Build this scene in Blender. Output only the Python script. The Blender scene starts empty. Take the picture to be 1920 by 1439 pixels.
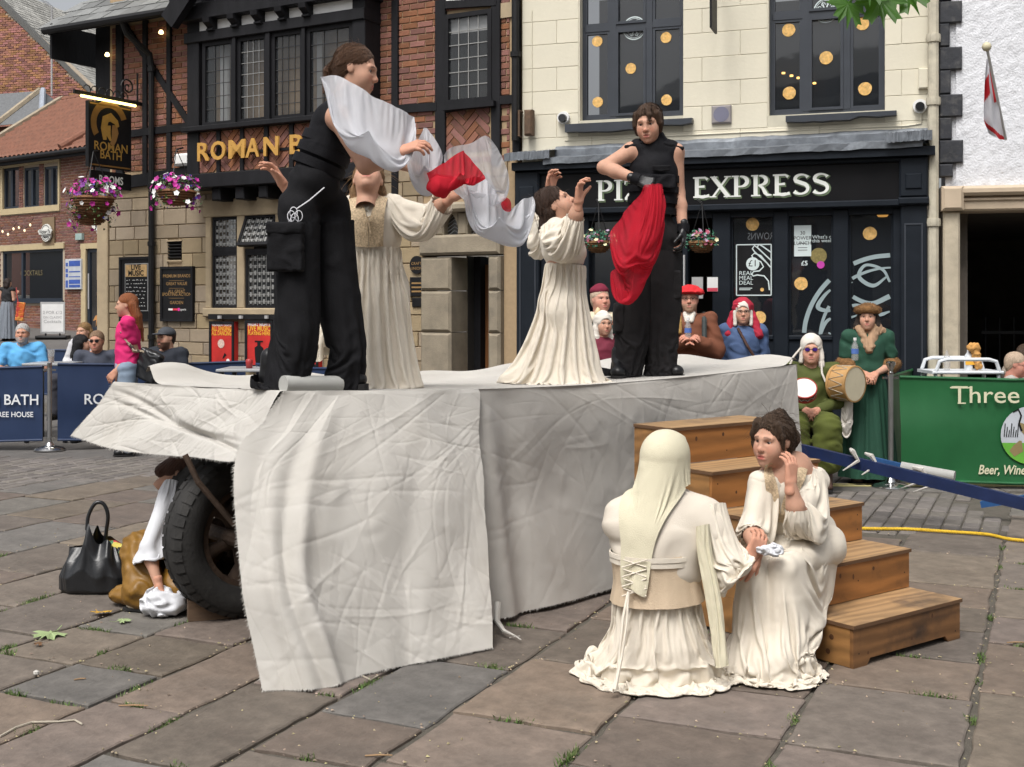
import bpy,math,random
from math import cos,sin,pi,sqrt,hypot,atan2,exp
import numpy as np
from mathutils import Vector,Matrix,Euler
R = math.radians
rnd = random.Random(7)
S = bpy.context.scene
C = S.collection
# ---------------------------------------------------------------- camera
FPX,HOR,CZ = 2250.0,572.0,1.65 # focal length and horizon of a 1920 px wide frame, eye height
cd = bpy.data.cameras.new('camera')
cam = bpy.data.objects.new('camera',cd)
C.objects.link(cam)
cam.location = (0,0,CZ)
cam.rotation_euler = (R(90),0,0)
cd.sensor_width = 36.0
cd.lens = FPX/1920.0*36.0
cd.shift_y = -(719.5-HOR)/1920.0
cd.clip_start,cd.clip_end = 0.05,400.0
S.camera = cam
S.render.resolution_x,S.render.resolution_y = 1024,767
# ---------------------------------------------------------------- overcast sky and a soft sun
w = bpy.data.worlds.new('World')
S.world = w
w.use_nodes = True
nt = w.node_tree
bg = nt.nodes['Background']
sky = nt.nodes.new('ShaderNodeTexSky')
sky.sky_type = 'NISHITA'
sky.sun_disc = False
SUN_EL,SUN_AZ = R(58),R(205)
sky.sun_elevation,sky.sun_rotation = SUN_EL,SUN_AZ
sky.air_density,sky.dust_density,sky.ozone_density = 1.0,6.0,1.0
hs = nt.nodes.new('ShaderNodeHueSaturation')
hs.inputs['Saturation'].default_value = 0.22 # cloud cover: the sky light is almost neutral
nt.links.new(sky.outputs[0],hs.inputs['Color'])
nt.links.new(hs.outputs[0],bg.inputs['Color'])
bg.inputs['Strength'].default_value = 0.11
sl = bpy.data.lights.new('sun','SUN')
sun = bpy.data.objects.new('sun',sl)
C.objects.link(sun)
sl.energy,sl.angle,sl.color = 1.5,R(24),(1.0,0.965,0.92)
sdir = Vector((sin(SUN_AZ)*cos(SUN_EL),cos(SUN_AZ)*cos(SUN_EL),sin(SUN_EL)))
sun.rotation_euler = (-sdir).to_track_quat('-Z','Y').to_euler()
S.view_settings.view_transform = 'Standard'
S.view_settings.look = 'None'
S.view_settings.exposure = 0.62
S.view_settings.gamma = 1.0
S.view_settings.use_curve_mapping = False
# ================================================================ helpers
def P(x,y,Y):
 """point at depth Y that a 1920 px wide frame shows at (x, y)"""
 return Vector(((x-960)/FPX*Y,Y,CZ-(y-HOR)/FPX*Y))
_M = {}
def mat(name,col,rough=0.75,var=0.12,scale=6.0,bump=0.0,bscale=60.0,metal=0.0,island=0.0,hue=0.0,spec=0.5,
 stain=0.0,sscale=1.2,stain_col=None,attr=False,stretch=None,alpha=1.0,trans=0.0,sheen=0.0,sss=0.0,detail=5.0,crumple=None,speck=0.0):
 """procedural material: colour noise, wear, fine relief, piece-to-piece variation"""
 if name in _M:
  return _M[name]
 m = bpy.data.materials.new(name)
 m.use_nodes = True
 t = m.node_tree
 N,L = t.nodes,t.links
 b = N['Principled BSDF']
 tc = N.new('ShaderNodeTexCoord')
 mp = N.new('ShaderNodeMapping')
 L.new(tc.outputs['Object'],mp.inputs[0])
 if stretch:
  mp.inputs['Scale'].default_value = stretch
 n1 = N.new('ShaderNodeTexNoise')
 n1.inputs['Scale'].default_value = scale
 n1.inputs['Detail'].default_value = detail
 n1.inputs['Roughness'].default_value = 0.62
 L.new(mp.outputs[0],n1.inputs['Vector'])
 mr = N.new('ShaderNodeMapRange')
 mr.inputs['From Min'].default_value,mr.inputs['From Max'].default_value = 0.25,0.75
 mr.inputs['To Min'].default_value,mr.inputs['To Max'].default_value = 1-var,1+var
 L.new(n1.outputs[0],mr.inputs[0])
 if attr:
  a = N.new('ShaderNodeAttribute');a.attribute_name = 'Col'
  src = a.outputs['Color']
 else:
  rgb = N.new('ShaderNodeRGB');rgb.outputs[0].default_value = (*col,1)
  src = rgb.outputs[0]
 if stain:
  n2 = N.new('ShaderNodeTexNoise');n2.inputs['Scale'].default_value = sscale;n2.inputs['Detail'].default_value = 7
  n2.inputs['Roughness'].default_value = 0.65
  L.new(tc.outputs['Object'],n2.inputs['Vector'])
  r2 = N.new('ShaderNodeMapRange');r2.inputs['From Min'].default_value,r2.inputs['From Max'].default_value = 0.5,0.72
  r2.inputs['To Max'].default_value = stain
  L.new(n2.outputs[0],r2.inputs[0])
  mx = N.new('ShaderNodeMix');mx.data_type = 'RGBA'
  L.new(r2.outputs[0],mx.inputs['Factor']);L.new(src,mx.inputs['A'])
  mx.inputs['B'].default_value = (*(stain_col or [c*0.5 for c in col]),1)
  src = mx.outputs['Result']
 h = N.new('ShaderNodeHueSaturation')
 L.new(src,h.inputs['Color'])
 L.new(mr.outputs[0],h.inputs['Value'])
 if island or hue:
  g = N.new('ShaderNodeNewGeometry');oi = N.new('ShaderNodeObjectInfo')
  ad = N.new('ShaderNodeMath');L.new(g.outputs['Random Per Island'],ad.inputs[0]);L.new(oi.outputs['Random'],ad.inputs[1])
  fr = N.new('ShaderNodeMath');fr.operation = 'FRACT';L.new(ad.outputs[0],fr.inputs[0])
  k = N.new('ShaderNodeMapRange');k.inputs['To Min'].default_value,k.inputs['To Max'].default_value = 1-island,1+island
  L.new(fr.outputs[0],k.inputs[0])
  mu = N.new('ShaderNodeMath');mu.operation = 'MULTIPLY';L.new(k.outputs[0],mu.inputs[0]);L.new(mr.outputs[0],mu.inputs[1])
  L.new(mu.outputs[0],h.inputs['Value'])
  if hue:
   m7 = N.new('ShaderNodeMath');m7.operation = 'MULTIPLY';m7.inputs[1].default_value = 7.31;L.new(fr.outputs[0],m7.inputs[0])
   f7 = N.new('ShaderNodeMath');f7.operation = 'FRACT';L.new(m7.outputs[0],f7.inputs[0])
   k2 = N.new('ShaderNodeMapRange');k2.inputs['To Min'].default_value,k2.inputs['To Max'].default_value = 0.5-hue,0.5+hue
   L.new(f7.outputs[0],k2.inputs[0]);L.new(k2.outputs[0],h.inputs['Hue'])
   k3 = N.new('ShaderNodeMapRange');k3.inputs['To Min'].default_value,k3.inputs['To Max'].default_value = 0.8,1.1
   L.new(f7.outputs[0],k3.inputs[0]);L.new(k3.outputs[0],h.inputs['Saturation'])
 L.new(h.outputs[0],b.inputs['Base Color'])
 rr = N.new('ShaderNodeMapRange');rr.inputs['To Min'].default_value,rr.inputs['To Max'].default_value = max(0.02,rough-0.1),min(1,rough+0.1)
 L.new(n1.outputs[0],rr.inputs[0]);L.new(rr.outputs[0],b.inputs['Roughness'])
 b.inputs['Metallic'].default_value = metal
 b.inputs['Specular IOR Level'].default_value = spec
 b.inputs['Alpha'].default_value = alpha
 b.inputs['Transmission Weight'].default_value = trans
 b.inputs['Sheen Weight'].default_value = sheen
 if sss:
  b.inputs['Subsurface Weight'].default_value = sss
  b.inputs['Subsurface Radius'].default_value = (0.012,0.005,0.003)
  b.inputs['Subsurface Scale'].default_value = 1.0
 if bump:
  n3 = N.new('ShaderNodeTexNoise');n3.inputs['Scale'].default_value = bscale;n3.inputs['Detail'].default_value = 4
  L.new(mp.outputs[0],n3.inputs['Vector'])
  bp = N.new('ShaderNodeBump');bp.inputs['Strength'].default_value = bump;bp.inputs['Distance'].default_value = 0.01
  L.new(n3.outputs[0],bp.inputs['Height']);L.new(bp.outputs[0],b.inputs['Normal'])
 if crumple:
  sc_,st_,ds_ = crumple
  n4 = N.new('ShaderNodeTexNoise');n4.noise_type = 'RIDGED_MULTIFRACTAL';n4.inputs['Scale'].default_value = sc_;n4.inputs['Detail'].default_value = 3.5
  n4.inputs['Distortion'].default_value = 0.35
  L.new(tc.outputs['Object'],n4.inputs['Vector'])
  b4 = N.new('ShaderNodeBump');b4.inputs['Strength'].default_value = st_;b4.inputs['Distance'].default_value = ds_
  L.new(n4.outputs[0],b4.inputs['Height'])
  if b.inputs['Normal'].links:
   L.new(b4.outputs[0],bp.inputs['Normal'])
  else:L.new(b4.outputs[0],b.inputs['Normal'])
 _M[name] = m
 return m
def emit(name,col,s):
 m = mat(name,col,0.5)
 b = m.node_tree.nodes['Principled BSDF']
 b.inputs['Emission Color'].default_value = (*col,1);b.inputs['Emission Strength'].default_value = s
 return m
def glass_mat(name,tint=(0.02,0.025,0.03),rough=0.03,alpha=0.35):
 """window glass: mirrors the square, lets the room show through"""
 if name in _M: return _M[name]
 m = bpy.data.materials.new(name);m.use_nodes = True
 t = m.node_tree;b = t.nodes['Principled BSDF']
 b.inputs['Base Color'].default_value = (*tint,1);b.inputs['Roughness'].default_value = rough
 b.inputs['IOR'].default_value = 2.0;b.inputs['Alpha'].default_value = alpha
 n = t.nodes.new('ShaderNodeTexNoise');n.inputs['Scale'].default_value = 2.5
 tc = t.nodes.new('ShaderNodeTexCoord');t.links.new(tc.outputs['Object'],n.inputs['Vector'])
 bp = t.nodes.new('ShaderNodeBump');bp.inputs['Strength'].default_value = 0.06;bp.inputs['Distance'].default_value = 0.02
 t.links.new(n.outputs[0],bp.inputs['Height']);t.links.new(bp.outputs[0],b.inputs['Normal'])
 _M[name] = m
 return m
 # ---------------------------------------------------------------- objects
def raw_mesh(name,V,F,smooth=False):
 me = bpy.data.meshes.new(name)
 V = np.asarray(V,dtype=np.float32).reshape(-1,3)
 if isinstance(F,np.ndarray) and F.ndim==2:
  k = F.shape[1];n = len(F)
  me.vertices.add(len(V));me.vertices.foreach_set('co',V.ravel())
  me.loops.add(n*k);me.loops.foreach_set('vertex_index',F.astype(np.int32).ravel())
  me.polygons.add(n);me.polygons.foreach_set('loop_start',np.arange(0,n*k,k,dtype=np.int32))
  me.update(calc_edges=True)
 else:
  me.from_pydata(V.tolist(),[],[list(map(int,f)) for f in F])
  me.update()
 if smooth:
  me.polygons.foreach_set('use_smooth',np.ones(len(me.polygons),dtype=bool))
 return me
def obj(name,me,m=None,parent=None,loc=None,rot=None,scale=None):
 if m is not None and not me.materials:
  me.materials.append(m)
 o = bpy.data.objects.new(name,me)
 C.objects.link(o)
 if parent is not None:o.parent = parent
 if loc is not None:o.location = loc
 if rot is not None:o.rotation_euler = rot
 if scale is not None:o.scale = scale
 return o
def tag(o,label=None,cat=None,group=None,kind=None):
 if label:o['label'] = label
 if cat:o['category'] = cat
 if group:o['group'] = group
 if kind:o['kind'] = kind
 return o
def thing(name,label,cat,loc=(0,0,0),rz=0.0,group=None):
 o = bpy.data.objects.new(name,None)
 C.objects.link(o)
 o.location = loc;o.rotation_euler = (0,0,rz)
 o.empty_display_size = 0.1
 return tag(o,label,cat,group)
class MB:
 """collects vertices and faces of one mesh"""
 def __init__(s):s.V,s.F = [],[]
 def add(s,V,F):
  n = len(s.V);s.V+=[tuple(v) for v in V];s.F+=[[i+n for i in f] for f in F]; return s
 def box(s,x0,x1,y0,y1,z0,z1,bev=0.0):
  if bev>0:
   b = min(bev,abs(x1-x0)*.45,abs(y1-y0)*.45,abs(z1-z0)*.45)
   # bevelled on the edges around y (front face): cheap 20 vertex box
   V = [(x0,y1,z0),(x1,y1,z0),(x1,y1,z1),(x0,y1,z1),
    (x0,y0+b,z0),(x1,y0+b,z0),(x1,y0+b,z1),(x0,y0+b,z1),
    (x0+b,y0,z0+b),(x1-b,y0,z0+b),(x1-b,y0,z1-b),(x0+b,y0,z1-b)]
   F = [(3,2,1,0),(8,9,10,11),(4,5,9,8),(5,6,10,9),(6,7,11,10),(7,4,8,11),
    (0,1,5,4),(1,2,6,5),(2,3,7,6),(3,0,4,7)]
   return s.add(V,F)
  V = [(x,y,z) for z in (z0,z1) for y in (y0,y1) for x in (x0,x1)]
  F = [(0,2,3,1),(4,5,7,6),(0,1,5,4),(2,6,7,3),(1,3,7,5),(0,4,6,2)]
  return s.add(V,F)
 def bar(s,a,b,w,h,up=(0,0,1)):
  """square bar from a to b, w across and h along 'up'"""
  a,b = Vector(a),Vector(b);d = (b-a).normalized()
  x = d.cross(Vector(up))
  if x.length<1e-5:x = d.cross(Vector((1,0,0)))
  x.normalize();y = x.cross(d).normalized()
  V = [p+x*sx*w/2+y*sy*h/2 for p in (a,b) for sx,sy in ((-1,-1),(1,-1),(1,1),(-1,1))]
  return s.add(V,[(3,2,1,0),(4,5,6,7),(0,1,5,4),(1,2,6,5),(2,3,7,6),(3,0,4,7)])
 def tube(s,pts,r,n=8,cap=True):
  pts = [Vector(p) for p in pts];k = len(pts)
  rs = r if isinstance(r,(list,tuple)) else [r]*k
  up = Vector((0,0,1));V = []
  d0 = (pts[1]-pts[0]).normalized()
  x = d0.orthogonal().normalized()
  for i,p in enumerate(pts):
   d = (pts[min(i+1,k-1)]-pts[max(i-1,0)]).normalized()
   x = (x-d*x.dot(d))
   x = x.normalized() if x.length>1e-6 else d.orthogonal().normalized()
   y = d.cross(x)
   for j in range(n):
    a = 2*pi*j/n
    V.append(p+(x*cos(a)+y*sin(a))*rs[i])
  F = [(i*n+j,i*n+(j+1)%n,(i+1)*n+(j+1)%n,(i+1)*n+j) for i in range(k-1) for j in range(n)]
  if cap:F+=[tuple(range(n-1,-1,-1)),tuple((k-1)*n+j for j in range(n))]
  return s.add(V,F)
 def lathe(s,prof,n=20,c=(0,0,0),ax='z',cap=True):
  V = []
  for r,z in prof:
   for j in range(n):
    a = 2*pi*j/n
    p = (r*cos(a),r*sin(a),z)
    if ax=='y':p = (p[0],p[2],p[1])
    if ax=='x':p = (p[2],p[0],p[1])
    V.append((p[0]+c[0],p[1]+c[1],p[2]+c[2]))
  k = len(prof)
  F = [(i*n+j,i*n+(j+1)%n,(i+1)*n+(j+1)%n,(i+1)*n+j) for i in range(k-1) for j in range(n)]
  if cap:F+=[tuple(range(n-1,-1,-1)),tuple((k-1)*n+j for j in range(n))]
  return s.add(V,F)
 def prism(s,poly,y0,y1):
  """polygon given in x, z extruded along y"""
  n = len(poly)
  V = [(x,y0,z) for x,z in poly]+[(x,y1,z) for x,z in poly]
  F = [tuple(range(n)),tuple(range(2*n-1,n-1,-1))]+[(i,i+n,(i+1)%n+n,(i+1)%n) for i in range(n)]
  return s.add(V,F)
 def disc(s,c,r,y=0.0,n=24,rx=None):
  V = [(c[0]+(rx or r)*cos(2*pi*j/n),y,c[1]+r*sin(2*pi*j/n)) for j in range(n)]
  return s.add(V,[tuple(range(n))])
 def ring(s,c,r0,r1,y=0.0,n=32,a0=0.0,a1=2*pi):
  V,k = [],n+1
  for j in range(k):
   a = a0+(a1-a0)*j/n
   V+=[(c[0]+r0*cos(a),y,c[1]+r0*sin(a)),(c[0]+r1*cos(a),y,c[1]+r1*sin(a))]
  return s.add(V,[(2*j,2*j+1,2*j+3,2*j+2) for j in range(n)])
 def stroke(s,pts,w,y=0.0):
  """flat ribbon in the x, z plane"""
  ws = w if isinstance(w,(list,tuple)) else [w]*len(pts)
  V = []
  for i,p in enumerate(pts):
   a,b = pts[max(i-1,0)],pts[min(i+1,len(pts)-1)]
   dx,dz = b[0]-a[0],b[1]-a[1];l = hypot(dx,dz) or 1
   nx,nz = -dz/l*ws[i]/2,dx/l*ws[i]/2
   V+=[(p[0]+nx,y,p[1]+nz),(p[0]-nx,y,p[1]-nz)]
  return s.add(V,[(2*i,2*i+2,2*i+3,2*i+1) for i in range(len(pts)-1)])
 def mesh(s,name='mesh',smooth=False): return raw_mesh(name,s.V,s.F,smooth)
 def build(s,name,m,parent=None,smooth=False,**k): return obj(name,s.mesh(name,smooth),m,parent,**k)
def smooth_by_angle(o,deg=35):
 me = o.data
 me.polygons.foreach_set('use_smooth',np.ones(len(me.polygons),dtype=bool))
 try:me.set_sharp_from_angle(angle=R(deg))
 except Exception: pass
 return o
def copy_tree(o,parent=None):
 c = o.copy();C.objects.link(c)
 if parent is not None:c.parent = parent
 for ch in [x for x in bpy.data.objects if x.parent==o]:copy_tree(ch,c)
 return c
def text(name,body,m,parent,loc,size=0.2,width=None,extrude=0.0,rot=(pi/2,0,0),bold=0.0,align='LEFT',spacing=1.0,shear=0.0):
 """lettering lying in the local x, z plane, facing -y"""
 cu = bpy.data.curves.new(name,'FONT')
 cu.body = body;cu.size = size;cu.extrude = extrude;cu.offset = bold*size;cu.space_character = spacing
 cu.align_x = align;cu.resolution_u = 3;cu.shear = shear
 t = bpy.data.objects.new('tmp',cu)
 me = bpy.data.meshes.new_from_object(t)
 bpy.data.objects.remove(t)
 me.materials.clear()
 o = obj(name,me,m,parent,loc,rot)
 if width and len(me.vertices):
  xs = [v.co.x for v in me.vertices]
  o.scale = (width/max(1e-4,max(xs)-min(xs)),1,1)
 return o
def catmull(pts,n):
 """n samples along a Catmull-Rom curve through pts (any dimension)"""
 A = np.asarray(pts,float);k = len(A)
 B = np.vstack([2*A[0]-A[1],A,2*A[-1]-A[-2]])
 out = []
 for t in np.linspace(0,k-1,n):
  i = min(int(t),k-2);f = t-i
  p0,p1,p2,p3 = B[i],B[i+1],B[i+2],B[i+3]
  out.append(0.5*((2*p1)+(-p0+p2)*f+(2*p0-5*p1+4*p2-p3)*f**2+(-p0+3*p1-3*p2+p3)*f**3))
 return np.array(out)
 # ---------------------------------------------------------------- smooth random fields
def sines(seed,n=10,f=1.0,spread=0.6):
 g = np.random.default_rng(seed)
 k = g.normal(size=(n,3));k/=np.linalg.norm(k,axis=1)[:,None]
 k*=(f*(1+spread*g.uniform(-1,1,n)))[:,None]*2*pi
 ph = g.uniform(0,6.28,n)
 def fn(p):
  return np.sin(p@k.T+ph).sum(-1)/sqrt(n)
 return fn
def creases(seed,n,size,amp,width,lo,hi):
 """sum of sharp folds on random straight lines in a 2-d box; returns f(uv)"""
 g = np.random.default_rng(seed)
 L = []
 for _ in range(n):
  c = g.uniform(lo,hi);a = g.uniform(0,pi);l = size*g.uniform(0.35,1.3)
  L.append((c,np.array([cos(a),sin(a)]),l,amp*g.uniform(0.25,1)*g.choice([-1,1,1]),width*g.uniform(0.5,2.0),g.uniform(-.14,.14)))
 def fn(uv):
  h = np.zeros(uv.shape[:-1])
  for c,d,l,a,wd,cv in L:
   q = uv-c
   s = q@d;t = q[...,0]*-d[1]+q[...,1]*d[0]+cv*s*s/max(l,.01)
   h+=a*np.exp(-np.abs(t)/wd)*np.clip(1-(s/l)**2,0,1)
  return h
 return fn
 # ---------------------------------------------------------------- implicit surfaces
def surface_nets(d,lo,h):
 s = d<0
 c = sum(s[i:s.shape[0]-1+i,j:s.shape[1]-1+j,k:s.shape[2]-1+k].astype(np.int8) for i in (0,1) for j in (0,1) for k in (0,1))
 act = (c>0)&(c<8)
 I = np.argwhere(act)
 acc = np.zeros((len(I),3));cnt = np.zeros(len(I))
 cor = [(i,j,k) for i in (0,1) for j in (0,1) for k in (0,1)]
 val = {q:d[I[:,0]+q[0],I[:,1]+q[1],I[:,2]+q[2]] for q in cor}
 for a in cor:
  for ax in range(3):
   if a[ax]==0:
    b = list(a);b[ax] = 1;b = tuple(b)
    x = (val[a]<0)!=(val[b]<0)
    t = val[a][x]/(val[a][x]-val[b][x])
    p = np.tile(np.array(a,float),(x.sum(),1));p[:,ax] = t
    acc[x]+=p;cnt[x]+=1
 V = (I+acc/cnt[:,None])*h+np.asarray(lo)
 vid = -np.ones(act.shape,dtype=np.int64);vid[act] = np.arange(len(I))
 Q = []
 for ax in range(3):
  o1,o2 = [(1,2),(2,0),(0,1)][ax]
  A = np.swapaxes(np.moveaxis(s,(ax,o1,o2),(0,1,2)),0,0)
  W = np.moveaxis(vid,(ax,o1,o2),(0,1,2))
  x = A[:-1,1:-1,1:-1]!=A[1:,1:-1,1:-1]
  i,j,k = np.nonzero(x)
  q = np.stack([W[i,j,k],W[i,j+1,k],W[i,j+1,k+1],W[i,j,k+1]],1)
  fl = ~A[:-1,1:-1,1:-1][x]
  q[fl] = q[fl][:,::-1]
  Q.append(q)
 return V,np.vstack(Q)
class Field:
 """signed distance field on a grid; smooth unions of tapered capsules and ellipsoids"""
 def __init__(s,lo,hi,h):
  s.h = h;s.lo = np.asarray(lo,float)-3*h
  s.n = np.ceil((np.asarray(hi,float)+3*h-s.lo)/h).astype(int)+1
  s.d = np.full(s.n,9.0,dtype=np.float32)
 def _win(s,lo,hi):
  a = np.clip(np.floor((lo-s.lo)/s.h).astype(int),0,s.n-1);b = np.clip(np.ceil((hi-s.lo)/s.h).astype(int)+1,1,s.n)
  sl = tuple(slice(i,j) for i,j in zip(a,b))
  g = np.meshgrid(*[s.lo[i]+s.h*np.arange(a[i],b[i]) for i in range(3)],indexing='ij')
  return sl,np.stack(g,-1)
 def _mix(s,sl,v,k,sub):
  a = s.d[sl]
  if sub:
   hh = np.clip(.5-.5*(v+a)/k,0,1);s.d[sl] = a+(-v-a)*hh+k*hh*(1-hh)
  else:
   hh = np.clip(.5+.5*(a-v)/k,0,1);s.d[sl] = a+(v-a)*hh-k*hh*(1-hh)
 def cap(s,a,b,ra,rb=None,k=0.02,sub=False):
  a,b = np.asarray(a,float),np.asarray(b,float);rb = ra if rb is None else rb
  m = max(ra,rb)+k+3*s.h
  sl,p = s._win(np.minimum(a,b)-m,np.maximum(a,b)+m)
  if 0 in p.shape: return s
  ab = b-a;t = np.clip(((p-a)@ab)/max(ab@ab,1e-9),0,1)
  v = np.linalg.norm(p-a-t[...,None]*ab,axis=-1)-(ra+(rb-ra)*t)
  s._mix(sl,v,k,sub); return s
 def ell(s,c,r,rot=None,k=0.02,sub=False):
  c,r = np.asarray(c,float),np.asarray(r,float);m = r.max()+k+3*s.h
  sl,p = s._win(c-m,c+m)
  if 0 in p.shape: return s
  q = p-c
  if rot is not None:q = q@np.asarray(rot)
  k0 = np.linalg.norm(q/r,axis=-1);k1 = np.linalg.norm(q/(r*r),axis=-1)
  s._mix(sl,k0*(k0-1)/np.maximum(k1,1e-6),k,sub); return s
 def path(s,pts,rs,k=0.02):
  for i in range(len(pts)-1):s.cap(pts[i],pts[i+1],rs[i],rs[i+1],k)
  return s
 def bumps(s,fn,amp):
  m = np.abs(s.d)<4*s.h+2*abs(amp)
  I = np.argwhere(m)
  s.d[m]+=amp*fn(s.lo+I*s.h)
  return s
 def cut(s,n,off):
  """keep the half space n.p < off"""
  g = [s.lo[i]+s.h*np.arange(s.n[i]) for i in range(3)]
  pl = g[0][:,None,None]*n[0]+g[1][None,:,None]*n[1]+g[2][None,None,:]*n[2]-off
  s.d = np.maximum(s.d,pl.astype(np.float32)); return s
 def mesh(s): return surface_nets(s.d,s.lo,s.h)
def relax(V,Q,it=2,f=0.5):
 n = len(V)
 for _ in range(it):
  acc = np.zeros_like(V);c = np.zeros(n)
  for i in range(4):
   a,b = Q[:,i],Q[:,(i+1)%4]
   for k in range(3):acc[:,k]+=np.bincount(a,V[b,k],n)+np.bincount(b,V[a,k],n)
   c+=np.bincount(a,minlength=n)+np.bincount(b,minlength=n)
  V = V+f*(acc/np.maximum(c,1)[:,None]-V)
 return V
def set_col(me,cols):
 a = me.color_attributes.new('Col','FLOAT_COLOR','POINT')
 c = np.ones((len(me.vertices),4),dtype=np.float32);c[:,:3] = cols
 a.data.foreach_set('color',c.ravel())
def grid_mesh(name,G,smooth=True,close_u=False):
 """mesh from an array of points (n, m, 3)"""
 n,m_ = G.shape[:2]
 idx = np.arange(n*m_).reshape(n,m_)
 if close_u:idx = np.hstack([idx,idx[:,:1]])
 Q = np.stack([idx[:-1,:-1],idx[:-1,1:],idx[1:,1:],idx[1:,:-1]],-1).reshape(-1,4)
 return raw_mesh(name,G.reshape(-1,3),Q,smooth)
def pieces(name,rects,y_out,depth,m,parent,limit=300,jitter=0.004,bev=0.006,score=None,pool=None):
 """rectangular blocks (x0, x1, z0, z1) on a facade, each proud by y_out; beyond the limit they are one stuff part"""
 rects = sorted(rects,key=lambda r:-(r[1]-r[0])*(r[3]-r[2]) if score is None else score(r))
 unit = {}
 rest = MB()
 for i,(x0,x1,z0,z1) in enumerate(rects):
  j = rnd.uniform(-jitter,jitter)
  if i<limit:
   w_,h_ = round(x1-x0,3),round(z1-z0,3)
   if (w_,h_) not in unit:
    b = MB();b.box(-w_/2,w_/2,-y_out,depth,-h_/2,h_/2,bev);me = b.mesh(name);me.materials.append(m);unit[(w_,h_)] = me
   obj(name,unit[(w_,h_)],None,parent,((x0+x1)/2,j,(z0+z1)/2))
  else:
   rest.box(x0,x1,-y_out+j,depth,z0,z1,bev)
 if rest.V:
  tag(rest.build(name+'_remainder',m,parent),kind='stuff')
  # ================================================================ ground
def terrain(x,y):
 """the square is level; the street climbs away on the left"""
 t = max(0.0,y-17.0)
 return 0.052*t*min(1.0,t/4.0)
def ground_sheet(name,x0,x1,y0,y1,dz,m,nx=40,ny=60):
 xs,ys = np.linspace(x0,x1,nx),np.linspace(y0,y1,ny)
 G = np.array([[(x,y,terrain(x,y)+dz) for x in xs] for y in ys])
 return tag(obj(name,grid_mesh(name,G[:,::1]),m),kind='structure')
M_dirt = mat('joint_dirt',(0.085,0.075,0.06),0.95,0.3,9,bump=0.6,bscale=120)
M_road = mat('road_surface',(0.105,0.098,0.092),0.9,0.2,5,bump=0.5,bscale=220,stain=0.4,sscale=0.6)
ground = ground_sheet('ground',-150,150,-40,300,-0.016,M_dirt,30,160)
road = ground_sheet('road',-60,60,12.9,120,-0.006,M_road,30,120)
tag(ground,'earth bedding under the paving of the square','ground')
tag(road,'grey street surface between the paving and the shop fronts','road')
def slab_mat(n,c,s): return mat(n,c,0.8,0.36,9,bump=0.6,bscale=30,island=0.20,hue=0.006,stain=0.8,sscale=2.6,stain_col=s,detail=12,crumple=(3.5,.35,.01))
M_slab = [slab_mat('slab_brown',(0.140,0.114,0.090),(0.085,0.066,0.052)),slab_mat('slab_pink',(0.146,0.112,0.089),(0.10,0.082,0.068)),slab_mat('slab_grey',(0.122,0.112,0.100),(0.075,0.070,0.064))]
A_ = R(66)
DS,DT = Vector((cos(A_),sin(A_))),Vector((sin(A_),-cos(A_)))
def slab_zone(p):
 x,y = p
 if y<2.4 or abs(x)>0.43*y+1.3: return False
 if x<1.7: return y<min(11.6,10.7+(x+4.6)*0.75)
 if x<3.75: return y<8.75
 return y<9.9
paving = bpy.data.objects.new('stone_paving',None)
C.objects.link(paving)
tag(paving,'worn brown and grey flagstones of the square with mossy joints','paving',kind='structure')
joints = []
def polygon_slab(name,P4,top,m,parent,rough=0.011,thick=0.05):
 """one flagstone: outline with uneven edges and a worn, bevelled rim"""
 out = []
 for i in range(4):
  a,b = Vector(P4[i]),Vector(P4[(i+1)%4]);l = (b-a).length
  k = max(3,min(11,int(l/0.09)))
  nrm = Vector((b.y-a.y,a.x-b.x)).normalized()
  for j in range(k):
   q = a.lerp(b,j/k)
   out.append(q+nrm*rnd.uniform(-rough,rough*0.4))
 c = sum(out,Vector((0,0)))/len(out)
 n = len(out)
 tx,ty = rnd.uniform(-.004,.004),rnd.uniform(-.004,.004)
 zz = lambda q,e:top+e+tx*(q.x-c.x)+ty*(q.y-c.y)
 ins = [q+(c-q).normalized()*0.007 for q in out]
 in2 = [q+(c-q).normalized()*0.03 for q in out]
 o3 = lambda q,z:(q.x-c.x,q.y-c.y,z)
 V = [o3(q,-thick) for q in out]+[o3(q,zz(q,-0.007)) for q in out]+[o3(q,zz(q,-0.0015)) for q in ins]+[o3(q,zz(q,rnd.uniform(-.0008,.0008))) for q in in2]
 F = [(r*n+i,r*n+(i+1)%n,(r+1)*n+(i+1)%n,(r+1)*n+i) for r in range(3) for i in range(n)]+[tuple(3*n+i for i in range(n))]
 return obj(name,raw_mesh(name,V,F),m,parent,(c.x,c.y,0))
t = -9.0
while t<9.5:
 cw = rnd.uniform(0.40,0.68)
 s = -2.0+rnd.uniform(0,1)
 while s<14.5:
  ln = rnd.uniform(0.42,0.98) if rnd.random()>0.15 else rnd.uniform(0.35,0.6)
  g = rnd.uniform(0.007,0.015)
  c0 = DS*(s+ln/2)+DT*(t+cw/2)
  if slab_zone(c0):
   cs = [DS*(s+g)+DT*(t+g),DS*(s+ln-g)+DT*(t+g),DS*(s+ln-g)+DT*(t+cw-g),DS*(s+g)+DT*(t+cw-g)]
   cs = [q+Vector((rnd.uniform(-.006,.006),rnd.uniform(-.006,.006))) for q in cs][::-1]
   polygon_slab('paving_slab',cs,rnd.uniform(-.004,.003),rnd.choices(M_slab,(5,4,2))[0],paving)
   joints+=[(cs[0],cs[1]),(cs[1],cs[2]),(cs[2],cs[3]),(cs[3],cs[0])]
  s+=ln
 t+=cw
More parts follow.
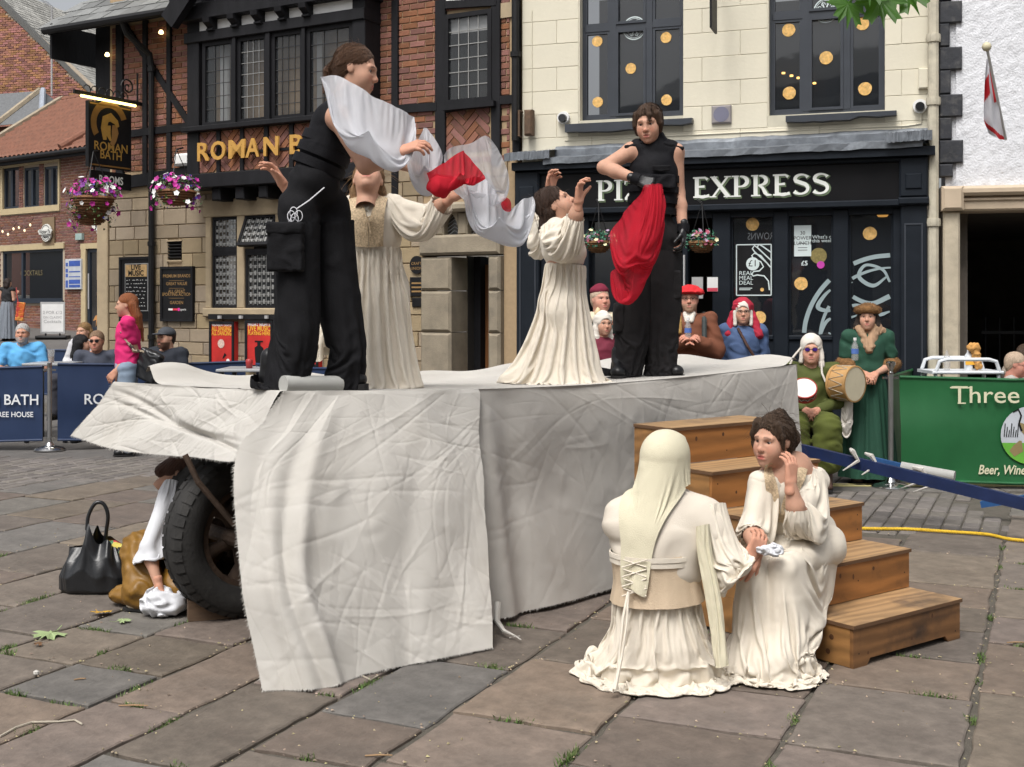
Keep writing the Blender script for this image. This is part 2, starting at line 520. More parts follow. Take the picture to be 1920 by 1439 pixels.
 # setts beyond the flags
M_sett = mat('sett_stone',(0.135,0.120,0.108),0.85,0.2,12,bump=0.4,bscale=80,island=0.22,hue=0.015)
setts = []
t = -13.0
while t<9.0:
 cw = 0.135
 s = -1.0+rnd.uniform(0,.2)
 while s<17.5:
  ln = rnd.uniform(0.19,0.27)
  c0 = DS*(s+ln/2)+DT*(t+cw/2)
  if not slab_zone(c0) and 7.8<c0.y<13.0 and abs(c0.x)<0.43*c0.y+0.7 and not (c0.x>3.75 and c0.y<10.2):
   if not (-1.7<c0.x<1.9 and c0.y<12):setts.append((s,t,ln,cw,c0))
  s+=ln
 t+=cw
kerb_y = 10.62
setts = [q for q in setts if not (q[4].x>1.7 and kerb_y-0.02<q[4].y<kerb_y+0.42)]
setts.sort(key=lambda q:(q[4].y+(0 if q[4].x>1 else 3)))
sett_root = bpy.data.objects.new('sett_paving',None)
C.objects.link(sett_root)
tag(sett_root,'grey stone setts laid in courses behind the flagstones','paving',kind='structure')
rest = MB()
sett_me = {}
for i,(s,t,ln,cw,c0) in enumerate(setts):
 g = 0.007
 def corners(e): return [DS*(s+g+e)+DT*(t+g+e),DS*(s+ln-g-e)+DT*(t+g+e),DS*(s+ln-g-e)+DT*(t+cw-g-e),DS*(s+g+e)+DT*(t+cw-g-e)][::-1]
 z = rnd.uniform(-.004,.004)
 if i<300:
  key = (round(ln,2))
  if key not in sett_me:
   def cc(e): return [Vector((-ln/2+g+e,-cw/2+g+e)),Vector((ln/2-g-e,-cw/2+g+e)),Vector((ln/2-g-e,cw/2-g-e)),Vector((-ln/2+g+e,cw/2-g-e))]
   V = [(q.x,q.y,-.05) for q in cc(0)]+[(q.x,q.y,-.008) for q in cc(0)]+[(q.x,q.y,0) for q in cc(.012)]
   me = raw_mesh('sett',V,[(r*4+k,r*4+(k+1)%4,r*4+4+(k+1)%4,r*4+4+k) for r in range(2) for k in range(4)]+[(8,9,10,11)])
   me.materials.append(M_sett);sett_me[key] = me
  obj('sett',sett_me[key],None,sett_root,(c0.x,c0.y,z),(0,0,A_))
 else:
  V = [(q.x,q.y,-.01+z) for q in corners(0)]+[(q.x,q.y,z) for q in corners(.012)]
  rest.add(V,[(k,(k+1)%4,4+(k+1)%4,4+k) for k in range(4)]+[(4,5,6,7)])
tag(rest.build('sett_remainder',M_sett,sett_root),kind='stuff')
# kerb flags and double yellow lines on the right
M_yellow = mat('worn_yellow_paint',(0.50,0.44,0.19),0.8,0.35,14,stain=0.7,sscale=9,stain_col=(0.2,0.18,0.15))
x = 1.75
while x<6.5:
 l = rnd.uniform(.7,1.0)
 polygon_slab('kerb_stone',[Vector((x+.006,kerb_y)),Vector((x+l-.006,kerb_y)),Vector((x+l-.006,kerb_y+.22)),Vector((x+.006,kerb_y+.22))],0.004,M_slab[2],paving,0.004)
 x+=l
for k,yy in enumerate((kerb_y+.25,kerb_y+.36)):
 MBp = MB();n = 40
 V = []
 for i in range(n+1):
  xx = 1.75+4.8*i/n
  V+=[(xx,yy+rnd.uniform(-.006,.006),0.0055),(xx,yy+.065+rnd.uniform(-.006,.006),0.0055)]
 MBp.add(V,[(2*i,2*i+2,2*i+3,2*i+1) for i in range(n)])
 tag(MBp.build('yellow_line',M_yellow),kind='structure')
strip = MB();strip.box(1.7,6.6,kerb_y+.225,kerb_y+.44,-0.04,0.001)
tag(strip.build('channel_stone',M_road),kind='structure')
# moss and grass in the joints
M_grass = mat('joint_grass',(0.085,0.135,0.03),0.8,0.3,30,island=0.35,hue=0.03)
gm = MB()
near = [j for j in joints if 3.6<j[0].y<8.2]
for a,b in near:
 if rnd.random()>0.42: continue
 l = (b-a).length;f0 = rnd.uniform(0,.7);f1 = f0+rnd.uniform(.12,.4)
 dens = rnd.uniform(60,260)
 for _ in range(int(dens*l*(f1-f0)*2.6)):
  f = rnd.triangular(f0,f1);p = a.lerp(b,min(f,1.0))+Vector((rnd.gauss(0,.012),rnd.gauss(0,.012)))
  h = rnd.uniform(.004,.017)*(1.3 if rnd.random()<.1 else 1);an = rnd.uniform(0,6.28);wd = rnd.uniform(.002,.006)
  dx,dy = cos(an)*wd,sin(an)*wd;lx,ly = rnd.gauss(0,.011),rnd.gauss(0,.011)
  gm.add([(p.x-dx,p.y-dy,-.012),(p.x+dx,p.y+dy,-.012),(p.x+lx,p.y+ly,h)],[(0,1,2)])
tag(gm.build('moss',M_grass),'short green moss and grass growing in the paving joints','moss',kind='stuff')
M_grit = mat('grit',(0.30,0.24,0.15),0.9,0.3,30,island=0.5,hue=0.04)
gr = MB()
for a,b in near:
 for _ in range(int(9*(b-a).length)):
  p = a.lerp(b,rnd.random())+Vector((rnd.gauss(0,.02),rnd.gauss(0,.02)));r = rnd.uniform(.0015,.006);an = rnd.uniform(0,3)
  c_,s_ = cos(an)*r,sin(an)*r
  gr.add([(p.x+c_,p.y+s_,.002),(p.x-s_,p.y+c_,.002),(p.x-c_,p.y-s_,.003),(p.x+s_*2,p.y-c_*2,.002),(p.x,p.y,.002+r)],
   [(0,1,4),(1,2,4),(2,3,4),(3,0,4)])
for _ in range(420):
 y = rnd.uniform(4.0,9);x = rnd.uniform(-.43,.43)*y;r = rnd.uniform(.002,.006);an = rnd.uniform(0,3)
 c_,s_ = cos(an)*r,sin(an)*r
 gr.add([(x+c_,y+s_,.001),(x-s_,y+c_,.001),(x-c_,y-s_,.001),(x+s_*2,y-c_*2,.001),(x,y,.002+r)],[(0,1,4),(1,2,4),(2,3,4),(3,0,4)])
tag(gr.build('grit',M_grit),'tiny stones, seeds and leaf crumbs scattered over the paving','litter',kind='stuff')
# ================================================================ buildings
class Facade:
 """a wall plane: local x runs along it, -y points out to the square, z up"""
 def __init__(s,name,label,O,ang,cat='building'):
  s.O,s.a = Vector(O),R(ang)
  s.e,s.n = Vector((cos(s.a),sin(s.a))),Vector((sin(s.a),-cos(s.a)))
  s.root = thing(name,label,cat,(O[0],O[1],0),s.a)
 def q(s,x,y,d=0.0):
  rx = (x-960)/FPX
  o = s.O+s.n*d # o + u e = t (rx, 1)
  u = (rx*o.y-o.x)/(s.e.x-rx*s.e.y)
  t = o.y+u*s.e.y
  return u,CZ-(y-HOR)/FPX*t
 def rect(s,x0,y0,x1,y1,d=0.0):
  """pixel rectangle -> x0, x1, z0, z1 on the plane standing d proud of the wall"""
  xm,ym = (x0+x1)/2,(y0+y1)/2
  u0,u1 = s.q(x0,ym,d)[0],s.q(x1,ym,d)[0]
  return u0,u1,s.q(xm,y1,d)[1],s.q(xm,y0,d)[1]
 def box(s,name,px,d,th,m,parent=None,bev=0.0,back=None,**k):
  """box whose face covers the pixel rectangle and stands d proud"""
  x0,x1,z0,z1 = s.rect(*px,d)
  b = MB();b.box(x0,x1,-d,(-d+th) if back is None else back,z0,z1,bev)
  return b.build(name,m,parent or s.root,**k)
 def beam(s,name,p0,p1,w,d,th,m,parent=None):
  a,b = s.q(*p0,d),s.q(*p1,d)
  A,B = Vector((a[0],a[1])),Vector((b[0],b[1]));dr = (B-A).normalized();nn = Vector((-dr.y,dr.x))*w/2
  q = MB();q.prism([tuple(A-nn),tuple(B-nn),tuple(B+nn),tuple(A+nn)],-d,-d+th)
  return q.build(name,m,parent or s.root)
def brick_rects(x0,x1,z0,z1,holes=(),bw=0.215,bh=0.066,g=0.011,edge=None):
 out = []
 z,row = z0,0
 while z+bh*.6<z1:
  zt = min(z+bh,z1)
  x = x0-(row%2)*(bw+g)/2
  while x<x1:
   a,b = max(x,x0),min(x+bw,x1)
   if b-a>0.03:
    segs = [(a,b)]
    for hx0,hx1,hz0,hz1 in holes:
     if zt>hz0 and z<hz1:
      ns = []
      for p,q in segs:
       if q<=hx0 or p>=hx1:ns.append((p,q))
       else:
        if hx0-p>.03:ns.append((p,hx0))
        if q-hx1>.03:ns.append((hx1,q))
      segs = ns
    out+=[(p,q,z,zt) for p,q in segs if q-p>.03]
   x+=bw+g
  z+=bh+g;row+=1
 return out
def stone_rects(x0,x1,z0,z1,holes=(),hs=(.16,.24),ws=(.25,.6),g=0.012):
 out = []
 z = z0
 while z<z1-.05:
  h = min(rnd.uniform(*hs),z1-z)
  if z1-z-h<.08:h = z1-z
  x = x0-rnd.uniform(0,.2)
  while x<x1:
   w_ = rnd.uniform(*ws);a,b = max(x,x0),min(x+w_,x1)
   segs = [(a,b)]
   for hx0,hx1,hz0,hz1 in holes:
    if z+h>hz0+.02 and z<hz1-.02:
     ns = []
     for p,q in segs:
      if q<=hx0 or p>=hx1:ns.append((p,q))
      else:
       if hx0-p>.05:ns.append((p,hx0))
       if q-hx1>.05:ns.append((hx1,q))
     segs = ns
   out+=[(p+g/2,q-g/2,z+g/2,z+h-g/2) for p,q in segs if q-p>.06]
   x+=w_
  z+=h
 return out
def wall_with_holes(name,x0,x1,z0,z1,holes,th,m,parent,y=0.0):
 """plain backing wall built of strips round its openings"""
 b = MB()
 xs = sorted({x0,x1,*[min(max(h[k],x0),x1) for h in holes for k in (0,1)]})
 for a,c in zip(xs,xs[1:]):
  if c-a<1e-4: continue
  mid = (a+c)/2;zs = sorted([(h[2],h[3]) for h in holes if h[0]<=mid<=h[1]])
  z = z0
  for p,q in zs:
   if p>z:b.box(a,c,y,y+th,z,min(p,z1))
   z = max(z,q)
  if z<z1:b.box(a,c,y,y+th,z,z1)
 return b.build(name,m,parent)
M_brick = mat('pub_brick',(0.205,0.082,0.052),0.88,0.2,14,bump=0.5,bscale=70,island=0.28,hue=0.014)
M_brick2 = mat('bar_brick',(0.170,0.070,0.050),0.88,0.2,14,bump=0.5,bscale=70,island=0.22,hue=0.012)
M_brick3 = mat('gable_brick',(0.29,0.125,0.08),0.9,0.2,14,island=0.38,hue=0.03)
M_mortar = mat('mortar_tan',(0.36,0.26,0.155),0.95,0.12,20)
M_mortar2 = mat('mortar_pale',(0.40,0.33,0.25),0.95,0.12,20)
M_stone = mat('sandstone',(0.285,0.220,0.140),0.9,0.16,7,bump=0.45,bscale=60,island=0.20,hue=0.005,stain=0.35,sscale=2.5,stain_col=(0.2,0.16,0.11))
M_stone_d = mat('dressed_stone',(0.36,0.285,0.185),0.88,0.12,6,bump=0.3,bscale=60,island=0.08,stain=0.4,sscale=2.0,stain_col=(0.22,0.18,0.13))
M_stone_g = mat('weathered_stone',(0.265,0.225,0.165),0.9,0.2,6,bump=0.4,bscale=60,island=0.12,stain=0.6,sscale=1.8,stain_col=(0.12,0.105,0.085))
M_timber = mat('black_timber',(0.011,0.011,0.013),0.6,0.35,8,spec=.22,bump=0.35,bscale=30,stretch=(1,1,.25))
M_blackm = mat('black_metal',(0.012,0.012,0.013),0.5,0.2,20,spec=.25)
M_white = mat('white_plaster',(0.74,0.74,0.73),0.85,0.06,5,bump=0.2,bscale=80,stain=0.25,sscale=3,stain_col=(.5,.49,.46))
M_gold = mat('gold_paint',(0.50,0.275,0.06),0.5,0.12,10)
M_slate = mat('roof_slate',(0.165,0.170,0.168),0.8,0.25,9,island=0.3,stain=.4,sscale=3,stain_col=(.1,.1,.08))
M_cream = mat('cream_render',(0.66,0.62,0.50),0.85,0.05,3,bump=0.25,bscale=25,island=0.025,stain=0.3,sscale=1.3,stain_col=(0.62,0.58,0.46))
M_navy = mat('navy_paint',(0.0095,0.0130,0.0185),0.5,0.14,5,spec=.18,bump=0.08,bscale=30,stain=.35,sscale=2,stain_col=(.02,.025,.034))
M_slateblue = mat('slate_blue_paint',(0.030,0.036,0.047),0.45,0.12,6,bump=0.08,bscale=40)
M_lead = mat('lead_sheet',(0.145,0.16,0.18),0.5,0.3,6,metal=0.3,bump=0.4,bscale=18,stain=0.6,sscale=4,stain_col=(0.30,0.33,0.36))
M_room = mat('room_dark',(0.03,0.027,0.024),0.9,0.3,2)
M_room_l = mat('room_light',(0.42,0.42,0.40),0.9,0.1,2)
M_lattice = mat('lead_came',(0.30,0.30,0.29),0.5,0.1,20,metal=0.4)
M_lat_d = mat('lead_came_dark',(0.06,0.06,0.06),0.5,0.1,20,metal=0.4)
G_win = glass_mat('window_glass',(0.02,0.024,0.03),0.03,0.6)
G_lead = glass_mat('leaded_glass',(0.05,0.055,0.06),0.10,0.40)
G_frost = glass_mat('obscured_glass',(0.30,0.31,0.32),0.35,0.8)
# ---------------------------------------------------------------- the half timbered pub
J = Vector((0.062,14.0))
ua = R(-29);L_PUB = 6.67
pub = Facade('pub_building','half timbered red brick pub with black beams over a sandstone ground floor',J-Vector((cos(ua),sin(ua)))*L_PUB,-29)
pr = pub.root
zj = pub.q(300,345)[1] # top of the stone floor
hole_gw = pub.rect(400,405,528,578)
hole_gw = (hole_gw[0],hole_gw[1]+.55,hole_gw[2],hole_gw[3])
hole_dr = pub.rect(795,392,945,760);hole_dr = (hole_dr[0],hole_dr[1],0,hole_dr[3])
hole_vent = pub.rect(317,453,342,488)
hole_rw = pub.rect(835,22,921,193)
Z_EAVE = pub.q(230,45)[1]
wall = wall_with_holes('wall',0,L_PUB,-0.05,7.4,[(hole_gw[0],hole_gw[1],hole_gw[2],hole_gw[3]),hole_dr,hole_vent,hole_rw],0.3,M_mortar,pr)
wall['label'] = 'tan mortar wall behind the stones and bricks'
pieces('stone_block',stone_rects(0.0,L_PUB-.12,0,zj,[hole_gw,hole_dr,hole_vent]),0.022,0.03,M_stone,wall,jitter=0.006)
# upper storey bricks: left wall and the wall right of the bay
bayL,bayR = pub.q(352,200,.32)[0],pub.q(683,200,.32)[0]
br = [r for r in brick_rects(0.05,bayL+.1,zj+.2,Z_EAVE)]+[r for r in brick_rects(bayR-.1,L_PUB-.1,zj,6.4,[hole_rw])]
hbx = pub.rect(833,205,920,285)
br = [r for r in br if not (r[1]>hbx[0] and r[0]<hbx[1] and r[3]>hbx[2] and r[2]<hbx[3])]
pieces('brick',br,0.014,0.02,M_brick,wall,300,jitter=0.003,score=lambda r:-(r[2]+r[3])*0+abs(r[2]-4.2)-(r[1]-r[0]))
def herringbone(name,x0,x1,z0,z1,y,parent,L_=0.215,W_=0.07,g=0.012,limit=80,straight=False):
 """bricks set at 45 degrees, clipped to a panel"""
 k = 0
 rest = MB()
 def clip(poly):
  for ax,lim,sg in ((0,x0,1),(0,x1,-1),(1,z0,1),(1,z1,-1)):
   out = []
   for i in range(len(poly)):
    a,b = poly[i],poly[(i+1)%len(poly)]
    da,db = (a[ax]-lim)*sg,(b[ax]-lim)*sg
    if da>=0:out.append(a)
    if da*db<0:
     t = da/(da-db);out.append((a[0]+(b[0]-a[0])*t,a[1]+(b[1]-a[1])*t))
   poly = out
   if len(poly)<3: return None
  return poly
 cx,cz = (x0+x1)/2,(z0+z1)/2
 c45 = sqrt(.5)
 P_ = W_+g
 n = int(max(x1-x0,z1-z0)/P_)+8
 for i in range(-n,n):
  for j in range(-n//3-2,n//3+3):
   for o in (0,1):
    bx,bz = i*P_+j*3*P_,i*P_-j*3*P_
    if o==0:rc = (bx,bx+3*P_-g,bz,bz+W_)
    else:rc = (bx,bx+W_,bz+P_,bz+P_+3*P_-g)
    poly = [(rc[0],rc[2]),(rc[1],rc[2]),(rc[1],rc[3]),(rc[0],rc[3])]
    poly = [(cx+(p-q)*c45,cz+(p+q)*c45) for p,q in poly]
    poly = clip(poly)
    if not poly: continue
    ar = abs(sum(poly[a][0]*poly[(a+1)%len(poly)][1]-poly[(a+1)%len(poly)][0]*poly[a][1] for a in range(len(poly))))/2
    if ar<0.0006: continue
    if k<limit:
     mx,mz = sum(p[0] for p in poly)/len(poly),sum(p[1] for p in poly)/len(poly)
     b = MB();b.prism([(p[0]-mx,p[1]-mz) for p in poly],-.012,.012)
     b.build(name,M_brick,parent,loc=(mx,y+rnd.uniform(-.002,.002),mz));k+=1
    else:rest.prism(poly,y-.012,y+.012)
 if rest.V:tag(rest.build(name+'_remainder',M_brick,parent),kind='stuff')
herringbone('brick',hbx[0]+.01,hbx[1]-.01,hbx[2]+.01,hbx[3]-.01,-0.004,wall)
# timbers of the flat walls
for (px,nm) in (((216,40,229,345),'post'),((266,38,274,345),'post'),((311,30,319,330),'post'),((733,0,745,385),'post'),
 ((815,0,834,305),'post'),((920,0,937,310),'post'),((960,0,972,285),'post')):
 pub.box(nm,px,.05,.06,M_timber,wall,.006)
u0 = pub.q(229,250)[0]
def hbeam(p0,p1,w_=.1,d=.055): return pub.beam('rail',p0,p1,w_,d,.06,M_timber,wall)
hbeam((229,253),(352,237));hbeam((738,205),(818,200),.1);hbeam((834,204),(922,190),.09,.062);hbeam((937,188),(962,186))
pub.beam('brace',(232,47),(352,229),.085,.045,.05,M_timber,wall)
hbeam((172,352),(365,322),.17,.08);hbeam((834,9),(930,3),.09,.058)
pub.box('white_panel',(836,-30,920,8),.03,.04,M_white,wall)
pub.box('air_brick',(937,5,962,33),.03,.03,M_stone_d,wall)
# upper window on the right (leaded casement)
def leaded_window(F,px,d,cols,rows,frame=0.05,diamond=False,back=None,fm=M_timber,cames=M_lattice,room=M_room,glass=G_lead,depth=.5,parent=None,curtain=False):
 x0,x1,z0,z1 = F.rect(*px,d)
 wn = thing_part('window',parent or F.root)
 f = MB()
 f.box(x0,x0+frame,-d,-d+.07,z0,z1);f.box(x1-frame,x1,-d,-d+.07,z0,z1)
 f.box(x0+frame,x1-frame,-d,-d+.07,z0,z0+frame);f.box(x0+frame,x1-frame,-d,-d+.07,z1-frame,z1)
 f.build('window_frame',fm,wn)
 a0,a1,b0,b1 = x0+frame,x1-frame,z0+frame,z1-frame
 g = MB();g.add([(a0,-d+.03,b0),(a1,-d+.03,b0),(a1,-d+.03,b1),(a0,-d+.03,b1)],[(0,1,2,3)])
 g.build('pane',glass,wn)
 c = MB()
 for i in range(1,cols):
  x = a0+(a1-a0)*i/cols;c.box(x-.005,x+.005,-d+.02,-d+.029,b0,b1)
 for j in range(1,rows):
  z = b0+(b1-b0)*j/rows;c.box(a0,a1,-d+.018,-d+.0285,z-.005,z+.005)
 c.build('lead_lattice',cames,wn)
 if depth:
  r = MB();y0,y1 = -d+.06,-d+depth
  r.add([(x0,y1,z0),(x1,y1,z0),(x1,y1,z1),(x0,y1,z1)],[(0,1,2,3)])
  r.add([(x0,y0,z0),(x1,y0,z0),(x1,y1,z0),(x0,y1,z0)],[(0,1,2,3)])
  r.add([(x0,y0,z1),(x1,y0,z1),(x1,y1,z1),(x0,y1,z1)],[(3,2,1,0)])
  r.add([(x0,y0,z0),(x0,y1,z0),(x0,y1,z1),(x0,y0,z1)],[(0,1,2,3)])
  r.add([(x1,y0,z0),(x1,y1,z0),(x1,y1,z1),(x1,y0,z1)],[(3,2,1,0)])
  r.build('room',room,wn)
 return wn
def thing_part(name,parent):
 o = bpy.data.objects.new(name,None);C.objects.link(o);o.parent = parent; return o
M_curt = mat('net_curtain',(0.62,0.63,0.63),0.9,.06,8)
wn = leaded_window(pub,(833,22,921,193),.06,4,6,.055)
x0,x1,z0,z1 = pub.rect(843,34,912,60)
cb = MB();cb.box(x0,x1,.02,.03,z0,z1);cb.build('blind',M_curt,wn)
pub.box('sill',(829,193,925,203),.12,.14,M_timber,wn)
# the projecting bay
D = .34
bay = thing_part('bay',pr)
zb0,zb1 = pub.q(500,318,D)[1],7.4
zsill,ztop = pub.q(500,226,D)[1],pub.q(500,62,D)[1]
x0,x1 = bayL,bayR
b = MB();b.box(x0+.05,x1-.05,-D+.04,.05,zb0,zsill-.02);b.box(x0+.05,x1-.05,-D+.04,.05,ztop,zb1)
b.box(x0+.02,x0+.12,-D+.04,.05,zsill,ztop);b.box(x1-.12,x1-.02,-D+.04,.05,zsill,ztop)
b.build('bay_core',M_mortar,bay)
pub.box('corner_post',(350,-40,372,335),D,D,M_timber,bay,.008)
pub.box('corner_post',(660,-40,684,330),D,D,M_timber,bay,.008)
def zline(z): return z
def lbox(name,a,c,y0,y1,z0,z1,m,parent,bev=0.0):
 q = MB();q.box(a,c,y0,y1,z0,z1,bev); return q.build(name,m,parent)
lbox('bressumer',x0-.08,x1+.08,-D-.05,.0,zb0-.19,zb0,M_timber,bay,.01)
for px in (402,446,490,540,590,640):
 u = pub.q(px,350,D)[0]
 lbox('joist_end',u-.075,u+.075,-D+.02,.0,zb0-.36,zb0-.19,M_timber,bay,.015)
zw0,zw1 = zsill,ztop
lbox('sill',x0-.03,x1+.03,-D-.09,-D+.1,zsill-.07,zsill,M_timber,bay,.01)
# herringbone panels with studs and rails
studs = [pub.q(p,270,D)[0] for p in (372,405,412,449,456,494,502,541,549,587,595,634,641,662)]
for i in range(0,14,2):
 herringbone('brick',studs[i],studs[i+1],zb0+.02,zsill-.08,-D+.036,bay,limit=16)
 if i:lbox('stud',studs[i-1],studs[i],-D,-D+.06,zb0,zsill-.06,M_timber,bay,.004)
zr = pub.q(500,282,D)[1]
for i in range(0,14,2):lbox('thin_rail',studs[i],studs[i+1],-D+.012,-D+.04,zr-.018,zr+.018,M_timber,bay)
# four lights
edges = (372,440,503,572,640,662)
zc = [pub.q(p,0,D)[0] for p in edges]
M_bayroom = mat('bay_room',(0.30,0.30,0.28),.9,.25,2)
lights = [(376,72,436,236),(442,70,498,233),(506,66,566,226),(572,60,658,222)]
for i,px in enumerate(lights):
 u0,u1 = pub.q(px[0],150,D)[0],pub.q(px[2],150,D)[0]
 wn = thing_part('window',bay)
 f = MB();fr = .055;a,c = u0,u1
 f.box(a,a+fr,-D+.03,-D+.1,zw0,zw1);f.box(c-fr,c,-D+.03,-D+.1,zw0,zw1)
 f.box(a+fr,c-fr,-D+.03,-D+.1,zw0,zw0+fr);f.box(a+fr,c-fr,-D+.03,-D+.1,zw1-fr,zw1)
 f.build('window_frame',M_timber,wn)
 if i<3:lbox('mullion',u1,pub.q(lights[i+1][0],150,D)[0],-D-.01,-D+.1,zw0,zw1,M_timber,bay)
 a0,a1,b0,b1 = a+fr,c-fr,zw0+fr,zw1-fr
 g = MB();g.add([(a0,-D+.06,b0),(a1,-D+.06,b0),(a1,-D+.06,b1),(a0,-D+.06,b1)],[(0,1,2,3)])
 g.build('pane',G_lead,wn)
 cm = MB();n,mm = (4,7) if i in (1,2) else (3,6)
 for k in range(1,n):xx = a0+(a1-a0)*k/n;cm.box(xx-.004,xx+.004,-D+.05,-D+.058,b0,b1)
 for k in range(1,mm):zz = b0+(b1-b0)*k/mm;cm.box(a0,a1,-D+.049,-D+.0575,zz-.004,zz+.004)
 cm.build('lead_lattice',M_lattice if i==1 else M_lat_d,wn)
lbox('room',x0+.15,x1-.15,.85,.9,zw0-.3,zw1,M_bayroom,bay)
lbox('room_floor',x0+.15,x1-.15,-D+.12,.9,zw0-.1,zw0-.05,M_bayroom,bay)
cu = [pub.q(p,0,.2)[0] for p in (408,424)]
for a,c in ((cu[0],cu[1]),(pub.q(590,0,.2)[0],pub.q(598,0,.2)[0]),(pub.q(446,0,.2)[0],pub.q(456,0,.2)[0])):
 n = 12;V = []
 for k in range(n+1):V+=[(a+(c-a)*k/n,-.15+.02*sin(k*2.2),zw0),(a+(c-a)*k/n,-.15+.02*sin(k*2.2),zw1)]
 q = MB();q.add(V,[(2*k,2*k+2,2*k+3,2*k+1) for k in range(n)]);q.build('curtain',M_curt,bay)
lbox('chair_back',pub.q(524,0,0)[0],pub.q(546,0,0)[0],.1,.13,zw0-.1,zw0+.42,mat('cane',(.25,.15,.08)),bay)
lbox('window_table',pub.q(545,0,0)[0],pub.q(575,0,0)[0],.0,.3,zw0+.1,zw0+.16,mat('pale_wood',(.5,.38,.22)),bay)
# head beam, white panels and corbels
lbox('head_beam',x0-.03,x1+.03,-D-.03,.0,zw1,zw1+.14,M_timber,bay,.008)
zp0 = zw1+.14;zp1 = pub.q(500,22,D)[1]
lbox('top_beam',x0-.06,x1+.06,-D-.12,.0,zp1,zp1+.22,M_timber,bay,.01)
cor = [pub.q(p,40,D)[0] for p in (400,445,489,534,579)]
ps = [x0+.13]+cor+[x1-.1]
for i in range(len(ps)-1):lbox('white_panel',ps[i]+.05,ps[i+1]-.05,-D+.02,-D+.06,zp0,zp1,M_white,bay)
for u in cor:
 q = MB();hh = zp1-zp0+.1
 prof = [(0,0),(.05,.02),(.045,.3),(.1,.35),(.1,.42),(.075,.5),(.11,.62),(.16,.75),(.17,1.0),(0,1.0)]
 V = [(u-.055,-D+.02-p,zp0-.1+hh*z) for p,z in prof]+[(u+.055,-D+.02-p,zp0-.1+hh*z) for p,z in prof]
 n = len(prof)
 q.add(V,[tuple(range(n)),tuple(range(2*n-1,n-1,-1))]+[(i,i+n,(i+1)%n+n,(i+1)%n) for i in range(n)])
 q.build('corbel',M_timber,bay)
lbox('gable_board',x0-.3,x1+.3,-D-.02,.0,zp1+.22,7.4,M_timber,bay)
q = MB();a = pub.q(318,42,D+.25);c_ = pub.q(368,-20,D+.25)
q.bar((a[0],-D-.25,a[1]),(c_[0]+.5,-D-.25,c_[1]+.62),.12,.26);q.build('barge_board',M_timber,bay)
# raised letters
lt = pub.q(374,303,D)
W_L = pub.q(668,290,D)[0]-lt[0]
adv = {'R':.62,'O':.74,'M':.80,'A':.68,'N':.70,' ':.36,'B':.62,'T':.56,'H':.68}
tot = sum(adv[c] for c in 'ROMAN BATH');xx = lt[0]
for ch in 'ROMAN BATH':
 if ch!=' ':
  tx = text('raised_letter',ch,M_gold,bay,(xx,-D-.05,lt[1]),.335,W_L*adv[ch]/tot*.86,.014,bold=.022)
  tx['label'] = 'gold raised capital letter '+ch
 xx+=W_L*adv[ch]/tot
 # roof of the left wing
q = MB()
ze = Z_EAVE+.02
rows,cols = 9,16
roof = thing_part('roof',pr)
back = MB();back.add([(-.75,-.5,ze-.1),(bayL+.3,-.5,ze-.1),(bayL+.3,3.4,ze+2.7),(-.75,3.4,ze+2.7)],[(0,1,2,3)]);back.build('roof_deck',M_timber,roof)
sm = MB();sm.box(-.155,.155,0,.42,-.006,.006);sme = sm.mesh('slate');sme.materials.append(M_slate)
sl_ = atan2(2.8,3.9)
for r_ in range(10):
 for c in range(-2,9):
  xx = c*.325+(r_%2)*.16-.1
  if -.8<xx<bayL+.1:
   obj('slate',sme,None,roof,(xx+rnd.uniform(-.01,.01),-.52+r_*.28*cos(sl_),ze-.085+r_*.28*sin(sl_)+.014+.004*(c%2)),(sl_-.03,rnd.uniform(-.02,.02),0))
lbox('eaves_board',-.75,bayL,-.46,-.42,ze-.16,ze-.09,M_timber,roof)
gt = MB();gt.tube([(-.75,-.53,ze-.12),(bayL+.1,-.53,ze-.12)],.055,8);gt.build('gutter',M_blackm,roof)
lbox('verge_board',-.72,-.68,-.45,3,ze-.5,ze+.0,M_timber,roof)
lbox('side_boards',-.35,-.0,.05,.2,zj,ze,M_timber,pr)
for px,py in ((302,61),(201,103)):
 u,z = pub.q(px,py,.1);ml = MB();ml.lathe([(.002,-.03),(.03,-.02),(.035,0),(.02,.03)],10,(u,-.1,z));ml.build('eaves_lamp',emit('warm_lamp',(1,.75,.35),3.0),pr)
 # rain pipe
pp = MB();u = pub.q(285,300,.08)[0]
pp.tube([(u-.13,-.5,ze-.15),(u-.13,-.42,ze-.3),(u,-.12,ze-.55),(u,-.09,ze-.7),(u,-.09,0.02)],.042,8);
for z in (ze-.75,3.3,2.5,1.2):pp.lathe([(.055,-.03),(.055,.03)],10,(u,-.09,z))
pp.build('rain_pipe',M_blackm,pr)
pp = MB();u = pub.q(967,200,.09)[0];pp.tube([(u,-.1,3.55),(u,-.1,7)],.045,8);pp.lathe([(.06,-.03),(.06,.03)],10,(u,-.1,4.55));pp.build('rain_pipe',M_blackm,pr)
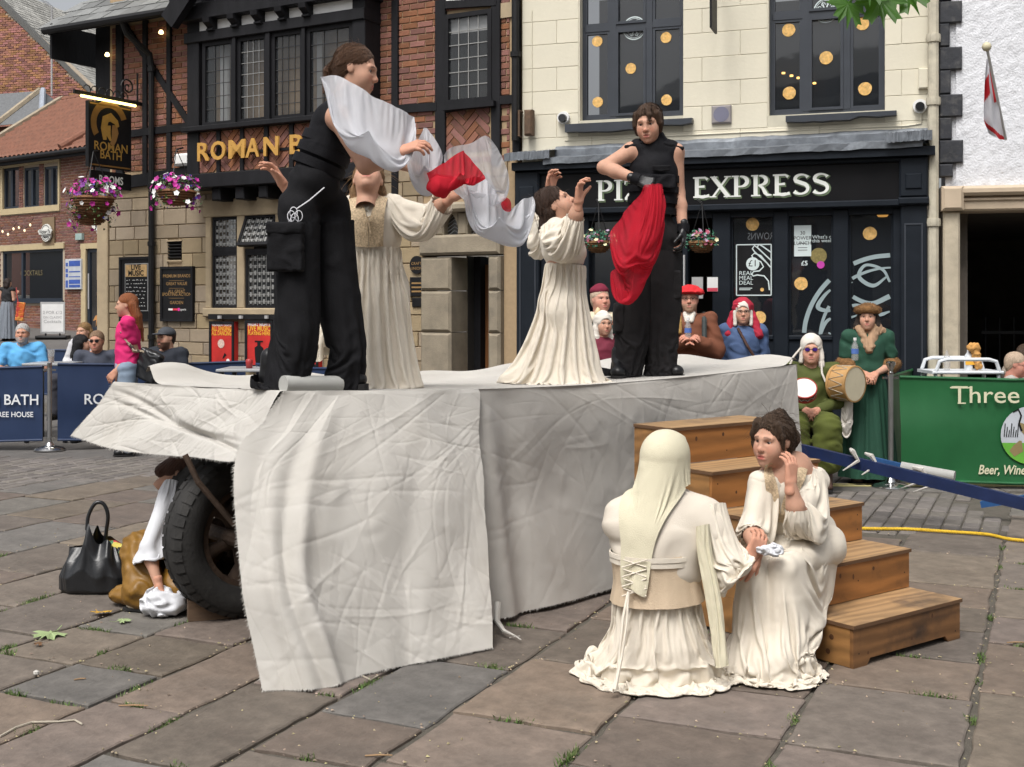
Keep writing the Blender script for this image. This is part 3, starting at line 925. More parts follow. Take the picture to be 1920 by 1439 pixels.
# ground floor: corner pillar, window with stone mullions, vent, door surround
b = MB();b.box(-.22,.0,-.05,.3,0,zj-.1,.01);b.build('corner_pillar',M_stone_d,pr)
px0,px1,pz0,pz1 = hole_gw
gw = thing_part('ground_window',pr)
lint = pub.rect(385,372,530,404);lbox('lintel',lint[0],px1+.1,-.06,.1,lint[2]-.01,lint[3],M_stone_d,gw,.01)
lbox('stone_sill',px0-.12,px1+.1,-.09,.12,pz0-.12,pz0,M_stone_d,gw,.015)
lbox('jamb',px0-.1,px0,-.05,.15,pz0,pz1,M_stone_d,gw,.008)
mu = pub.rect(448,405,462,578);mu2 = pub.rect(520,405,534,578)
lbox('mullion',mu[0],mu[1],-.05,.15,pz0,pz1,M_stone_d,gw,.01)
lbox('mullion',mu2[0],mu2[1],-.05,.15,pz0,pz1,M_stone_d,gw,.01)
ztr = pub.q(430,470)[1]
def obscured(a,c,z0,z1,parent,tilt=0.0):
 wn = thing_part('casement',parent)
 f = MB();fr = .04
 f.box(a,a+fr,-.02,.04,z0,z1);f.box(c-fr,c,-.02,.04,z0,z1);f.box(a+fr,c-fr,-.02,.04,z0,z0+fr);f.box(a+fr,c-fr,-.02,.04,z1-fr,z1)
 F_ = f.build('window_frame',M_timber,wn)
 g = MB();g.add([(a+fr,.012,z0+fr),(c-fr,.012,z0+fr),(c-fr,.012,z1-fr),(a+fr,.012,z1-fr)],[(0,1,2,3)]);g.build('pane',G_lead,wn)
 q = MB();n = 6
 for i in range(n+1):
  x = a+fr+(c-a-2*fr)*i/n;q.box(x-.004,x+.004,.0,.008,z0+fr,z1-fr)
 rows = max(3,int((z1-z0)/.1))
 for j in range(rows):
  z = z0+fr+(z1-z0-2*fr)*(j+.5)/rows
  q.box(a+fr,c-fr,.0008,.0088,z-.004,z+.004)
  for i in range(n):
   xx = a+fr+(c-a-2*fr)*(i+.5)/n;q.box(xx-.016,xx+.016,-.001,.006,z-.03,z+.01+.02*((i+j)%2))
 q.build('lead_lattice',M_lattice,wn)
 if tilt:
  wn.location = (0,0,0);wn.matrix_local = Matrix.Translation((0,0,z1))@Matrix.Rotation(tilt,4,'X')@Matrix.Translation((0,0,-z1))
 return wn
spans = [(px0,mu[0]),(mu[1],mu2[0]),(mu2[1],px1)]
for i,(a,c) in enumerate(spans):
 obscured(a,c,pz0,ztr-.03,gw);obscured(a,c,ztr+.01,pz1,gw,-.42 if i==1 else 0)
 lbox('transom',a,c,-.025,.05,ztr-.03,ztr+.01,M_timber,gw)
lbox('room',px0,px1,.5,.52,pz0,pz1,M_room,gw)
vx0,vx1,vz0,vz1 = hole_vent
vt = thing_part('vent',pr);lbox('backing',vx0,vx1,.1,.12,vz0,vz1,M_blackm,vt)
lbox('vent_frame',vx0-.02,vx1+.02,-.035,-.02,vz0-.02,vz0,M_stone_d,vt);lbox('vent_frame',vx0-.02,vx1+.02,-.035,-.02,vz1,vz1+.02,M_stone_d,vt)
for k in range(6):
 z = vz0+(vz1-vz0)*(k+.5)/6;q = MB();q.bar((vx0,0,z),(vx1,0,z),.06,.012,(0,.6,.8));q.build('slat',M_blackm,vt)
dx0,dx1,_,dz1 = hole_dr
ds = thing_part('door_surround',pr)
du0,du1 = pub.q(853,600,0)[0],pub.q(921,600,0)[0];zdoor = pub.q(887,478)[1]
for a,c in ((dx0,du0),(du1,dx1)):
 zz = 0.0
 for k,h in enumerate((.32,.5,.5,.5,.5)):
  zt = min(zz+h,zdoor-.02)
  if zt-zz>.03:lbox('jamb_stone',a+.005,c-.005,-.10 if k else -.16,.3,zz+.004,zt-.004,M_stone_g,ds,.03 if k else .05)
  zz = zt
lbox('door_head',dx0,dx1,-.13,.3,zdoor,zdoor+.24,M_stone_g,ds,.03)
lbox('hood_mould',dx0-.04,dx1+.04,-.2,.0,dz1-.04,dz1+.07,M_stone_g,ds,.03)
zl0 = zdoor+.24
lw = [pub.rect(836,395,862,440),pub.rect(880,395,906,440)]
xs_ = [dx0,lw[0][0],lw[0][1],lw[1][0],lw[1][1],dx1]
for i in (0,2,4):lbox('mullion',xs_[i],xs_[i+1],-.06,.3,zl0,dz1-.04,M_stone_g,ds,.02)
for r_ in lw:
 q = MB();q.add([(r_[0],.05,zl0),(r_[1],.05,zl0),(r_[1],.05,dz1-.04),(r_[0],.05,dz1-.04)],[(0,1,2,3)]);p_ = q.build('pane',G_lead,ds)
 q = MB()
 for k in range(7):
  z = zl0+(dz1-zl0)*k/7
  q.stroke([(r_[0],z),((r_[0]+r_[1])/2,z+.06),(r_[1],z)],.008,.045)
 q.build('lead_lattice',M_lattice,p_)
 lbox('room',r_[0],r_[1],.3,.32,zl0,dz1,M_room,ds)
 q = MB();w2 = (r_[1]-r_[0])/2;zt = dz1-.04 # pointed head
 for sg in (-1,1):
  cx = (r_[0]+r_[1])/2
  pts = [(cx+sg*w2,zt-.18),(cx+sg*w2*.85,zt-.11),(cx+sg*w2*.45,zt-.04),(cx,zt),(cx+sg*w2,zt)]
  q.prism(pts if sg>0 else pts[::-1],-.05,.04)
 q.build('tracery',M_stone_g,ds)
M_door = mat('varnished_oak',(0.16,0.065,0.022),0.4,0.3,4,stretch=(4,4,.4),bump=.1,bscale=30)
dr = thing_part('door',pr)
lbox('passage',du0,du1,.9,.95,0,zdoor,M_room,dr)
lbox('passage',du0-.02,du0,.3,.9,0,zdoor,M_room,dr);lbox('passage',du1,du1+.02,.3,.9,0,zdoor,M_room,dr)
a,c = du0+(du1-du0)*.2,du1-.02
f = MB();f.box(a,a+.09,.55,.6,.02,zdoor-.1);f.box(c-.09,c,.55,.6,.02,zdoor-.1)
for z0,z1 in ((.02,.25),(.95,1.1),(zdoor-.22,zdoor-.1)):f.box(a+.09,c-.09,.552,.598,z0,z1)
f.box(a+.09,c-.09,.57,.59,.25,.95);f.build('door_leaf',M_door,dr)
g = MB();g.add([(a+.09,.575,1.1),(c-.09,.575,1.1),(c-.09,.575,zdoor-.22),(a+.09,.575,zdoor-.22)],[(0,1,2,3)]);g.build('pane',G_win,dr)
lbox('door_frame',du0,a-.01,.45,.6,0,zdoor,M_timber,dr)
ml = MB();ml.box(a+.1,a+.3,.5,.52,zdoor-.19,zdoor-.13);ml.build('exit_lamp',emit('exit_glow',(.35,.75,.5),.5),dr)
text('exit_letters','EXIT',M_white,dr,(a+.13,.497,zdoor-.18),.06)
# boards and plaques on the pub wall
M_board = mat('black_board',(0.010,0.010,0.011),0.5,.3,6,spec=.2)
M_chalk = mat('chalk_white',(0.72,0.72,0.70),0.9,.1,20)
M_dimgold = mat('dim_gold',(0.27,0.16,0.06),0.5,.1,10)
M_frameg = mat('grey_frame',(0.4,0.4,0.4),0.5,.1,10)
def board(px,d,m,parent,name='notice_board',label=None,frame=True):
 x0,x1,z0,z1 = pub.rect(*px,d)
 t_ = thing_part(name,parent)
 q = MB();q.box(x0,x1,-d,-.02,z0,z1,.01);q.build('panel',m,t_)
 if frame:
  q = MB();f_ = .035
  q.box(x0,x0+f_,-d-.014,-d+.002,z0,z1);q.box(x1-f_,x1,-d-.014,-d+.002,z0,z1);q.box(x0+f_,x1-f_,-d-.014,-d+.002,z0,z0+f_);q.box(x0+f_,x1-f_,-d-.014,-d+.002,z1-f_,z1)
  q.build('board_frame',M_timber,t_)
 if label:t_['label'] = label
 return t_,(x0,x1,z0,z1)
t1,r1 = board((224,482,286,603),.06,M_board,pr,label='tall black board holding a live music poster')
x0,x1,z0,z1 = pub.rect(235,496,276,582,.08)
q = MB();q.box(x0-.012,x1+.012,-.077,-.062,z0-.012,z1+.012);q.build('poster_frame',M_frameg,t1)
q = MB();q.box(x0,x1,-.081,-.07,z0,z1);q.build('poster',M_board,t1)
zh = z1-(z1-z0)*.27
q = MB();q.box(x0+.005,x1-.005,-.084,-.075,zh,z1-.005);q.build('poster_head',mat('poster_tan',(.58,.38,.17),.7,.25,20),t1)
cx = (x0+x1)/2
text('print','LIVE',M_board,t1,(cx,-.0865,zh+.10),.105,None,bold=.03,align='CENTER');text('print','MUSIC',M_board,t1,(cx,-.0865,zh+.015),.105,None,bold=.03,align='CENTER')
q = MB()
for k in range(9):
 z = zh-.05-k*.052
 if z<z0+.03: break
 xx = x0+.02
 while xx<x1-.03:
  l = rnd.uniform(.015,.05);q.stroke([(xx,z),(xx+l*.5,z+rnd.uniform(-.006,.012)),(xx+l,z)],.008,-.0825);xx+=l+rnd.uniform(.008,.05)
q.build('chalk_writing',M_chalk,t1)
t2,r2 = board((301,500,362,603),.06,M_board,pr,label='black board with gold lines of lettering')
cx = (r2[0]+r2[1])/2;H = r2[3]-r2[2]
for body,f in (('PREMIUM BRANDS',.80),('GREAT VALUE',.66),('ALL GREAT',.52),('SPORTING ACTION',.465),('GARDEN',.315)):
 text('print',body,M_dimgold,t2,(cx,-.063,r2[2]+H*f),.062,None,align='CENTER',bold=.01)
q = MB()
for f in (.74,.6,.42):q.box(cx-.14,cx+.14,-.064,-.061,r2[2]+H*f,r2[2]+H*f+.004)
q.build('print_rule',M_dimgold,t2)
q = MB();q.box(cx-.15,cx-.07,-.065,-.061,r2[2]+H*.2,r2[2]+H*.235);q.build('print_patch',M_chalk,t2)
q = MB();q.box(cx-.07,cx+.02,-.065,-.061,r2[2]+H*.2,r2[2]+H*.235);q.build('print_patch',mat('print_red',(.6,.03,.06)),t2)
q = MB();q.box(cx+.025,cx+.06,-.065,-.061,r2[2]+H*.19,r2[2]+H*.245);q.build('print_patch',mat('print_pink',(.65,.03,.3)),t2)
text('print','sports',M_chalk,t2,(cx+.065,-.063,r2[2]+H*.2),.045)
for px,kind in (((768,480,794,514),'oval'),((768,520,794,556),'rect'),((772,559,790,576),'small')):
 x0,x1,z0,z1 = pub.rect(*px,.05);t_ = thing_part('wall_plaque',pr);q = MB()
 if kind=='oval':
  pts = [((x0+x1)/2+(x1-x0)/2*cos(a),(z0+z1)/2+(z1-z0)/2*sin(a)) for a in np.linspace(0,2*pi,20,endpoint=False)]
  q.prism(pts,-.05,-.02)
 else:q.box(x0,x1,-.05,-.02,z0,z1,.006)
 q.build('panel',M_board,t_)
 if kind=='oval':
  text('print','CRAFT',M_dimgold,t_,((x0+x1)/2,-.053,(z0+z1)/2-.0),.05,None,align='CENTER');text('print','UNION',M_dimgold,t_,((x0+x1)/2,-.053,(z0+z1)/2-.06),.05,None,align='CENTER')
 elif kind=='rect':
  q = MB()
  for k in range(3):q.box(x0+.03,x1-.03,-.053,-.0495,z0+.05+k*.05,z0+.07+k*.05)
  q.build('print_rule',M_dimgold,t_)
  # red posters on the rail
M_red = mat('poster_red',(0.50,0.022,0.018),0.55,.3,5)
M_yel = mat('poster_yellow',(0.80,0.42,0.04),0.6,.1,10)
rail = tag(pub.box('poster_rail',(390,590,740,600),.12,.04,M_blackm),None)
for k,(px,words,face) in enumerate((((393,603,439,690),(('WEDNESDAY NIGHTS',M_white,.05,.90),('ALL SINGING',M_yel,.085,.80),('ALL DANCING',M_yel,.085,.70)),'ball'),
 ((460,601,512,690),(('FRIDAY NIGHTS',M_white,.07,.88),('LIVE MUSIC',M_yel,.095,.78),('PLAYING HERE',M_yel,.07,.69)),'singer'),
 ((545,598,597,688),(),'ball'))):
 t_,r_ = board(px,.10,M_red,pr,'poster_board',label='red poster with white and yellow capitals, '+('disco ball and microphone' if face=='ball' else 'dark singer in a hat'))
 W_ = r_[1]-r_[0];H = r_[3]-r_[2];cx = (r_[0]+r_[1])/2
 for s_,m_,sz,f in words:text('print',s_,m_,t_,(cx-W_*.4,-.105,r_[2]+H*f),sz,W_*.8,bold=.02)
 q = MB()
 if face=='ball':
  q.disc((cx-.01,r_[2]+H*.52),.06,-.104);q.build('print_disco_ball',mat('print_ball',(.62,.45,.38),.4,.5,60),t_)
  q = MB();q.stroke([(cx+.02,r_[2]+H*.2),(cx+.07,r_[2]+H*.3)],[.01,.045],-.105);q.build('print_microphone',M_board,t_)
 else:
  q.stroke([(cx,r_[2]+H*.05),(cx,r_[2]+H*.2),(cx,r_[2]+H*.42),(cx,r_[2]+H*.47),(cx,r_[2]+H*.56)],[.1,.13,.15,.05,.06],-.105)
  q.stroke([(cx-.07,r_[2]+H*.555),(cx+.07,r_[2]+H*.555)],.02,-.1055);q.build('print_singer',M_board,t_)
 q = MB();q.disc((cx+W_*.26,r_[2]+H*.15),.03,-.105);q.build('print_badge',M_white,t_)
for p in (412,452,500,560):
 u,z = pub.q(p,595,.14);q = MB();q.lathe([(.03,-.02),(.03,.02)],8,(u,-.14,z));q.build('rail_bracket',M_frameg,rail)
bx = pub.rect(326,288,355,311,.12)
q = MB();q.box(bx[0],bx[1],-.14,-.02,bx[2],bx[3],.03);q.build('flood_light',M_white,pr)
# ---------------------------------------------------------------- cream restaurant building
pz = Facade('restaurant_building','cream painted restaurant building with a black shop front and slate blue windows',(J.x+.02,J.y-.02),-19)
zr_ = pz.root
LP = pz.q(1757,300)[0]
zfl = pz.q(1350,290)[1] # underside of the cream wall
hw = [pz.rect(1085,-60,1281,222),pz.rect(1439,-60,1659,212)]
wall = wall_with_holes('wall',0.04,LP,zfl-.1,7.2,hw,.3,mat('cream_joint',(.53,.50,.40),.9),zr_)
rects = []
z,row = zfl,0
while z<7.2:
 h = .27;x = .04-(row%2)*.42
 while x<LP:
  a,c = max(x,.04),min(x+.84,LP)
  segs = [(a,c)]
  for q_ in hw:
   if z+h>q_[2] and z<q_[3]:
    ns = []
    for p,q in segs:
     if q<=q_[0] or p>=q_[1]:ns.append((p,q))
     else:
      if q_[0]-p>.02:ns.append((p,q_[0]))
      if q-q_[1]>.02:ns.append((q_[1],q))
    segs = ns
  rects+=[(p+.002,q-.002,z+.002,z+h-.002) for p,q in segs if q-p>.03]
  x+=.84
 z+=h;row+=1
pieces('painted_block',rects,.008,.02,M_cream,wall,jitter=.0012,bev=.004)
M_dough = mat('dough_ball_print',(0.66,0.40,0.13),0.8,.4,30,stain=.6,sscale=20,stain_col=(.75,.55,.28))
M_pale = mat('pale_print',(0.60,0.68,0.68),0.7,.05,10)
M_etch = mat('etched_print',(0.27,0.34,0.355),0.6,.06,10)
def dough(px,py,r_px,y,F,d,parent):
 u,z = F.q(px,py,d);s_ = FPX/13.3
 b = MB();n = 20
 V = []
 for j in range(n):
  a = 2*pi*j/n;k = r_px/s_*(1+rnd.uniform(-.03,.03));V.append((u+k*cos(a),y,z+k*sin(a)))
 b.add(V,[tuple(range(n))]); return b.build('dough_ball_sticker',M_dough,parent)
def medallion(cx,cz,r,y,m,parent,a0=0,a1=2*pi,name='window_medallion'):
 """round art nouveau scroll emblem"""
 b = MB();b.ring((cx,cz),r*.9,r,y,40,a0,a1)
 b.ring((cx,cz),r*.80,r*.84,y,40,a0,a1)
 for k in range(8):
  a = a0+(a1-a0)*(k+.5)/8
  bx,bz = cx+r*.55*cos(a),cz+r*.55*sin(a)
  b.ring((bx,bz),r*.11,r*.17,y-.0004*(k+1),14,a-2.2,a+2.2)
  b.stroke([(cx+r*.15*cos(a),cz+r*.15*sin(a)),(cx+r*.35*cos(a+.2),cz+r*.35*sin(a+.2)),(cx+r*.75*cos(a),cz+r*.75*sin(a))],[r*.07,r*.12,r*.03],y-.0004*(k+9))
 return b.build(name,m,parent)
for wi,(q_,xs,ytr) in enumerate(((hw[0],(1085,1150,1218,1281),50),(hw[1],(1439,1511,1588,1659),26))):
 wn = thing_part('window',zr_)
 rv = .14
 x0,x1,z0,z1 = q_
 us = [pz.q(x,130,-rv)[0] for x in xs];us[0],us[-1] = x0,x1
 ztr_ = pz.q(sum(xs)/4,ytr,-rv)[1]
 f = MB();fr = .045
 f.box(x0,x0+fr,rv-.02,rv+.05,z0,z1);f.box(x1-fr,x1,rv-.02,rv+.05,z0,z1);f.box(x0+fr,x1-fr,rv-.02,rv+.05,z0,z0+.05)
 for u in us[1:-1]:f.box(u-.035,u+.035,rv-.025,rv+.05,z0+.05,z1)
 for a,c in zip(us,us[1:]):f.box(a+.035,c-.035,rv-.02,rv+.05,ztr_-.035,ztr_+.03)
 f.build('window_frame',M_slateblue,wn)
 for k,(a,c) in enumerate(zip(us,us[1:])):
  for (zz0,zz1) in ((z0+.05,ztr_-.035),(ztr_+.03,z1)):
   sash = MB();s_ = .03;a_,c_ = a+.036,c-.036
   sash.box(a_,a_+s_,rv-.035 if k==1 else rv-.012,rv+.04,zz0,zz1);sash.box(c_-s_,c_,rv-.035 if k==1 else rv-.012,rv+.04,zz0,zz1)
   sash.box(a_+s_,c_-s_,rv-.035 if k==1 else rv-.012,rv+.04,zz0,zz0+s_);sash.box(a_+s_,c_-s_,rv-.035 if k==1 else rv-.012,rv+.04,zz1-s_,zz1)
   sash.build('sash',M_slateblue,wn)
   g = MB();g.add([(a_+s_,rv+.015,zz0+s_),(c_-s_,rv+.015,zz0+s_),(c_-s_,rv+.015,zz1-s_),(a_+s_,rv+.015,zz1-s_)],[(0,1,2,3)])
   g.build('pane',G_win,wn)
 mid = pz.q(1189 if wi==0 else 1549,53 if wi==0 else 20,-rv)
 medallion(mid[0],mid[1],.135,rv-.006+.012,M_pale,wn)
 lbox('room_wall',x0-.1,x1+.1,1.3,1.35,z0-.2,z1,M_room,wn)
 lbox('room_floor',x0-.1,x1+.1,rv+.06,1.3,z0-.2,z0-.15,M_room,wn)
 lbox('reveal',x0-.001,x0+.012,-.0,rv-.02,z0,z1,M_cream,wn)
 sil = MB();px = ((1059,224,1297,246),(1473,209,1681,228))[wi];sx0,sx1,sz0,sz1 = pz.rect(*px,.12)
 n = 12;V = []
 for i in range(n+1):
  x = sx0+(sx1-sx0)*i/n;lo_ = sz0+(sz1-sz0)*(.05 if i<8 else .3)+rnd.uniform(0,.02)
  V+=[(x,-.12,lo_),(x,-.12,sz1-.02),(x,.1,sz1),(x,.1,lo_)]
 F_ = [(4*i+k,4*i+4+k,4*i+4+(k+1)%4,4*i+(k+1)%4) for i in range(n) for k in range(4)]+[(0,1,2,3),(4*n+3,4*n+2,4*n+1,4*n)]
 sil.add(V,F_);sil.build('sill',M_slateblue,wn)
for px,py in ((1120,78),(1249,71),(1183,129),(1121,192),(1250,188)):dough(px,py,10.5,.143,pz,-.15,zr_)
for px,py in ((1479,57),(1549,109),(1617,45),(1480,175),(1622,167)):dough(px,py,12,.143,pz,-.15,zr_)
M_spark = emit('ceiling_spot',(1,.55,.15),4)
for px,py in ((1451,134),(1469,139),(1484,144),(1497,148),(1527,158)):
 u,z = pz.q(px,py,-1.2);b = MB();b.lathe([(.02,0),(.02,.02)],8,(u,1.2,z));b.build('ceiling_spot',M_spark,zr_)
 # small fittings of the upper wall
def dome_camera(px,py):
 u,z = pz.q(px,py,.05);t_ = thing_part('dome_camera',zr_)
 b = MB();b.lathe([(.07,.0),(.075,.03),(.06,.06)],16,(u,-.06,z),'y');o_ = b.build('camera_base',M_white,t_);smooth_by_angle(o_)
 b = MB();b.lathe([(.045,-.105),(.05,-.075),(.05,-.055)],14,(u,0,z),'y');b.V = [(x,y,z_-.01) for x,y,z_ in b.V];smooth_by_angle(b.build('lens_dome',mat('dark_dome',(.015,.016,.018),.15),t_))
dome_camera(1056,221);dome_camera(1725,199)
x0,x1,z0,z1 = pz.rect(1334,198,1371,232,.04);vt = thing_part('stone_plaque',zr_)
b = MB();b.box(x0,x1,-.05,.0,z0,z1,.015);b.build('plaque_block',mat('plaque_grey',(.27,.25,.25),.8),vt)
b = MB();b.ring(((x0+x1)/2,(z0+z1)/2),0,.085,-.053,24);b.build('plaque_disc',mat('plaque_blue',(.16,.16,.22),.8),vt)
x0,x1,z0,z1 = pz.rect(1722,128,1744,166,.05);lbox('junction_box',x0,x1,-.06,.0,z0,z1,M_cream,zr_,.01)
x0,x1,z0,z1 = pz.rect(985,207,1000,255,.1);fl = thing_part('flood_light',zr_)
b = MB();b.box(x0,x1,-.16,-.05,z0,z1,.02);b.build('lamp_body',mat('rusty_brown',(.10,.06,.035),.8,.4,20),fl)
b = MB();b.tube([(x0-.07,-.05,z0),(x0-.07,-.12,z0),(x0-.07,-.12,z1),(x0-.07,0,z1)],.015,6);b.build('lamp_bracket',mat('rusty_brown',(.1,.06,.035)),fl)
b = MB();a = pz.q(997,205,.02);c = pz.q(997,20,.02);b.tube([(a[0],-.015,a[1]),(c[0],-.015,c[1])],.006,5);b.build('cable',M_cream,zr_)
b = MB()
pts = [pz.q(1059,264,.02)]+[pz.q(x,y,.02) for x,y in ((1200,258),(1400,248),(1600,240),(1700,236),(1727,232),(1728,212))]
b.tube([(u,-.015,z) for u,z in pts],.008,5);b.build('cable',M_cream,zr_)
# lead covered cornice
cn = thing_part('cornice',zr_)
def lead_strip(p0,p1,y0,y1,hgt,name='lead_strip'):
 n = 40;V = []
 a,c = pz.q(*p0,y0),pz.q(*p1,y0)
 for i in range(n+1):
  x = a[0]+(c[0]-a[0])*i/n;z = a[1]+(c[1]-a[1])*i/n+rnd.uniform(-.006,.006)
  V+=[(x,-y0+rnd.uniform(-.006,.006),z-hgt),(x,-y0+rnd.uniform(-.006,.006),z),(x,-y1,z+.035),(x,.02,z+.06)]
 b = MB();b.add(V,[(4*i+k,4*i+4+k,4*i+5+k,4*i+1+k) for i in range(n) for k in range(3)])
 return b.build(name,M_lead,cn)
lead_strip((1018,297),(1730,262),.30,.10,.07);lead_strip((945,288),(1030,282),.34,.1,.09);lead_strip((1660,250),(1748,243),.36,.1,.1)
lead_strip((1040,282),(1745,246),.06,.03,.12,'lead_flashing')
zcn = pz.q(1350,293,.28)[1]
ztopf = zcn
lbox('soffit',0.0,LP-.02,-.27,.05,ztopf-.07,ztopf+.02,M_navy,cn)
# fascia with letters
zf0,zf1 = pz.q(1330,384,.16)[1],ztopf-.07
fa = thing_part('fascia',zr_)
lbox('fascia_board',.28,LP-.3,-.14,.05,zf0,zf1,mat('fascia_black',(.008,.008,.009),.4,.1,4,spec=.15),fa)
lbox('fascia_moulding',.28,LP-.3,-.19,-.1,zf1-.045,zf1,M_navy,fa,.012)
lbox('fascia_moulding',.28,LP-.3,-.2,-.1,zf0-.07,zf0,M_navy,fa,.012)
M_let = mat('cream_letter',(0.72,0.74,0.70),0.6,.05,10)
M_olive = mat('letter_edge',(0.12,0.17,0.09),0.6,.1,10)
def arc(cx,cz,rx,rz,a0,a1,n=10): return [(cx+rx*cos(R(a0+(a1-a0)*i/n)),cz+rz*sin(R(a0+(a1-a0)*i/n))) for i in range(n+1)]
W2 = .15
GL = { # unit height glyphs as ribbons: (points, width)
 'P':(.74,[([(.2,0),(.2,1)],.2),([(.03,.03),(.37,.03)],.07),([(.03,.97),(.3,.97)],.07),(arc(.36,.72,.26,.24,95,-95),[.07,.1,.14,.18,.2,.2,.2,.18,.14,.1,.07]),([(.25,.48),(.36,.48)],.08)]),
 'I':(.42,[([(.2,0),(.2,1)],.2),([(.03,.03),(.37,.03)],.07),([(.03,.97),(.37,.97)],.07)]),
 'Z':(.78,[([(.05,.94),(.7,.94)],.13),([(.62,.93),(.12,.07)],.2),([(.05,.06),(.74,.06)],.13),([(.07,.95),(.05,.75)],[.1,.04]),([(.7,.05),(.74,.28)],[.1,.04])]),
 'A':(.82,[([(.4,1),(.12,.03)],[.12,.1]),([(.38,1),(.68,.03)],[.14,.22]),([(.22,.35),(.6,.35)],.08),([(.0,.03),(.26,.03)],.07),([(.52,.03),(.84,.03)],.07)]),
 'E':(.72,[([(.2,0),(.2,1)],.2),(arc(.42,.30,.25,.26,-60,-170,8),[.16,.17,.17,.16,.14,.12,.1,.09,.08]),([(.06,.04),(.5,.04),(.68,.10)],[.08,.12,.16]),([(.05,.96),(.52,.96),(.62,.86)],[.08,.1,.14]),([(.2,.52),(.5,.54)],[.09,.13])]),
 'X':(.80,[([(.1,.98),(.7,.02)],.2),([(.68,.98),(.1,.02)],.1),([(.0,.97),(.28,.97)],.06),([(.54,.97),(.8,.97)],.06),([(-.02,.03),(.24,.03)],.06),([(.52,.03),(.84,.03)],.06)]),
 'R':(.80,[([(.2,0),(.2,1)],.2),([(.03,.03),(.37,.03)],.07),([(.03,.97),(.3,.97)],.07),(arc(.36,.74,.24,.22,95,-95),[.07,.1,.14,.17,.19,.19,.19,.17,.13,.1,.07]),([(.3,.52),(.46,.40),(.56,.16),(.64,.05),(.8,.04)],[.08,.14,.19,.14,.06])]),
 'S':(.72,[(arc(.40,.74,.24,.21,20,200,10)+arc(.36,.30,.27,.25,75,-150,10),[.18,.12,.09,.09,.1,.12,.14,.16,.17,.18,.19,.19,.19,.18,.17,.15,.13,.11,.1,.11,.15,.2])]),
 }
def pizza_letter(ch,x,z,h,wd,y,m,name,off=0.0,grow=0.0):
 b = MB();k = 0
 for pts,w_ in GL[ch][1]:
  ws = w_ if isinstance(w_,list) else [w_]*len(pts)
  if len(ws)!=len(pts):ws = [ws[min(int(i*len(ws)/len(pts)),len(ws)-1)] for i in range(len(pts))]
  P_ = [(x+p[0]*wd,z+p[1]*h) for p in pts]
  b.stroke(P_,[v*h*.95+grow for v in ws],y-.0006*k);k+=1
 return b.build(name,m,fa)
word = 'PIZZA EXPRESS'
ws_ = [GL[c][0] if c!=' ' else .34 for c in word]
a,c = pz.q(1116,377,.16),pz.q(1556,361,.16)
sc = (c[0]-a[0])/sum(ws_);hh = pz.q(1116,339,.16)[1]-a[1]
x = a[0]
for ch,w_ in zip(word,ws_):
 if ch!=' ':
  o_ = pizza_letter(ch,x+.012,a[1]-.010,hh,sc,-.1445,M_olive,'letter_edge',grow=.016)
  o_ = pizza_letter(ch,x,a[1],hh,sc,-.152,M_let,'painted_letter');o_['label'] = 'cream art nouveau letter '+ch
 x+=w_*sc
 # pilasters
for px0,px1,nm in ((962,1012,0),(1684,1742,1)):
 x0,x1 = pz.q(px0,500,.2)[0],pz.q(px1,500,.2)[0]
 x0 = max(x0,.0);pl = thing_part('pilaster',zr_)
 lbox('shaft',x0+.02,x1-.02,-.16,.1,0,zf0-.0,M_navy,pl,.012)
 lbox('capital',x0,x1,-.22,.1,zf0-.06,zf0+.015,M_navy,pl,.015)
 lbox('console',x0+.01,x1-.01,-.2,.1,zf0+.015,ztopf-.07,M_navy,pl,.02)
 lbox('console_panel',x0+.07,x1-.07,-.215,-.19,zf0+.1,ztopf-.25,M_navy,pl,.012)
 lbox('plinth',x0-.01,x1+.01,-.2,.1,0,.35,M_navy,pl,.015)
 f = MB();f.box(x0+.06,x0+.075,-.168,-.15,.45,zf0-.25);f.box(x1-.075,x1-.06,-.168,-.15,.45,zf0-.25);f.box(x0+.075,x1-.075,-.167,-.15,zf0-.265,zf0-.25);f.build('panel_bead',M_slateblue,pl)
 px0 = max(x0,.0)
 # shop front: framing posts, stall risers, glass
def U(px,d=.0): return pz.q(px,500,d)[0]
zh = zf0-.08;zst = pz.q(1500,638,.02)[1]
sf = thing_part('shop_front',zr_)
posts = [(1005,1035),(1095,1108),(1262,1276),(1282,1292),(1338,1372),(1452,1480),(1562,1592),(1674,1690)]
for a,c in posts:lbox('frame_post',U(a),U(c),-.09,.06,0,zh,M_navy,sf,.01)
lbox('head_rail',U(1005),U(1690),-.08,.06,zh-.06,zh+.1,M_navy,sf)
bays = [(1372,1452),(1480,1562),(1592,1674),(1035,1095)]
for k,(a,c) in enumerate(bays):
 a,c = U(a),U(c)
 lbox('stall_riser',a,c,-.06,.06,0,zst,M_navy,sf);lbox('riser_panel',a+.07,c-.07,-.075,-.05,.15,zst-.12,M_navy,sf,.015)
 lbox('glazing_bar',a,c,-.085,.05,zst,zst+.05,M_navy,sf,.01)
 g = MB();g.add([(a,.0,zst+.05),(c,.0,zst+.05),(c,.0,zh-.06),(a,.0,zh-.06)],[(0,1,2,3)]);g.build('pane',G_win,sf)
 bd = MB();bd.box(a,a+.02,-.03,.02,zst+.05,zh-.06);bd.box(c-.02,c,-.03,.02,zst+.05,zh-.06);bd.build('glazing_bead',M_navy,sf)
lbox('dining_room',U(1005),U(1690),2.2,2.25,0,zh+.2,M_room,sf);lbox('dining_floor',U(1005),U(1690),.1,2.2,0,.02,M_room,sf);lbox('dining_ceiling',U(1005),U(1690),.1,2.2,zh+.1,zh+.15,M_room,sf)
lbox('door_leaf',U(1108),U(1262),.03,.08,0,zst,M_navy,sf)
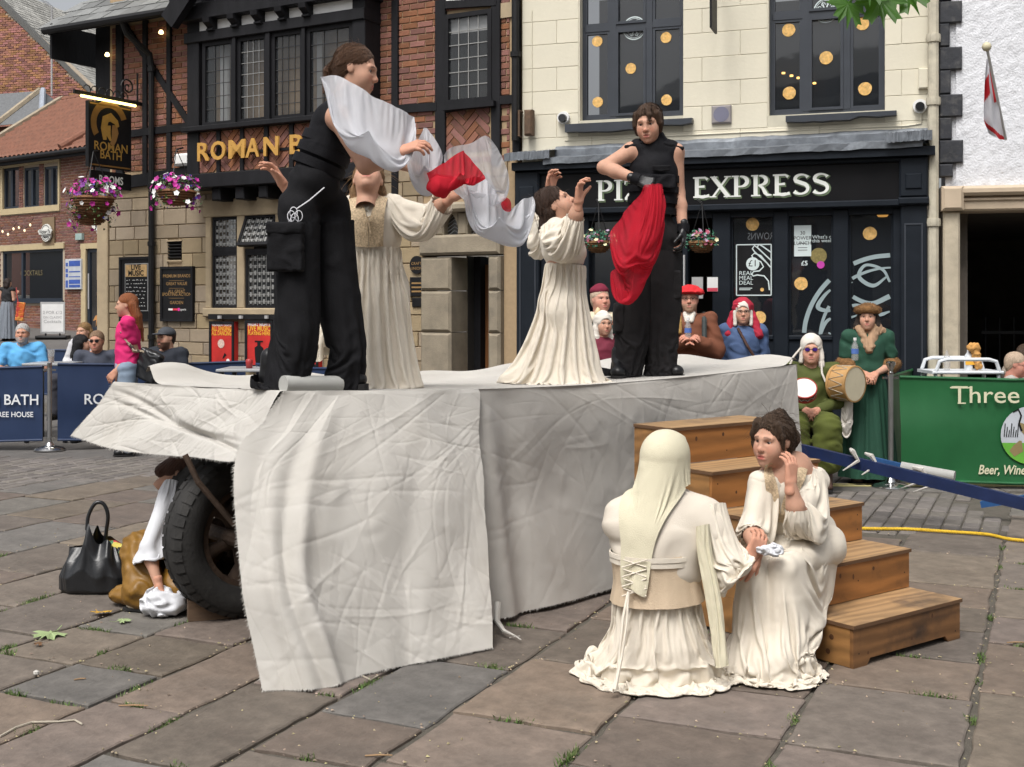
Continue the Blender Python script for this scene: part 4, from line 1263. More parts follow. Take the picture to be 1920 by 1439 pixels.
g = MB();g.add([(U(1108),.05,zst),(U(1262),.05,zst),(U(1262),.05,zh),(U(1108),.05,zh)],[(0,1,2,3)]);g.build('pane',G_win,sf)
b = MB();a = pz.q(1283,480,.12);b.tube([(a[0],-.13,1.0),(a[0],-.13,2.2)],.012,6);b.build('pull_handle',M_frameg,sf)
b = MB();x0,x1,z0,z1 = pz.rect(1297,520,1318,560,.02);b.box(x0,x1,-.02,-.0,z0,z1);b.build('push_plate',M_frameg,sf)
for px,py in ((1424,596),(1411,421),(1502,532),(1631,438)):dough(px,py,12,-.004,pz,0,sf)
for px in (1438,1655):
 u,z = pz.q(px,402,-1.0);b = MB();b.lathe([(.05,0),(.08,.05),(.03,.12)],10,(u,1.0,z-.03));b.build('pendant_lamp',emit('pendant_glow',(1,.5,.12),.8),sf)
 # stickers on the glass, and one painted reflection
def sheet(px,y,m,parent,name='window_notice',F=pz):
 x0,x1,z0,z1 = F.rect(*px,-y);b = MB();b.box(x0,x1,y,y+.003,z0,z1); return b.build(name,m,parent),(x0,x1,z0,z1)
no = thing_part('meal_deal_poster',sf);no['label'] = 'black poster with a pale outlined hand holding a coin'
o_,(x0,x1,z0,z1) = sheet((1381,459,1446,554),-.008,M_board,no,'poster_sheet')
b = MB()
for p in ([(x0,z0),(x1,z0)],[(x0,z1),(x1,z1)],[(x0,z0),(x0,z1)],[(x1,z0),(x1,z1)]):b.stroke(p,.012,-.0095)
H,W_ = z1-z0,x1-x0
hand = [[(1,.68),(.62,.93),(.52,.98),(.46,.92),(.52,.86),(.9,.62)],[(1,.84),(.74,.97),(.64,1.0),(.6,.94)],[(.98,.55),(.7,.78),(.52,.83),(.44,.78),(.5,.72),(.7,.66),(.78,.56),(.66,.48),(.5,.47),(.44,.42),(.48,.38),(.6,.40),(.8,.38),(.92,.28),(.95,.1)]]
for h_ in hand:b.stroke([(x0+W_*p,z0+H*q) for p,q in h_],.014,-.0096)
b.build('print_hand',M_pale,no)
b = MB();b.ring((x0+W_*.47,z0+H*.62),0,.072,-.0102,24);b.build('print_coin',M_pale,no)
text('print','\u00a31',M_board,no,(x0+W_*.47,-.0108,z0+H*.57),.1,None,align='CENTER')
for k,s_ in enumerate(('REAL','MEAL','DEAL')):text('print',s_,M_pale,no,(x0+.025,-.0098,z0+H*(.40-.095*k)),.062,.15)
b = MB();b.stroke([(x0+.03,z0+H*.14),(x0+.17,z0+H*.14)],.008,-.0098);b.stroke([(x0+.03,z0+H*.11),(x0+.15,z0+H*.11)],.008,-.0098);b.build('print_rule',M_pale,no)
b = MB();b.disc((x0+W_*.74,z0+H*.11),.02,-.0098);b.build('print_dot',M_dough,no)
no = thing_part('lunch_notice',sf)
o_,(x0,x1,z0,z1) = sheet((1489,423,1521,481),-.008,M_pale,no,'notice_sheet')
for k,s_ in enumerate(('30','POWER','LUNCH')):text('print',s_,M_board,no,((x0+x1)/2,-.0092,z1-.1-.055*k),.055,None,align='CENTER')
b = MB()
for f in (.42,.28,.2):b.stroke([(x0+.04,z0+(z1-z0)*f),(x1-.04,z0+(z1-z0)*f)],.006,-.0092)
b.build('print_rule',M_board,no)
u,z = pz.q(1523,448,0);text('print',"What's on",M_pale,no,(u,-.006,z),.055);text('print','this week',M_pale,no,(u,-.006,z-.04),.055)
u,z = pz.q(1535,480,0);b = MB();b.ring((u,z),0,.085,-.006,24);b.build('round_sticker',mat('olive_gold',(.20,.16,.05),.6,.4,40),no)
u,z = pz.q(1539,497,0);b = MB();b.ring((u,z),0,.04,-.008,20);b.build('round_sticker',mat('magenta',(.5,.04,.35),.6),no)
u,z = pz.q(1502,498,0);text('print','\u00a35',M_pale,no,(u,-.006,z),.07,bold=.02)
u,z = pz.q(1403,450,0);text('print','BROWNS',mat('sign_reflection',(.13,.14,.15),.5),sf,(pz.q(1459,450)[0],-.006,z),.11,-(pz.q(1459,450)[0]-u))  # back-to-front lettering laid on the pane as a painted reflection of a shop sign
# big emblem across two panes
u,z = pz.q(1672,640,0);rr = u-pz.q(1500,640,0)[0]
b = MB()
def scroll(pts,w_):b.stroke([(u+rr*p,z+rr*q) for p,q in catmull(pts,90)],list(np.interp(np.linspace(0,1,90),np.linspace(0,1,len(w_)),[v*rr*.62 for v in w_])),-.006-.0003*(len(b.V)//180))
def arcpts(r,a0,a1): return [(r*cos(R(a)),r*sin(R(a))) for a in np.linspace(a0,a1,8)]
a_end = 180
scroll(arcpts(.96,90,180),[.08,.08]);scroll(arcpts(.82,90,128),[.03,.07]);scroll(arcpts(.78,150,180),[.06,.05])
scroll([(-.05,.72),(-.2,.62),(-.35,.72),(-.28,.85),(-.1,.80),(-.02,.66)],[.03,.07,.07,.05,.05,.04])
scroll([(-.02,.50),(-.22,.42),(-.42,.50),(-.50,.62),(-.42,.66)],[.09,.08,.07,.05,.02])
scroll([(-.02,.33),(-.15,.30),(-.35,.40),(-.48,.36),(-.45,.27),(-.36,.29)],[.03,.08,.05,.07,.05,.02])
scroll([(-.60,.62),(-.72,.52),(-.80,.38),(-.68,.34),(-.56,.40)],[.02,.06,.08,.06,.03])
scroll([(-.56,.28),(-.70,.22),(-.78,.05),(-.79,-.03)],[.02,.06,.06,.05]);scroll([(-.56,.2),(-.66,.1),(-.70,-.02)],[.02,.05,.05])
# keep the emblem off the framing posts
keep = [(U(1484),U(1559)),(U(1596),U(1671))]
F2 = [f for f in b.F if any(all(k0<b.V[i][0]<k1 for i in f) for k0,k1 in keep) and all(b.V[i][2]>zst+.06 for i in f)]
b.F = F2
b.build('window_emblem',M_etch,sf)
o_,r_ = sheet((1326,520,1346,547),-.098,M_white,sf,'rating_notice');lbox('notice_band',r_[0]+.002,r_[1]-.002,-.1005,-.097,r_[2]+.002,r_[2]+.04,mat('notice_red',(.6,.06,.1)),o_)
# projecting oval sign
u = pz.q(1342,20,.3)[0]
hs_ = tag(thing_part('projecting_sign',zr_))
zz = pz.q(1335,20,.6)[1]
b = MB();b.box(u-.012,u+.012,-.62,-.28,zz-.18,zz+.7);b.build('sign_panel',M_board,hs_)
b = MB()
for k in range(26):
 a0,a1 = 2*pi*k/26,2*pi*(k+1)/26
 f = lambda r,a:(u-.0135,-.45-r*.13*cos(a),zz+.2+r*.3*sin(a))
 b.add([f(.9,a0),f(1,a0),f(1,a1),f(.9,a1)],[(0,1,2,3)])
 if k%2==0:b.add([f(.35,a0),f(.75,a0+.1),f(.75,a1),f(.35,a1)],[(0,1,2,3)])
b.build('sign_emblem',M_pale,hs_)
b = MB();b.bar((u,0,zz+.42),(u,-.7,zz+.42),.02,.03);b.build('sign_bracket',M_blackm,hs_)
# cream rain pipe at the right corner
b = MB();u = pz.q(1750,300,.12)[0];b.tube([(u,-.12,0),(u,-.12,7)],.055,10)
for z in (.9,2.5,3.75,4.4,5.5):b.lathe([(.07,-.04),(.075,0),(.07,.04)],10,(u,-.12,z))
smooth_by_angle(b.build('rain_pipe',mat('cream_pipe',(.50,.46,.36),.6,.2,8,stain=.5,sscale=5),zr_))
# ---------------------------------------------------------------- white rendered building on the right
O3 = pz.O+pz.e*(LP+.08)
wb = Facade('rendered_building','white pebble rendered building with black quoins over an open passage',(O3.x,O3.y),-14)
wr = wb.root
M_rough = mat('white_roughcast',(0.66,0.67,0.70),0.9,.08,4,bump=1.0,bscale=45,stain=.3,sscale=1.2,stain_col=(.5,.51,.53))
M_quoin = mat('black_quoin',(0.022,0.024,0.03),.5,.3,12,bump=.3,bscale=30,stain=.3,sscale=10,stain_col=(.2,.19,.17))
zlo = wb.q(1860,345)[1]
n,m_ = 120,160
X,Z = np.meshgrid(np.linspace(.1,2.6,n),np.linspace(zlo-.02,7.2,m_))
f1,f2 = sines(3,14,9),sines(4,14,19)
pp_ = np.stack([X,X*0,Z],-1)
Yd = -.045-.0035*f1(pp_)-.003*f2(pp_)
obj('render_coat',grid_mesh('render_coat',np.stack([X,Yd,Z],-1)[:,::1]),M_rough,wr)
lbox('wall',0,2.6,-.02,.4,zlo-.05,7.2,M_rough,wr)
for k,(y0,y1,xr) in enumerate(((-40,1,1784),(2,43,1804),(44,87,1781),(88,131,1804),(132,176,1783),(177,219,1805),(221,262,1785),(263,306,1806),(308,332,1787))):
 wb.box('quoin',(1761,y0,xr,y1),.085,.12,M_quoin,wr,.012)
M_tan = mat('tan_paint',(0.50,0.40,0.29),0.6,.1,4,stain=.3,sscale=3)
M_tanp = mat('peeling_cream',(0.46,0.40,0.30),0.8,.2,5,bump=.4,bscale=20,stain=.6,sscale=4,stain_col=(.25,.22,.17))
ln = wb.rect(1790,345,1930,395,.1);
lbox('lintel_cornice',ln[0]-.03,2.6,-.18,.3,ln[3]-.12,ln[3]-.02,M_tan,wr,.03)
lbox('lintel',ln[0],2.6,-.1,.3,ln[2],ln[3]-.12,M_tan,wr,.02);lbox('lintel_band',ln[0],2.6,-.125,-.09,ln[2]+.1,ln[2]+.13,M_tan,wr,.01)
p_ = wb.rect(1768,340,1800,700,.1)
lbox('pilaster',p_[0],p_[1],-.12,.3,0,ln[2],M_tanp,wr,.02);lbox('pilaster_cap',p_[0]-.02,p_[1]+.03,-.2,.2,ln[2],ln[3]-.02,M_tan,wr,.03)
ps = thing_part('passage',wr)
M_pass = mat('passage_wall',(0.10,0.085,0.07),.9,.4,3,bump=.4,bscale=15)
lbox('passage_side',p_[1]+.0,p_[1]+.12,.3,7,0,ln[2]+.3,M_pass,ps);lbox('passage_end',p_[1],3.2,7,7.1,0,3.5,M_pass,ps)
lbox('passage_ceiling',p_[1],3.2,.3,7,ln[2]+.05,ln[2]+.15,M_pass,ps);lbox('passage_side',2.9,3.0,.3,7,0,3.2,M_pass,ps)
gt_ = thing_part('iron_gate',ps)
for k in range(9):
 b = MB();x = p_[1]+.55+k*.16;b.tube([(x,2.2,.05),(x,2.2,1.5-.0*k)],.012,6);b.build('bar',M_blackm,gt_)
lbox('gate_rail',p_[1]+.5,p_[1]+2,2.18,2.22,1.3,1.34,M_blackm,gt_)
# ---------------------------------------------------------------- brick bar up the street on the left
bb = Facade('bar_building','low red brick bar with a pantile roof up the street',(-16.4,37.3),-37)
rb = bb.root
ze = bb.q(80,290)[1]
LB = 8.0
hb = [bb.rect(7,315,36,392),bb.rect(45,314,74,390),bb.rect(83,312,111,388),bb.rect(5,469,118,564),(bb.q(163,500)[0],bb.q(207,500)[0],.0,bb.q(185,466)[1])]
wall = wall_with_holes('wall',-1,LB,-.2,ze,hb,.3,M_mortar2,rb)
sur = bb.rect(3,306,114,400)
brk = brick_rects(-1,LB,.6,ze,[sur,(hb[3][0]-.1,hb[3][1]+.1,hb[3][2]-.1,hb[3][3]+.15),(hb[4][0]-.2,hb[4][1]+.2,0,hb[4][3]+.12)],.215,.068,.012)
pieces('brick',[r for r in brk if r[0]<6.5],.012,.02,M_brick2,wall,120,score=lambda r:r[0]*0-(r[1]-r[0])+abs(r[2]-3.4)*.05)
M_cst = mat('cream_stone',(.46,.37,.22),.85,.1,6)
M_bframe = mat('blue_black_frame',(.018,.026,.04),.4,.1,6)
up = thing_part('upper_windows',rb)
x0,x1,z0,z1 = sur
lbox('stone_band',x0,x1,-.06,.05,z0,hb[0][2],M_cst,up);lbox('stone_band',x0,x1,-.06,.05,hb[0][3],z1,M_cst,up)
lbox('stone_jamb',x0,hb[0][0],-.05,.05,hb[0][2],hb[0][3],M_cst,up);lbox('stone_jamb',hb[2][1],x1,-.05,.05,hb[0][2],hb[0][3],M_cst,up)
def plain_window(h_,parent,cols=2,fm=M_bframe,room=M_room,split=None):
 wn = thing_part('window',parent);a,c,z0,z1 = h_
 f = MB();fr = .07
 f.box(a,a+fr,.02,.1,z0,z1);f.box(c-fr,c,.02,.1,z0,z1);f.box(a+fr,c-fr,.02,.1,z0,z0+fr);f.box(a+fr,c-fr,.02,.1,z1-fr,z1)
 for i in range(1,cols):
  x = a+(c-a)*(split if split else i/cols);f.box(x-.05,x+.05,.015,.1,z0+fr,z1-fr)
 f.build('window_frame',fm,wn)
 g = MB();g.add([(a+fr,.06,z0+fr),(c-fr,.06,z0+fr),(c-fr,.06,z1-fr),(a+fr,.06,z1-fr)],[(0,1,2,3)]);g.build('pane',G_win,wn)
 lbox('room',a,c,.9,.95,z0,z1,room,wn); return wn
for k in range(3):plain_window(hb[k],up)
pcs = [(hb[0][1],hb[1][0]),(hb[1][1],hb[2][0])]
for a,c in pcs:pieces('brick',brick_rects(a+.02,c-.02,hb[0][2],hb[0][3],(),.215,.068,.012),.03,.02,M_brick2,up,40)
w4 = plain_window(hb[3],rb,2,split=.33)
lbox('lintel',hb[3][0]-.1,hb[3][1]+.1,-.05,.1,hb[3][3],hb[3][3]+.16,M_cst,w4);lbox('sill',hb[3][0]-.05,hb[3][1]+.05,-.08,.1,hb[3][2]-.08,hb[3][2],M_bframe,w4)
text('print','COCKTAILS',mat('faint_window_print',(.16,.13,.06),.6),w4,(hb[3][0]+.9,.05,hb[3][2]+.75),.22)
dd = thing_part('door',rb);a,c,z0,z1 = hb[4]
z0 = terrain(0,34)-.05
lbox('lintel',a-.25,c+.25,-.05,.1,z1,z1+.15,M_cst,dd);lbox('door_jamb',a-.22,a,-.05,.1,0,z1,M_cst,dd)
f = MB();f.box(a,a+.1,.02,.1,z0,z1);f.box(c-.1,c,.02,.1,z0,z1);f.box(a+.1,c-.1,.02,.1,z1-.1,z1);f.box(a+.1,c-.1,.02,.1,z0,z0+.18);f.build('door_frame',M_bframe,dd)
g = MB();g.add([(a+.1,.06,z0+.18),(c-.1,.06,z0+.18),(c-.1,.06,z1-.1),(a+.1,.06,z1-.1)],[(0,1,2,3)]);g.build('pane',G_win,dd)
b = MB();b.tube([(a+.17,-.06,z0+.7),(a+.17,-.06,z0+1.7)],.02,6);b.build('pull_handle',M_frameg,dd)
b = MB();fx,fz = a+.65,z0+.42 # running fox transfer on the glass
b.stroke([(fx-.42,fz-.05),(fx-.3,fz+.03),(fx-.1,fz+.06),(fx+.15,fz+.04),(fx+.3,fz+.12),(fx+.42,fz+.05)],[.02,.12,.15,.13,.1,.02],.05)
for p in ((-.25,-.2),(-.1,-.15),(.1,-.16),(.22,-.2)):b.stroke([(fx+p[0],fz),(fx+p[0]*1.15,fz+p[1])],[.05,.02],.049)
b.build('fox_transfer',mat('fox_orange',(.5,.24,.08),.7),dd)
lbox('hall',a,c,1.6,1.65,0,z1,M_room,dd)
# menu case, signs, box
mc = thing_part('menu_case',rb);x0,x1,z0,z1 = bb.rect(123,486,153,543,.08)
lbox('case',x0,x1,-.1,-.02,z0,z1,mat('case_grey',(.45,.47,.5),.5),mc,.01)
M_blu = mat('print_blue',(.04,.09,.35),.6,.3,8)
for k,f in enumerate((.76,.56,.40,.18,.06)):
 lbox('print_patch',x0+.2,x1-.04,-.104,-.1,z0+(z1-z0)*f,z0+(z1-z0)*(f+(.18,.04,.03,.14,.09)[k]),M_blu,mc)
 lbox('print_patch',x0+.04,x0+.15,-.104,-.1,z0+(z1-z0)*f,z0+(z1-z0)*(f+.12),M_blu,mc)
M_sgold = mat('sign_gold',(.45,.33,.12),.5,.1,6)
def cap_sign(cx,cz,r,d,parent,big=False):
 t_ = thing_part('round_sign',parent)
 n = 22;pts = []
 for k in range(n*4):
  a = 2*pi*k/(n*4);rr = r*(1+.035*cos(a*n));pts.append((cx+rr*cos(a),cz+rr*sin(a)))
 b = MB();b.prism(pts,-d,-d+.05);b.build('sign_disc',mat('sign_white',(.66,.66,.62),.6),t_)
 b = MB();b.ring((cx,cz),r*.82,r*.9,-d-.003,36);b.ring((cx,cz),r*.6,r*.66,-d-.003,36,R(200),R(340));b.build('sign_ring',M_blackm if not big else M_sgold,t_)
 b = MB();w_ = r*1.45
 b.prism([(cx-w_,cz+r*.25),(cx-w_*.8,cz-r*.18),(cx+w_*.8,cz-r*.18),(cx+w_,cz+r*.25),(cx+w_*.8,cz+r*.42),(cx-w_*.8,cz+r*.42)],-d-.03,-d-.005);b.build('sign_ribbon',mat('sign_white',(.66,.66,.62)),t_)
 text('print','Victor J\'s',M_blackm,t_,(cx,-d-.034,cz-r*.08),r*.62,None,align='CENTER',bold=.02)
 text('print','\u2022BAR\u2022',M_blackm,t_,(cx,-d-.007,cz-r*.62),r*.46,None,align='CENTER',bold=.02)
 return t_
u,z = bb.q(88,437,.1);cap_sign(u,z,.25,.14,rb);lbox('sign_board',u-.3,u+.3,-.06,-.02,z-.36,z+.46,mat('old_wood',(.2,.14,.08)),rb)
u,z = bb.q(207,424,.25);cap_sign(u,z,.58,.3,rb,True)
x0,x1,z0,z1 = bb.rect(141,438,153,450,.1);lbox('alarm_box',x0,x1,-.1,-.02,z0,z1,mat('pale_green',(.3,.4,.38)),rb)
b = MB();A,B = bb.q(0,425,.3),bb.q(62,410,.3);pts = [(A[0]+(B[0]-A[0])*k/12,-.3,A[1]+(B[1]-A[1])*k/12-.25*sin(pi*(k%6)/6)) for k in range(13)]
b.tube(pts,.008,4);b.build('light_string',M_blackm,rb)
for p in pts[1::2]:
 b = MB();b.lathe([(.005,.03),(.03,0),(.03,-.03),(.008,-.06)],8,(p[0],p[1],p[2]-.03));b.build('bulb',emit('string_bulb',(1,.8,.5),.8),rb)
 # pantile roof: rolls and stepped courses
run,rise = 3.3,2.45
nx,ny = 260,12
rf = thing_part('roof',rb)
V = []
us_ = np.linspace(-.9,7.6,nx)
prof = 0.075*np.abs(np.sin(us_*pi/.24))**.6
rowsG = []
for j in range(ny):
 for e,lift in ((0.0,.055),(1.0,.0)):
  s_ = (j+e)/ny
  rowsG.append(np.stack([us_+(np.random.default_rng(j).normal(0,.004,nx)),-.35+s_*(run+.35)+0*us_,ze-.1+s_*(rise+.1)+prof+lift],-1))
M_tile = mat('clay_pantile',(.185,.078,.048),.85,.3,6,bump=.3,bscale=20,stain=.5,sscale=2.2,stain_col=(.14,.075,.05))
tag(obj('pantiles',grid_mesh('pantiles',np.array(rowsG)),M_tile,rf),kind='stuff')
b = MB();b.bar((-.98,-.4,ze),(-.98,run,ze+rise+.1),.28,.14);b.build('coping',mat('coping_stone',(.3,.25,.18),.9,.3,5),rf)
b = MB();b.tube([(-1,-.42,ze-.1),(7.5,-.42,ze-.1)],.07,8);b.build('gutter',M_blackm,rf);lbox('eaves_board',-1,7.5,-.36,-.3,ze-.25,ze-.06,M_timber,rf)
hp = [(4.6+k*.1,-.3+k*.36,ze+.06+k*.255) for k in range(8)]
for k in range(7):
 b = MB();b.tube([hp[k],hp[k+1]],[.13,.12],10);b.build('ridge_tile',M_tile,rf)
for k in range(22):
 b = MB();x = -.9+k*.4;b.tube([(x,run,ze+rise+.02),(x+.39,run,ze+rise+.02)],[.13,.125],8);b.build('ridge_tile',M_tile,rf)
q = MB();q.add([(-.9,run,ze+rise),(7.6,run,ze+rise),(7.6,6.5,ze),(-.9,6.5,ze)],[(0,1,2,3)]);q.build('rear_slope',M_tile,rf)
b = MB();b.prism([(-.35,ze-.05),(run,ze-.05),(run,ze+rise)],0,.2);b.V = [(-.95+y,x,z) for x,y,z in b.V];b.build('gable_wall',M_brick2,rb)
# ---------------------------------------------------------------- tall gable behind the bar
gb = Facade('gable_building','tall old brick gable end with a grey slate roof behind the bar',(-21.5,47.0),-14)
rg = gb.root
A,B = gb.q(-45,-42),gb.q(152,152)
b = MB();b.prism([(A[0]-1.5,2),(B[0]+1.2,2),(B[0]+1.2,B[1]-.9),(A[0]-.3,A[1]+.2),(A[0]-1.5,A[1])],.02,.4);b.build('wall',M_mortar2,rg)
br3 = []
for r in brick_rects(A[0],B[0]+1.1,B[1]-4,A[1],(),.23,.075,.012):
 zl = A[1]+(r[1]-A[0])/(B[0]-A[0])*(B[1]-A[1])
 if r[3]<zl-.05:br3.append(r)
pieces('brick',br3,.012,.03,M_brick3,rg,60,jitter=.01)
dx,dz = B[0]-A[0],B[1]-A[1]
M_slate2 = mat('old_slate',(.33,.325,.30),.85,.3,5,island=.22,stain=.5,sscale=1.4,stain_col=(.17,.165,.14))
sl2 = MB()
nl,nd = 34,26
E0 = (B[0]+.8,B[1]+dz/dx*.8)
for i in range(nl):
 for j in range(nd):
  f0 = i/nl;f1 = f0+1.25/nl
  off = (i%2)*.15
  y0 = .0+j*.34+off;y1 = y0+.33
  p = lambda f,y,e:(E0[0]+(A[0]-E0[0])*f,y,E0[1]+(A[1]-E0[1])*f+.06*sin(j*.5+i*.3)*.3+e)
  sl2.add([p(f0,y0,.06),p(f0,y1,.06),p(f1,y1,.035),p(f1,y0,.035),p(f0,y0,.03),p(f0,y1,.03)],[(0,3,2,1),(0,1,5,4)])
rs_ = thing_part('roof',rg)
tag(sl2.build('slates',M_slate2,rs_),kind='stuff')
b = MB();b.bar((E0[0],.1,E0[1]-.02),(A[0],.1,A[1]-.02),.3,.18);b.build('verge',mat('dark_verge',(.1,.1,.095)),rs_)
b = MB();b.add([(E0[0],.3,E0[1]-.05),(E0[0],9,E0[1]-.05),(A[0],9,A[1]-.05),(A[0],.3,A[1]-.05)],[(0,3,2,1)]);b.build('roof_deck',M_timber,rs_)
u,z = gb.q(97,180,.3);b = MB();zt = gb.q(97,12,.3)[1]
b.tube([(u,-.3,z),(u,-.3,zt)],.035,6);b.bar((u,-.3,zt-.1),(u-.35,-.3,zt+.25),.02,.02)
for k in range(5):b.bar((u-.08*k-.02,-.6,zt-.05+.07*k),(u-.08*k-.02,0,zt-.05+.07*k),.012,.012)
b.build('aerial',M_frameg,rg)
# small hipped slate roof in front of it
hr = thing('slate_outbuilding','small brick outbuilding with a hipped grey slate roof below the gable','building',(-16.4,40.5,0),R(-20))
zz = P(0,235,40.5).z;zt = P(20,158,40.5).z
b = MB();b.box(-4,.6,0,2,2,zz);b.build('wall',M_brick2,hr)
b = MB();b.add([(-4.3,-.3,zz),(.9,-.3,zz),(-.35,1.2,zt),(-4.3,1.2,zt),(.9,2.4,zz)],[(0,1,2,3),(1,4,2)]);b.build('roof',mat('outhouse_slate',(.12,.125,.13),.8,.3,12,bump=.6,bscale=30),hr)
b = MB();b.tube([(.9,-.3,zz+.03),(-.35,1.2,zt+.03)],.1,6);b.build('hip_ridge',mat('lead_ridge',(.3,.33,.38),.5),hr)
b = MB();b.tube([(-1.0,-.3,zz+.03),(-.45,1.2,zt+.03)],.11,6);b.build('coping',mat('coping_stone',(.3,.25,.18)),hr)
# ---------------------------------------------------------------- hanging inn sign
us = pub.q(268,250)[0]
hs = thing('inn_sign','black hanging inn sign with a gold helmeted head, lit from above','sign',pub.root.location,pub.a)
wx = lambda px:None
def sign_d(px):
# distance out from the wall at which the sign line is seen at px
 best = min(np.linspace(.02,2.2,400),key=lambda d:abs(960+FPX*(pub.O+pub.e*us+pub.n*d).x/(pub.O+pub.e*us+pub.n*d).y-px)); return float(best)
d0,d1 = sign_d(243),sign_d(163)
Ym = (pub.O+pub.e*us+pub.n*(d0+d1)/2).y
zc_ = lambda py:CZ-(py-HOR)/FPX*Ym
z0,z1 = zc_(317),zc_(196)
def sp(dd,z,off=0.0): return (us-off,-dd,z) # local point on the sign face that looks left
cx = (d0+d1)/2;W_ = d1-d0
b = MB();b.box(us-.03,us+.03,-d1,-d0,z0,z1);b.build('sign_panel',M_board,hs)
def face_part(name,fn,m):
 q = MB();fn(q)
 # local x, z of q -> along the sign; it faces the left side of the pub (-x)
 q.V = [(us+.032-y,-cx+x,z) for x,y,z in q.V]
 return q.build(name,m,hs)
HG = (z1-z0)
M_sg = mat('sign_gilt',(.42,.24,.05),.45,.2,12);M_sg2 = mat('sign_ochre',(.22,.11,.025),.5,.2,12)
flip = 1
hz = z0+HG*.66
def crest(q):q.ring((-.02,hz+.02),W_*.30,W_*.43,-.002,20,R(20),R(215))
face_part('painted_crest',crest,M_sg2)
def helm(q):
 q.stroke([(x*flip,z) for x,z in [(-.10,hz-.20),(-.12,hz-.05),(-.09,hz+.08),(0.0,hz+.12),(.10,hz+.06),(.13,hz+.0)]],[.06,.10,.12,.12,.08,.05],-.004)
 q.stroke([(x*flip,z) for x,z in [(-.05,hz+.0),(-.04,hz-.12),(.0,hz-.2)]],[.1,.08,.03],-.0045)
face_part('painted_helmet',helm,M_sg)
def face_(q):q.stroke([(x*flip,z) for x,z in [(.07,hz+.02),(.08,hz-.08),(.06,hz-.18),(.02,hz-.26)]],[.08,.12,.09,.07],-.003)
face_part('painted_face',face_,mat('sign_tan',(.30,.16,.05),.5))
for zl in (z0+.03,z1-.03):face_part('painted_border', lambda q:q.stroke([(-W_/2+.02,zl),(W_/2-.02,zl)],.02,-.002),M_sg2)
for body,f,wf in (('ROMAN',.27,.78),('BATH',.145,.5)):
 o = text('print',body,M_sg,hs,(0,0,0),.165,W_*wf,bold=.012);o.rotation_euler = (pi/2,0,pi/2);o.location = (us+.0345,-(d1-(W_-W_*wf)/2),z0+HG*f)
rz0,rz1 = zc_(354),zc_(323)
b = MB();b.box(us-.02,us+.02,-d1+.05,-d0+.01,rz0,rz1);b.build('lower_panel',M_board,hs)
o = text('print','ROOMS',M_let,hs,(0,0,0),.15,W_*.56,bold=.02);o.rotation_euler = (pi/2,0,pi/2);o.location = (us+.0245,-(d1-W_*.24),rz0+.065)
b = MB()
for dd in (d0+.12,d1-.12):b.tube([(us,-dd,z0),(us,-dd,rz1)],.012,6)
b.build('hanger',M_blackm,hs)
zb = zc_(184)
b = MB();b.bar((us,.0,zb),(us,-d1-.22,zb),.03,.05)
sp_ = [(us,-.28-.12*r_*cos(a),zb+.2+.12*r_*sin(a)) for a,r_ in zip(np.linspace(0,9,24),np.linspace(1,.15,24))]
b.tube(sp_,.012,5);b.tube([(us,-.1,zb+.42),(us,-.1,zb)],.015,5)
for k in range(6):
 c = -d0-.1-k*.13;b.tube([(us,c-.06*cos(a),zb+.06+.06*sin(a)) for a in np.linspace(0,5,10)],.008,5)
for dd in (d0+.1,d1-.1):b.tube([(us,-dd,z1),(us,-dd,zb)],.012,5)
b.build('iron_bracket',M_blackm,hs)
b = MB();b.tube([(us+.09,-d0+.02,zb-.06),(us+.09,-d1-.18,zb-.06)],.018,8);b.build('strip_lamp',emit('sign_tube',(1.0,.82,.25),3.0),hs)
